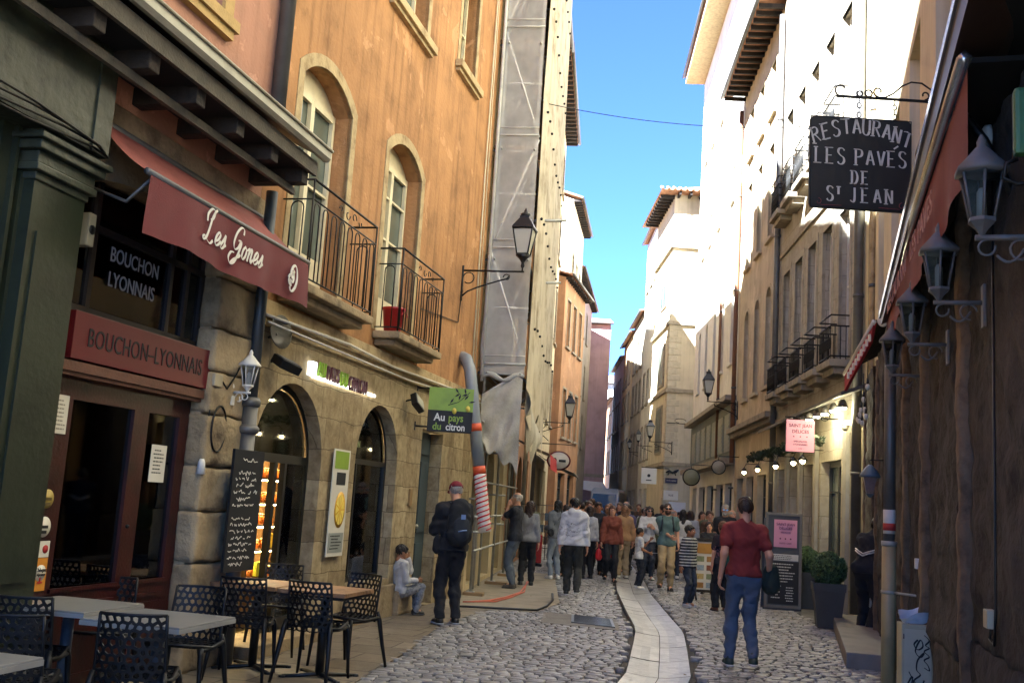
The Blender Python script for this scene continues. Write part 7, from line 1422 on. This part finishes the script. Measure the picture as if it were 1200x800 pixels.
# -- man at the scaffold
c4=person('grey haired man in navy polo and jeans side-on by the scaffold',.29,19.38,1.75,-PI/2-.25,.014,hair='thin',hairc='#a8a096',top='tee',topc=NAVY,bot='jeans',botc=cloth('worn denim','#4c5560',scale=5),shoec=mat('brown grey shoe','#3d3832',.7),handL=(.05,-.15,1.49),handR=(-.06,-.18,1.36),hem=.86,fat=1.08)
c5=person('woman in a grey top and black trousers just behind the grey haired man',.56,20.3,1.6,PI,.018,True,hair='long',hairc='#2a1a14',top='sweater',topc=GRY,botc=BLK,face=False); 
c6=person('woman with dark bun and an olive shirt seen from behind near the postcard racks',.72,24.3,1.6,PI+.1,.018,True,hair='bun',hairc='#17110e',top='shirt',topc=OLV,botc=CHAR,face=False,handL=(.12,-.2,1.1),handR=(-.12,-.2,1.1))
c7=person('woman with long black hair in a grey denim jacket and pale jeans, white shoes',1.22,22.4,1.66,PI+.5,.015,True,hair='long',hairc='#0f0c0b',top='jacket',topc=cloth('grey denim','#62666b'),bot='jeans',botc=LJEAN,shoec=SW,sole='#c9c9c4',face=False,handL=(.14,-.22,1.12)); bag(c7,'small black shoulder bag of the long haired woman in pale jeans',(.20,.08,1.03),(.09,.05,.09),BLK,[(.2,.05,1.1),(.0,.14,1.38)])
c8=person('young woman in dark clothes turned towards the camera beside the long haired woman',1.52,23.3,1.52,-.55,.018,True,hair='bob',hairc='#17100d',top='jacket',topc=BLK,bot='wide',botc=BLK)
# hoodie with a graphic
def print_mat(name,base,ink):
    m=cloth(name,base); N=m.node_tree.nodes; L=m.node_tree.links; b=N['Principled BSDF']; src=b.inputs['Base Color'].links[0].from_socket; tc=N.new('ShaderNodeTexCoord'); n=N.new('ShaderNodeTexNoise'); n.inputs['Scale'].default_value=7; n.inputs['Detail'].default_value=3; L.new(tc.outputs['Object'],n.inputs[0]); r=N.new('ShaderNodeValToRGB'); r.color_ramp.elements[0].position=.485; r.color_ramp.elements[1].position=.515; r.color_ramp.elements[0].color=(0,0,0,1); r.color_ramp.elements[1].color=(0,0,0,1); k=r.color_ramp.elements.new(.5); k.color=(1,1,1,1); L.new(n.outputs['Fac'],r.inputs[0])
    sp=N.new('ShaderNodeSeparateXYZ'); L.new(tc.outputs['Object'],sp.inputs[0]); g=N.new('ShaderNodeMapRange'); g.inputs[1].default_value=1.34; g.inputs[2].default_value=1.30; L.new(sp.outputs['Z'],g.inputs[0]); g2=N.new('ShaderNodeMath'); g2.operation='GREATER_THAN'; g2.inputs[1].default_value=1.05; L.new(sp.outputs['Z'],g2.inputs[0]); y_=N.new('ShaderNodeMath'); y_.operation='GREATER_THAN'; y_.inputs[1].default_value=.04; L.new(sp.outputs['Y'],y_.inputs[0])
    m1=N.new('ShaderNodeMath'); m1.operation='MULTIPLY'; L.new(g.outputs[0],m1.inputs[0]); L.new(g2.outputs[0],m1.inputs[1]); m2=N.new('ShaderNodeMath'); m2.operation='MULTIPLY'; L.new(m1.outputs[0],m2.inputs[0]); L.new(y_.outputs[0],m2.inputs[1]); m3=N.new('ShaderNodeMath'); m3.operation='MULTIPLY'; L.new(m2.outputs[0],m3.inputs[0]); L.new(r.outputs[0],m3.inputs[1])
    mx=N.new('ShaderNodeMix'); mx.data_type='RGBA'; L.new(m3.outputs[0],mx.inputs[0]); L.new(src,mx.inputs[6]); mx.inputs[7].default_value=(*lin(ink),1); L.new(mx.outputs[2],b.inputs['Base Color']); return m
c9=person('man walking away in a white hoodie with black drawing on its back',1.33,18.6,1.70,PI-.15,.014,hair='short',hairc='#120e0c',top='hoodie',topc=print_mat('printed white fleece','#b9b9bd','#1a1a1c'),bot='trousers',botc=CHAR,shoec=mat('black sneaker','#17171a',.6),sole='#d0cec8',walk=.4,hem=.90,face=False)
c10=person('person in a pale grey sweater and black trousers right of the white hoodie',1.98,23.2,1.58,PI+.3,.018,True,hair='bob',hairc='#2a1c14',top='sweater',topc=LGY,botc=BLK,face=False,shoec=M['black'])
c11=person('young man in a black t-shirt facing the camera behind the woman in rust',2.30,24.6,1.68,.1,.018,hair='shag',hairc='#2a1d15',top='tee',topc=cloth('black print','#1b1a1c'),botc=BLK,skin=SKIN2)
c12=person('woman in a loose rust blouse and black trousers walking towards the camera',2.42,22.6,1.62,.05,.014,True,hair='bob',hairc='#4a2c1c',top='blouse',topc=RUST,bot='trousers',botc=BLK,shoec=M['black'],walk=.25,fat=1.08,hem=.86,handL=(.26,-.06,.84),handR=(-.25,-.14,.88))
c13=person('woman with long light brown hair in a camel coat and beige trousers seen from behind',2.86,24.0,1.64,PI+.25,.016,True,hair='long',hairc='#6e4c30',top='coat',topc=CAM,bot='wide',botc=BEI,face=False,shoec=SW)
for t,l,p in ((c12,'red carrier bag left of the woman in the rust blouse',(-.29,-.1,.62)),(c13,'red carrier bag beside the woman in the camel coat',(.24,-.02,.58))): bag(t,l,p,(.085,.05,.15),mat('glossy red bag','#b01822',.35,.1,4),[p,(p[0],p[1],.86)],name='carrier_bag')
c14=person('small boy in a white t-shirt and navy trousers standing on the gutter, arm raised',2.86,21.3,1.20,PI/2+.15,.012,hair='short',hairc='#17110e',skin=SKIN2,top='tee',topc=WHT,botc=NAVY,shoec=SW,sole='#c9c9c4',child=True,hem=.86,handL=(.06,-.36,1.42),handR=(-.1,-.3,1.05))
c=worn(c14,'leaflet','white leaflet in the hand of the small boy on the gutter','leaflet'); b=MB(); b.box(-.14,-.08,-.55,-.36,1.05,1.06); c.part('sheet',b,M['white'])
c15=person('woman in sunglasses and a white top with jeans, hands raised to her chest',3.42,24.0,1.66,.1,.016,True,hair='bob',hairc='#1d1411',top='blouse',topc=WHT,bot='jeans',botc=DJEAN,glasses=True,handL=(.1,-.22,1.22),handR=(-.1,-.24,1.26),shoec=SW)
c16=person('man in a grey teal t-shirt, khaki trousers and sunglasses walking towards the camera',3.40,21.2,1.74,-.05,.013,hair='short',hairc='#2d1c14',top='tee',topc=TEAL,bot='trousers',botc=KHA,shoec=mat('dark brown boot','#2a211c',.7),glasses=True,beard='#3a251a',walk=.18,hem=.88,handL=(.24,-.02,.92),handR=(.06,-.22,1.08)); backpack(c16,'dark backpack worn by the man in the grey teal t-shirt',cloth('slate nylon','#1d222b'),.95)
c17=person('woman with long straight black hair, pale top and jeans seen from behind',4.35,24.8,1.64,PI-.2,.018,True,hair='long',hairc='#120d0c',top='tee',topc=WHT,bot='jeans',botc=DJEAN,face=False,shoec=SW,walk=.2)
c18=person('fair haired woman in a pale yellow top in the middle of the crowd',3.35,27.5,1.55,.2,.02,True,hair='bob',hairc='#b09a78',top='tee',topc=YEL,botc=BLK)
# striped boy
def stripe_mat():
    m=cloth('striped wool','#1d212b'); N=m.node_tree.nodes; L=m.node_tree.links; b=N['Principled BSDF']; tc=N.new('ShaderNodeTexCoord'); sp=N.new('ShaderNodeSeparateXYZ'); L.new(tc.outputs['Object'],sp.inputs[0]); mu=N.new('ShaderNodeMath'); mu.operation='MULTIPLY'; mu.inputs[1].default_value=15.5; L.new(sp.outputs['Z'],mu.inputs[0]); fr=N.new('ShaderNodeMath'); fr.operation='FRACT'; L.new(mu.outputs[0],fr.inputs[0]); gt_=N.new('ShaderNodeMath'); gt_.operation='GREATER_THAN'; gt_.inputs[1].default_value=.62; L.new(fr.outputs[0],gt_.inputs[0]); mx=N.new('ShaderNodeMix'); mx.data_type='RGBA'; L.new(gt_.outputs[0],mx.inputs[0]); mx.inputs[6].default_value=(*lin('#1b1f29'),1); mx.inputs[7].default_value=(*lin('#b5b3ae'),1); L.new(mx.outputs[2],b.inputs['Base Color']); return m
c19=person('boy in a black and white striped sweater and jeans, looking to the right',3.26,17.87,1.36,.75,.012,hair='shag',hairc='#17110e',skin=SKIN2,top='sweater',topc=stripe_mat(),bot='jeans',botc=DJEAN,shoec=LGY,sole='#b5b3ae',child=True,hyaw=.2,hem=.84)
c20=person('person in a floral black top seen from behind beside the striped boy',3.74,17.45,1.46,PI+.2,.014,True,hair='short',hairc='#5a3a24',top='tee',topc=print_mat('floral cotton','#201a20','#c47a84'),bot='wide',botc=BLK,shoec=mat('brown sandal','#6b3c26',.7),face=False,child=True,fat=1.1,hem=.9)
bag(c20,'small tropical print drawstring bag on the person beside the striped boy',(-.03,.20,1.0),(.13,.06,.13),print_mat('tropical leaves','#1f4a44','#0c1c22'),[(0,.18,1.1),(-.12,.1,1.4)],name='drawstring_bag')
c21=person('bearded grey haired man with glasses and a black polo behind the man in red',4.95,22.9,1.80,-.2,.016,hair='short',hairc='#8d8780',top='shirt',topc=BLK,botc=BLK,glasses=True,beard='#a39c92',fat=1.12); c22=person('balding man in a pink shirt next to the bearded man',5.25,23.6,1.70,.5,.018,hair='thin',hairc='#9a948a',top='shirt',topc=cloth('pink','#b78078'),botc=CHAR,fat=1.1)
c23=person('dark haired woman in a black top behind the picture menu stand',4.22,21.0,1.42,-.15,.015,True,hair='long',hairc='#2a1a14',top='tee',topc=BLK,botc=BLK)
# stooping man in the doorway
c24=person('man in a navy track jacket with white stripes leaning into the doorway by the planters',5.20,14.75,1.74,PI-.85,.015,hair='short',hairc='#0f0d0d',top='jacket',topc=cloth('navy track','#10131d'),bot='trousers',botc=cloth('black track','#0f1118'),shoec=M['black'],sole='#c9c9c4',lean=.42,face=False,handL=(.1,-.55,1.1),handR=(-.15,-.5,1.0),walk=.18,hem=.9)
b=worn(c24,'jacket_stripe','white chevron stripe across the back of the navy track jacket','stripe'); q=MB(); bpy.data.objects.remove(b.o)
q.tube([(-.16,.01,1.235),(-.07,.075,1.20),(0,.09,1.17),(.07,.075,1.20),(.16,.01,1.235)],.010,5); q.tube([(-.16,.015,1.205),(-.07,.085,1.17),(0,.10,1.14),(.07,.085,1.17),(.16,.015,1.205)],.010,5)
c24.part('stripe',q,M['white'])
# the crowd further down the street
rng=random.Random(77); PR=[]
specs=[('short','#1d1411','jacket',False),('long','#2a1a12','jacket',True),('short','#4a3222','tee',False),('bob','#6e4c30','sweater',True),('tail','#17100d','shirt',True),('thin','#8d8780','jacket',False)]
cols=[('black','#17181c'),('navy','#1e2638'),('pale grey','#9fa0a3'),('white','#c2c0ba'),('wine','#4f1d24'),('olive','#50543c'),('denim blue','#44597a'),('tan','#8f7350'),('dusty violet','#4e4a6a'),('brown','#4a3526')]
hn={'short':'short dark hair','long':'long dark hair','bob':'brown bobbed hair','tail':'a ponytail','thin':'grey thinning hair'}
spots=[(1.85,26.9,0),(1.6,25.6,0),(2.15,25.3,1),(2.65,25.6,0),(3.1,25.4,1),(3.6,25.7,0),(4.0,25.3,1),(4.75,26.0,0),(5.05,25.0,1),(1.55,27.8,1),(2.35,27.6,0),(3.4,28.3,1),(4.45,28.6,0),(5.5,28.4,1),(2.2,30.2,0),(3.6,30.4,1),(4.5,31.2,0),(5.3,33.2,1),(2.7,33.2,0),(3.4,33.2,1),(2.6,36.2,0),(3.4,36.4,1),(4.2,36.5,0),(5.2,37,1),(3.3,39.6,0),(4.3,39.8,1),(5.4,40,0),(2.75,26.8,1),(3.85,26.6,0),(4.6,27.6,1),(5.3,26.5,0),(1.95,29,1),(2.5,28.6,0),(3.1,29.6,1),(4.1,29.8,0),(4.9,30,1),(2.2,31.5,0),(2.9,32,0),(3.6,31.6,1),(4.4,32.6,0),(5.4,31.6,1),(2.4,34.5,1),(3.1,34.8,0),(3.9,34.4,0),(4.7,35.5,1),(5.6,34.8,0),(2.8,37.6,0),(3.6,38,1),(4.5,38,0),(5.4,38.6,0),(3.1,41,1),(4.0,41.5,0),(5.0,42,1),(5.9,41.5,0),(3.6,45,0),(4.6,45.5,1),(5.6,46,0),(4.2,49.5,0),(5.2,50,1),(6.2,49.5,0),(4.9,54,1),(5.9,54.5,0),(5.4,58.5,0),(6.5,58,1)]
for i,(x,y,fc) in enumerate(spots):
    k=i%6; cn,cc=cols[(i*7+i//6*3)%10]; hd,hc_,tp,fm=specs[k]
    H=rng.uniform(1.6,1.8) if not fm else rng.uniform(1.55,1.7); rz=(0 if fc else PI)+rng.uniform(-.5,.5)
    tpm=cloth(cn+' crowd',cc); btm=rng.choice([BLK,DJEAN,CHAR,NAVY]); row='near crowd' if y<29.5 else 'middle crowd' if y<37 else 'back of the crowd' if y<48 else 'farthest crowd'
    side='left of gutter' if x<gutx(y)-.3 else 'right of gutter' if x>gutx(y)+.3 else 'on the gutter'
    lab=f'{"woman" if fm else "man"} in {cn} with {hn[hd]}, {row}, {side}'
    if k>=len(PR):
        t=person(lab,x,y,H,rz,.022,fm,hair=hd,hairc=hc_,top=tp,topc=tpm,botc=btm,group='pedestrians in the far crowd',walk=.2,hands=True); PR.append(t)
    else:
        r=dup(PR[k],(x,y,.02),rz,lab,'pedestrians in the far crowd'); r.scale=(H/1.75,)*3
        for ch_ in kids(r):
            st=ch_.name.split('.')[0]; mm=tpm if st in ('t_shirt','shirt','jacket','sweater') else btm if st=='trousers' else None
            if mm: ch_.material_slots[0].link='OBJECT'; ch_.material_slots[0].material=mm
t=person('person in black with a tan backpack standing among the crowd left of the gutter',2.02,26.0,1.66,PI,.02,hair='short',hairc='#2a1d14',top='jacket',topc=BLK,botc=CHAR,face=False); backpack(t,'tan backpack on the person in black in the crowd',cloth('tan canvas','#8f6232'),1.05)
# ================================================================ small wear: cables, fixings, litter
b=MB(); b.tube([(.0,-.02,4.98),(.1,-.025,8),(.05,-.02,12),(.1,-.02,17)],.008,5); b.tube([(7.6,-.03,3.4),(7.55,-.03,7),(7.62,-.03,12),(7.6,-.03,17)],.014,5); b.tube([(7.75,-.03,3.4),(7.7,-.03,9),(7.74,-.03,17)],.009,5); b.tube([(4.7,-.02,3.37),(4.72,-.02,4.2),(6.6,-.02,4.35),(6.7,-.02,5.0)],.008,5)
for nm_,q in zip(('facade_cable','facade_cable','facade_cable','facade_cable'),islands(b)):
    i_=[o for o in bpy.data.objects if o.name.startswith('facade_cable')]
    single(nm_,('thin dark cable rising beside the zinc downpipe on the ochre wall','thick pale conduit at the scaffold end of the ochre wall','thin conduit nearest the scaffold on the ochre wall','cable running along the ochre wall to the street lantern')[len(i_)],'cable',q,M['win_cream'] if len(i_) in(1,2) else M['iron'],L1)
rng=random.Random(55)
for k in range(14):
    Y=rng.uniform(7.5,20); x=rng.uniform(lwall(Y)+.6,rwall(Y)-.8); T=Thing('fallen_scrap','tiny dry leaf or paper scrap lying on the cobbles','litter',WORLD,(x,Y,.03),'tiny scraps on the cobbles'); b=MB(); a=rng.random()*6; s_=rng.uniform(.015,.03); b.add([(x+s_*math.cos(a+i*PI/2)*(1 if i%2 else .6),Y+s_*math.sin(a+i*PI/2)*(1 if i%2 else .6),.034+.008*(i%2)) for i in range(4)],[(0,1,2),(0,2,3)]); T.part('scrap',b,mat('dry scrap','#8a7350',.9),fix=False)
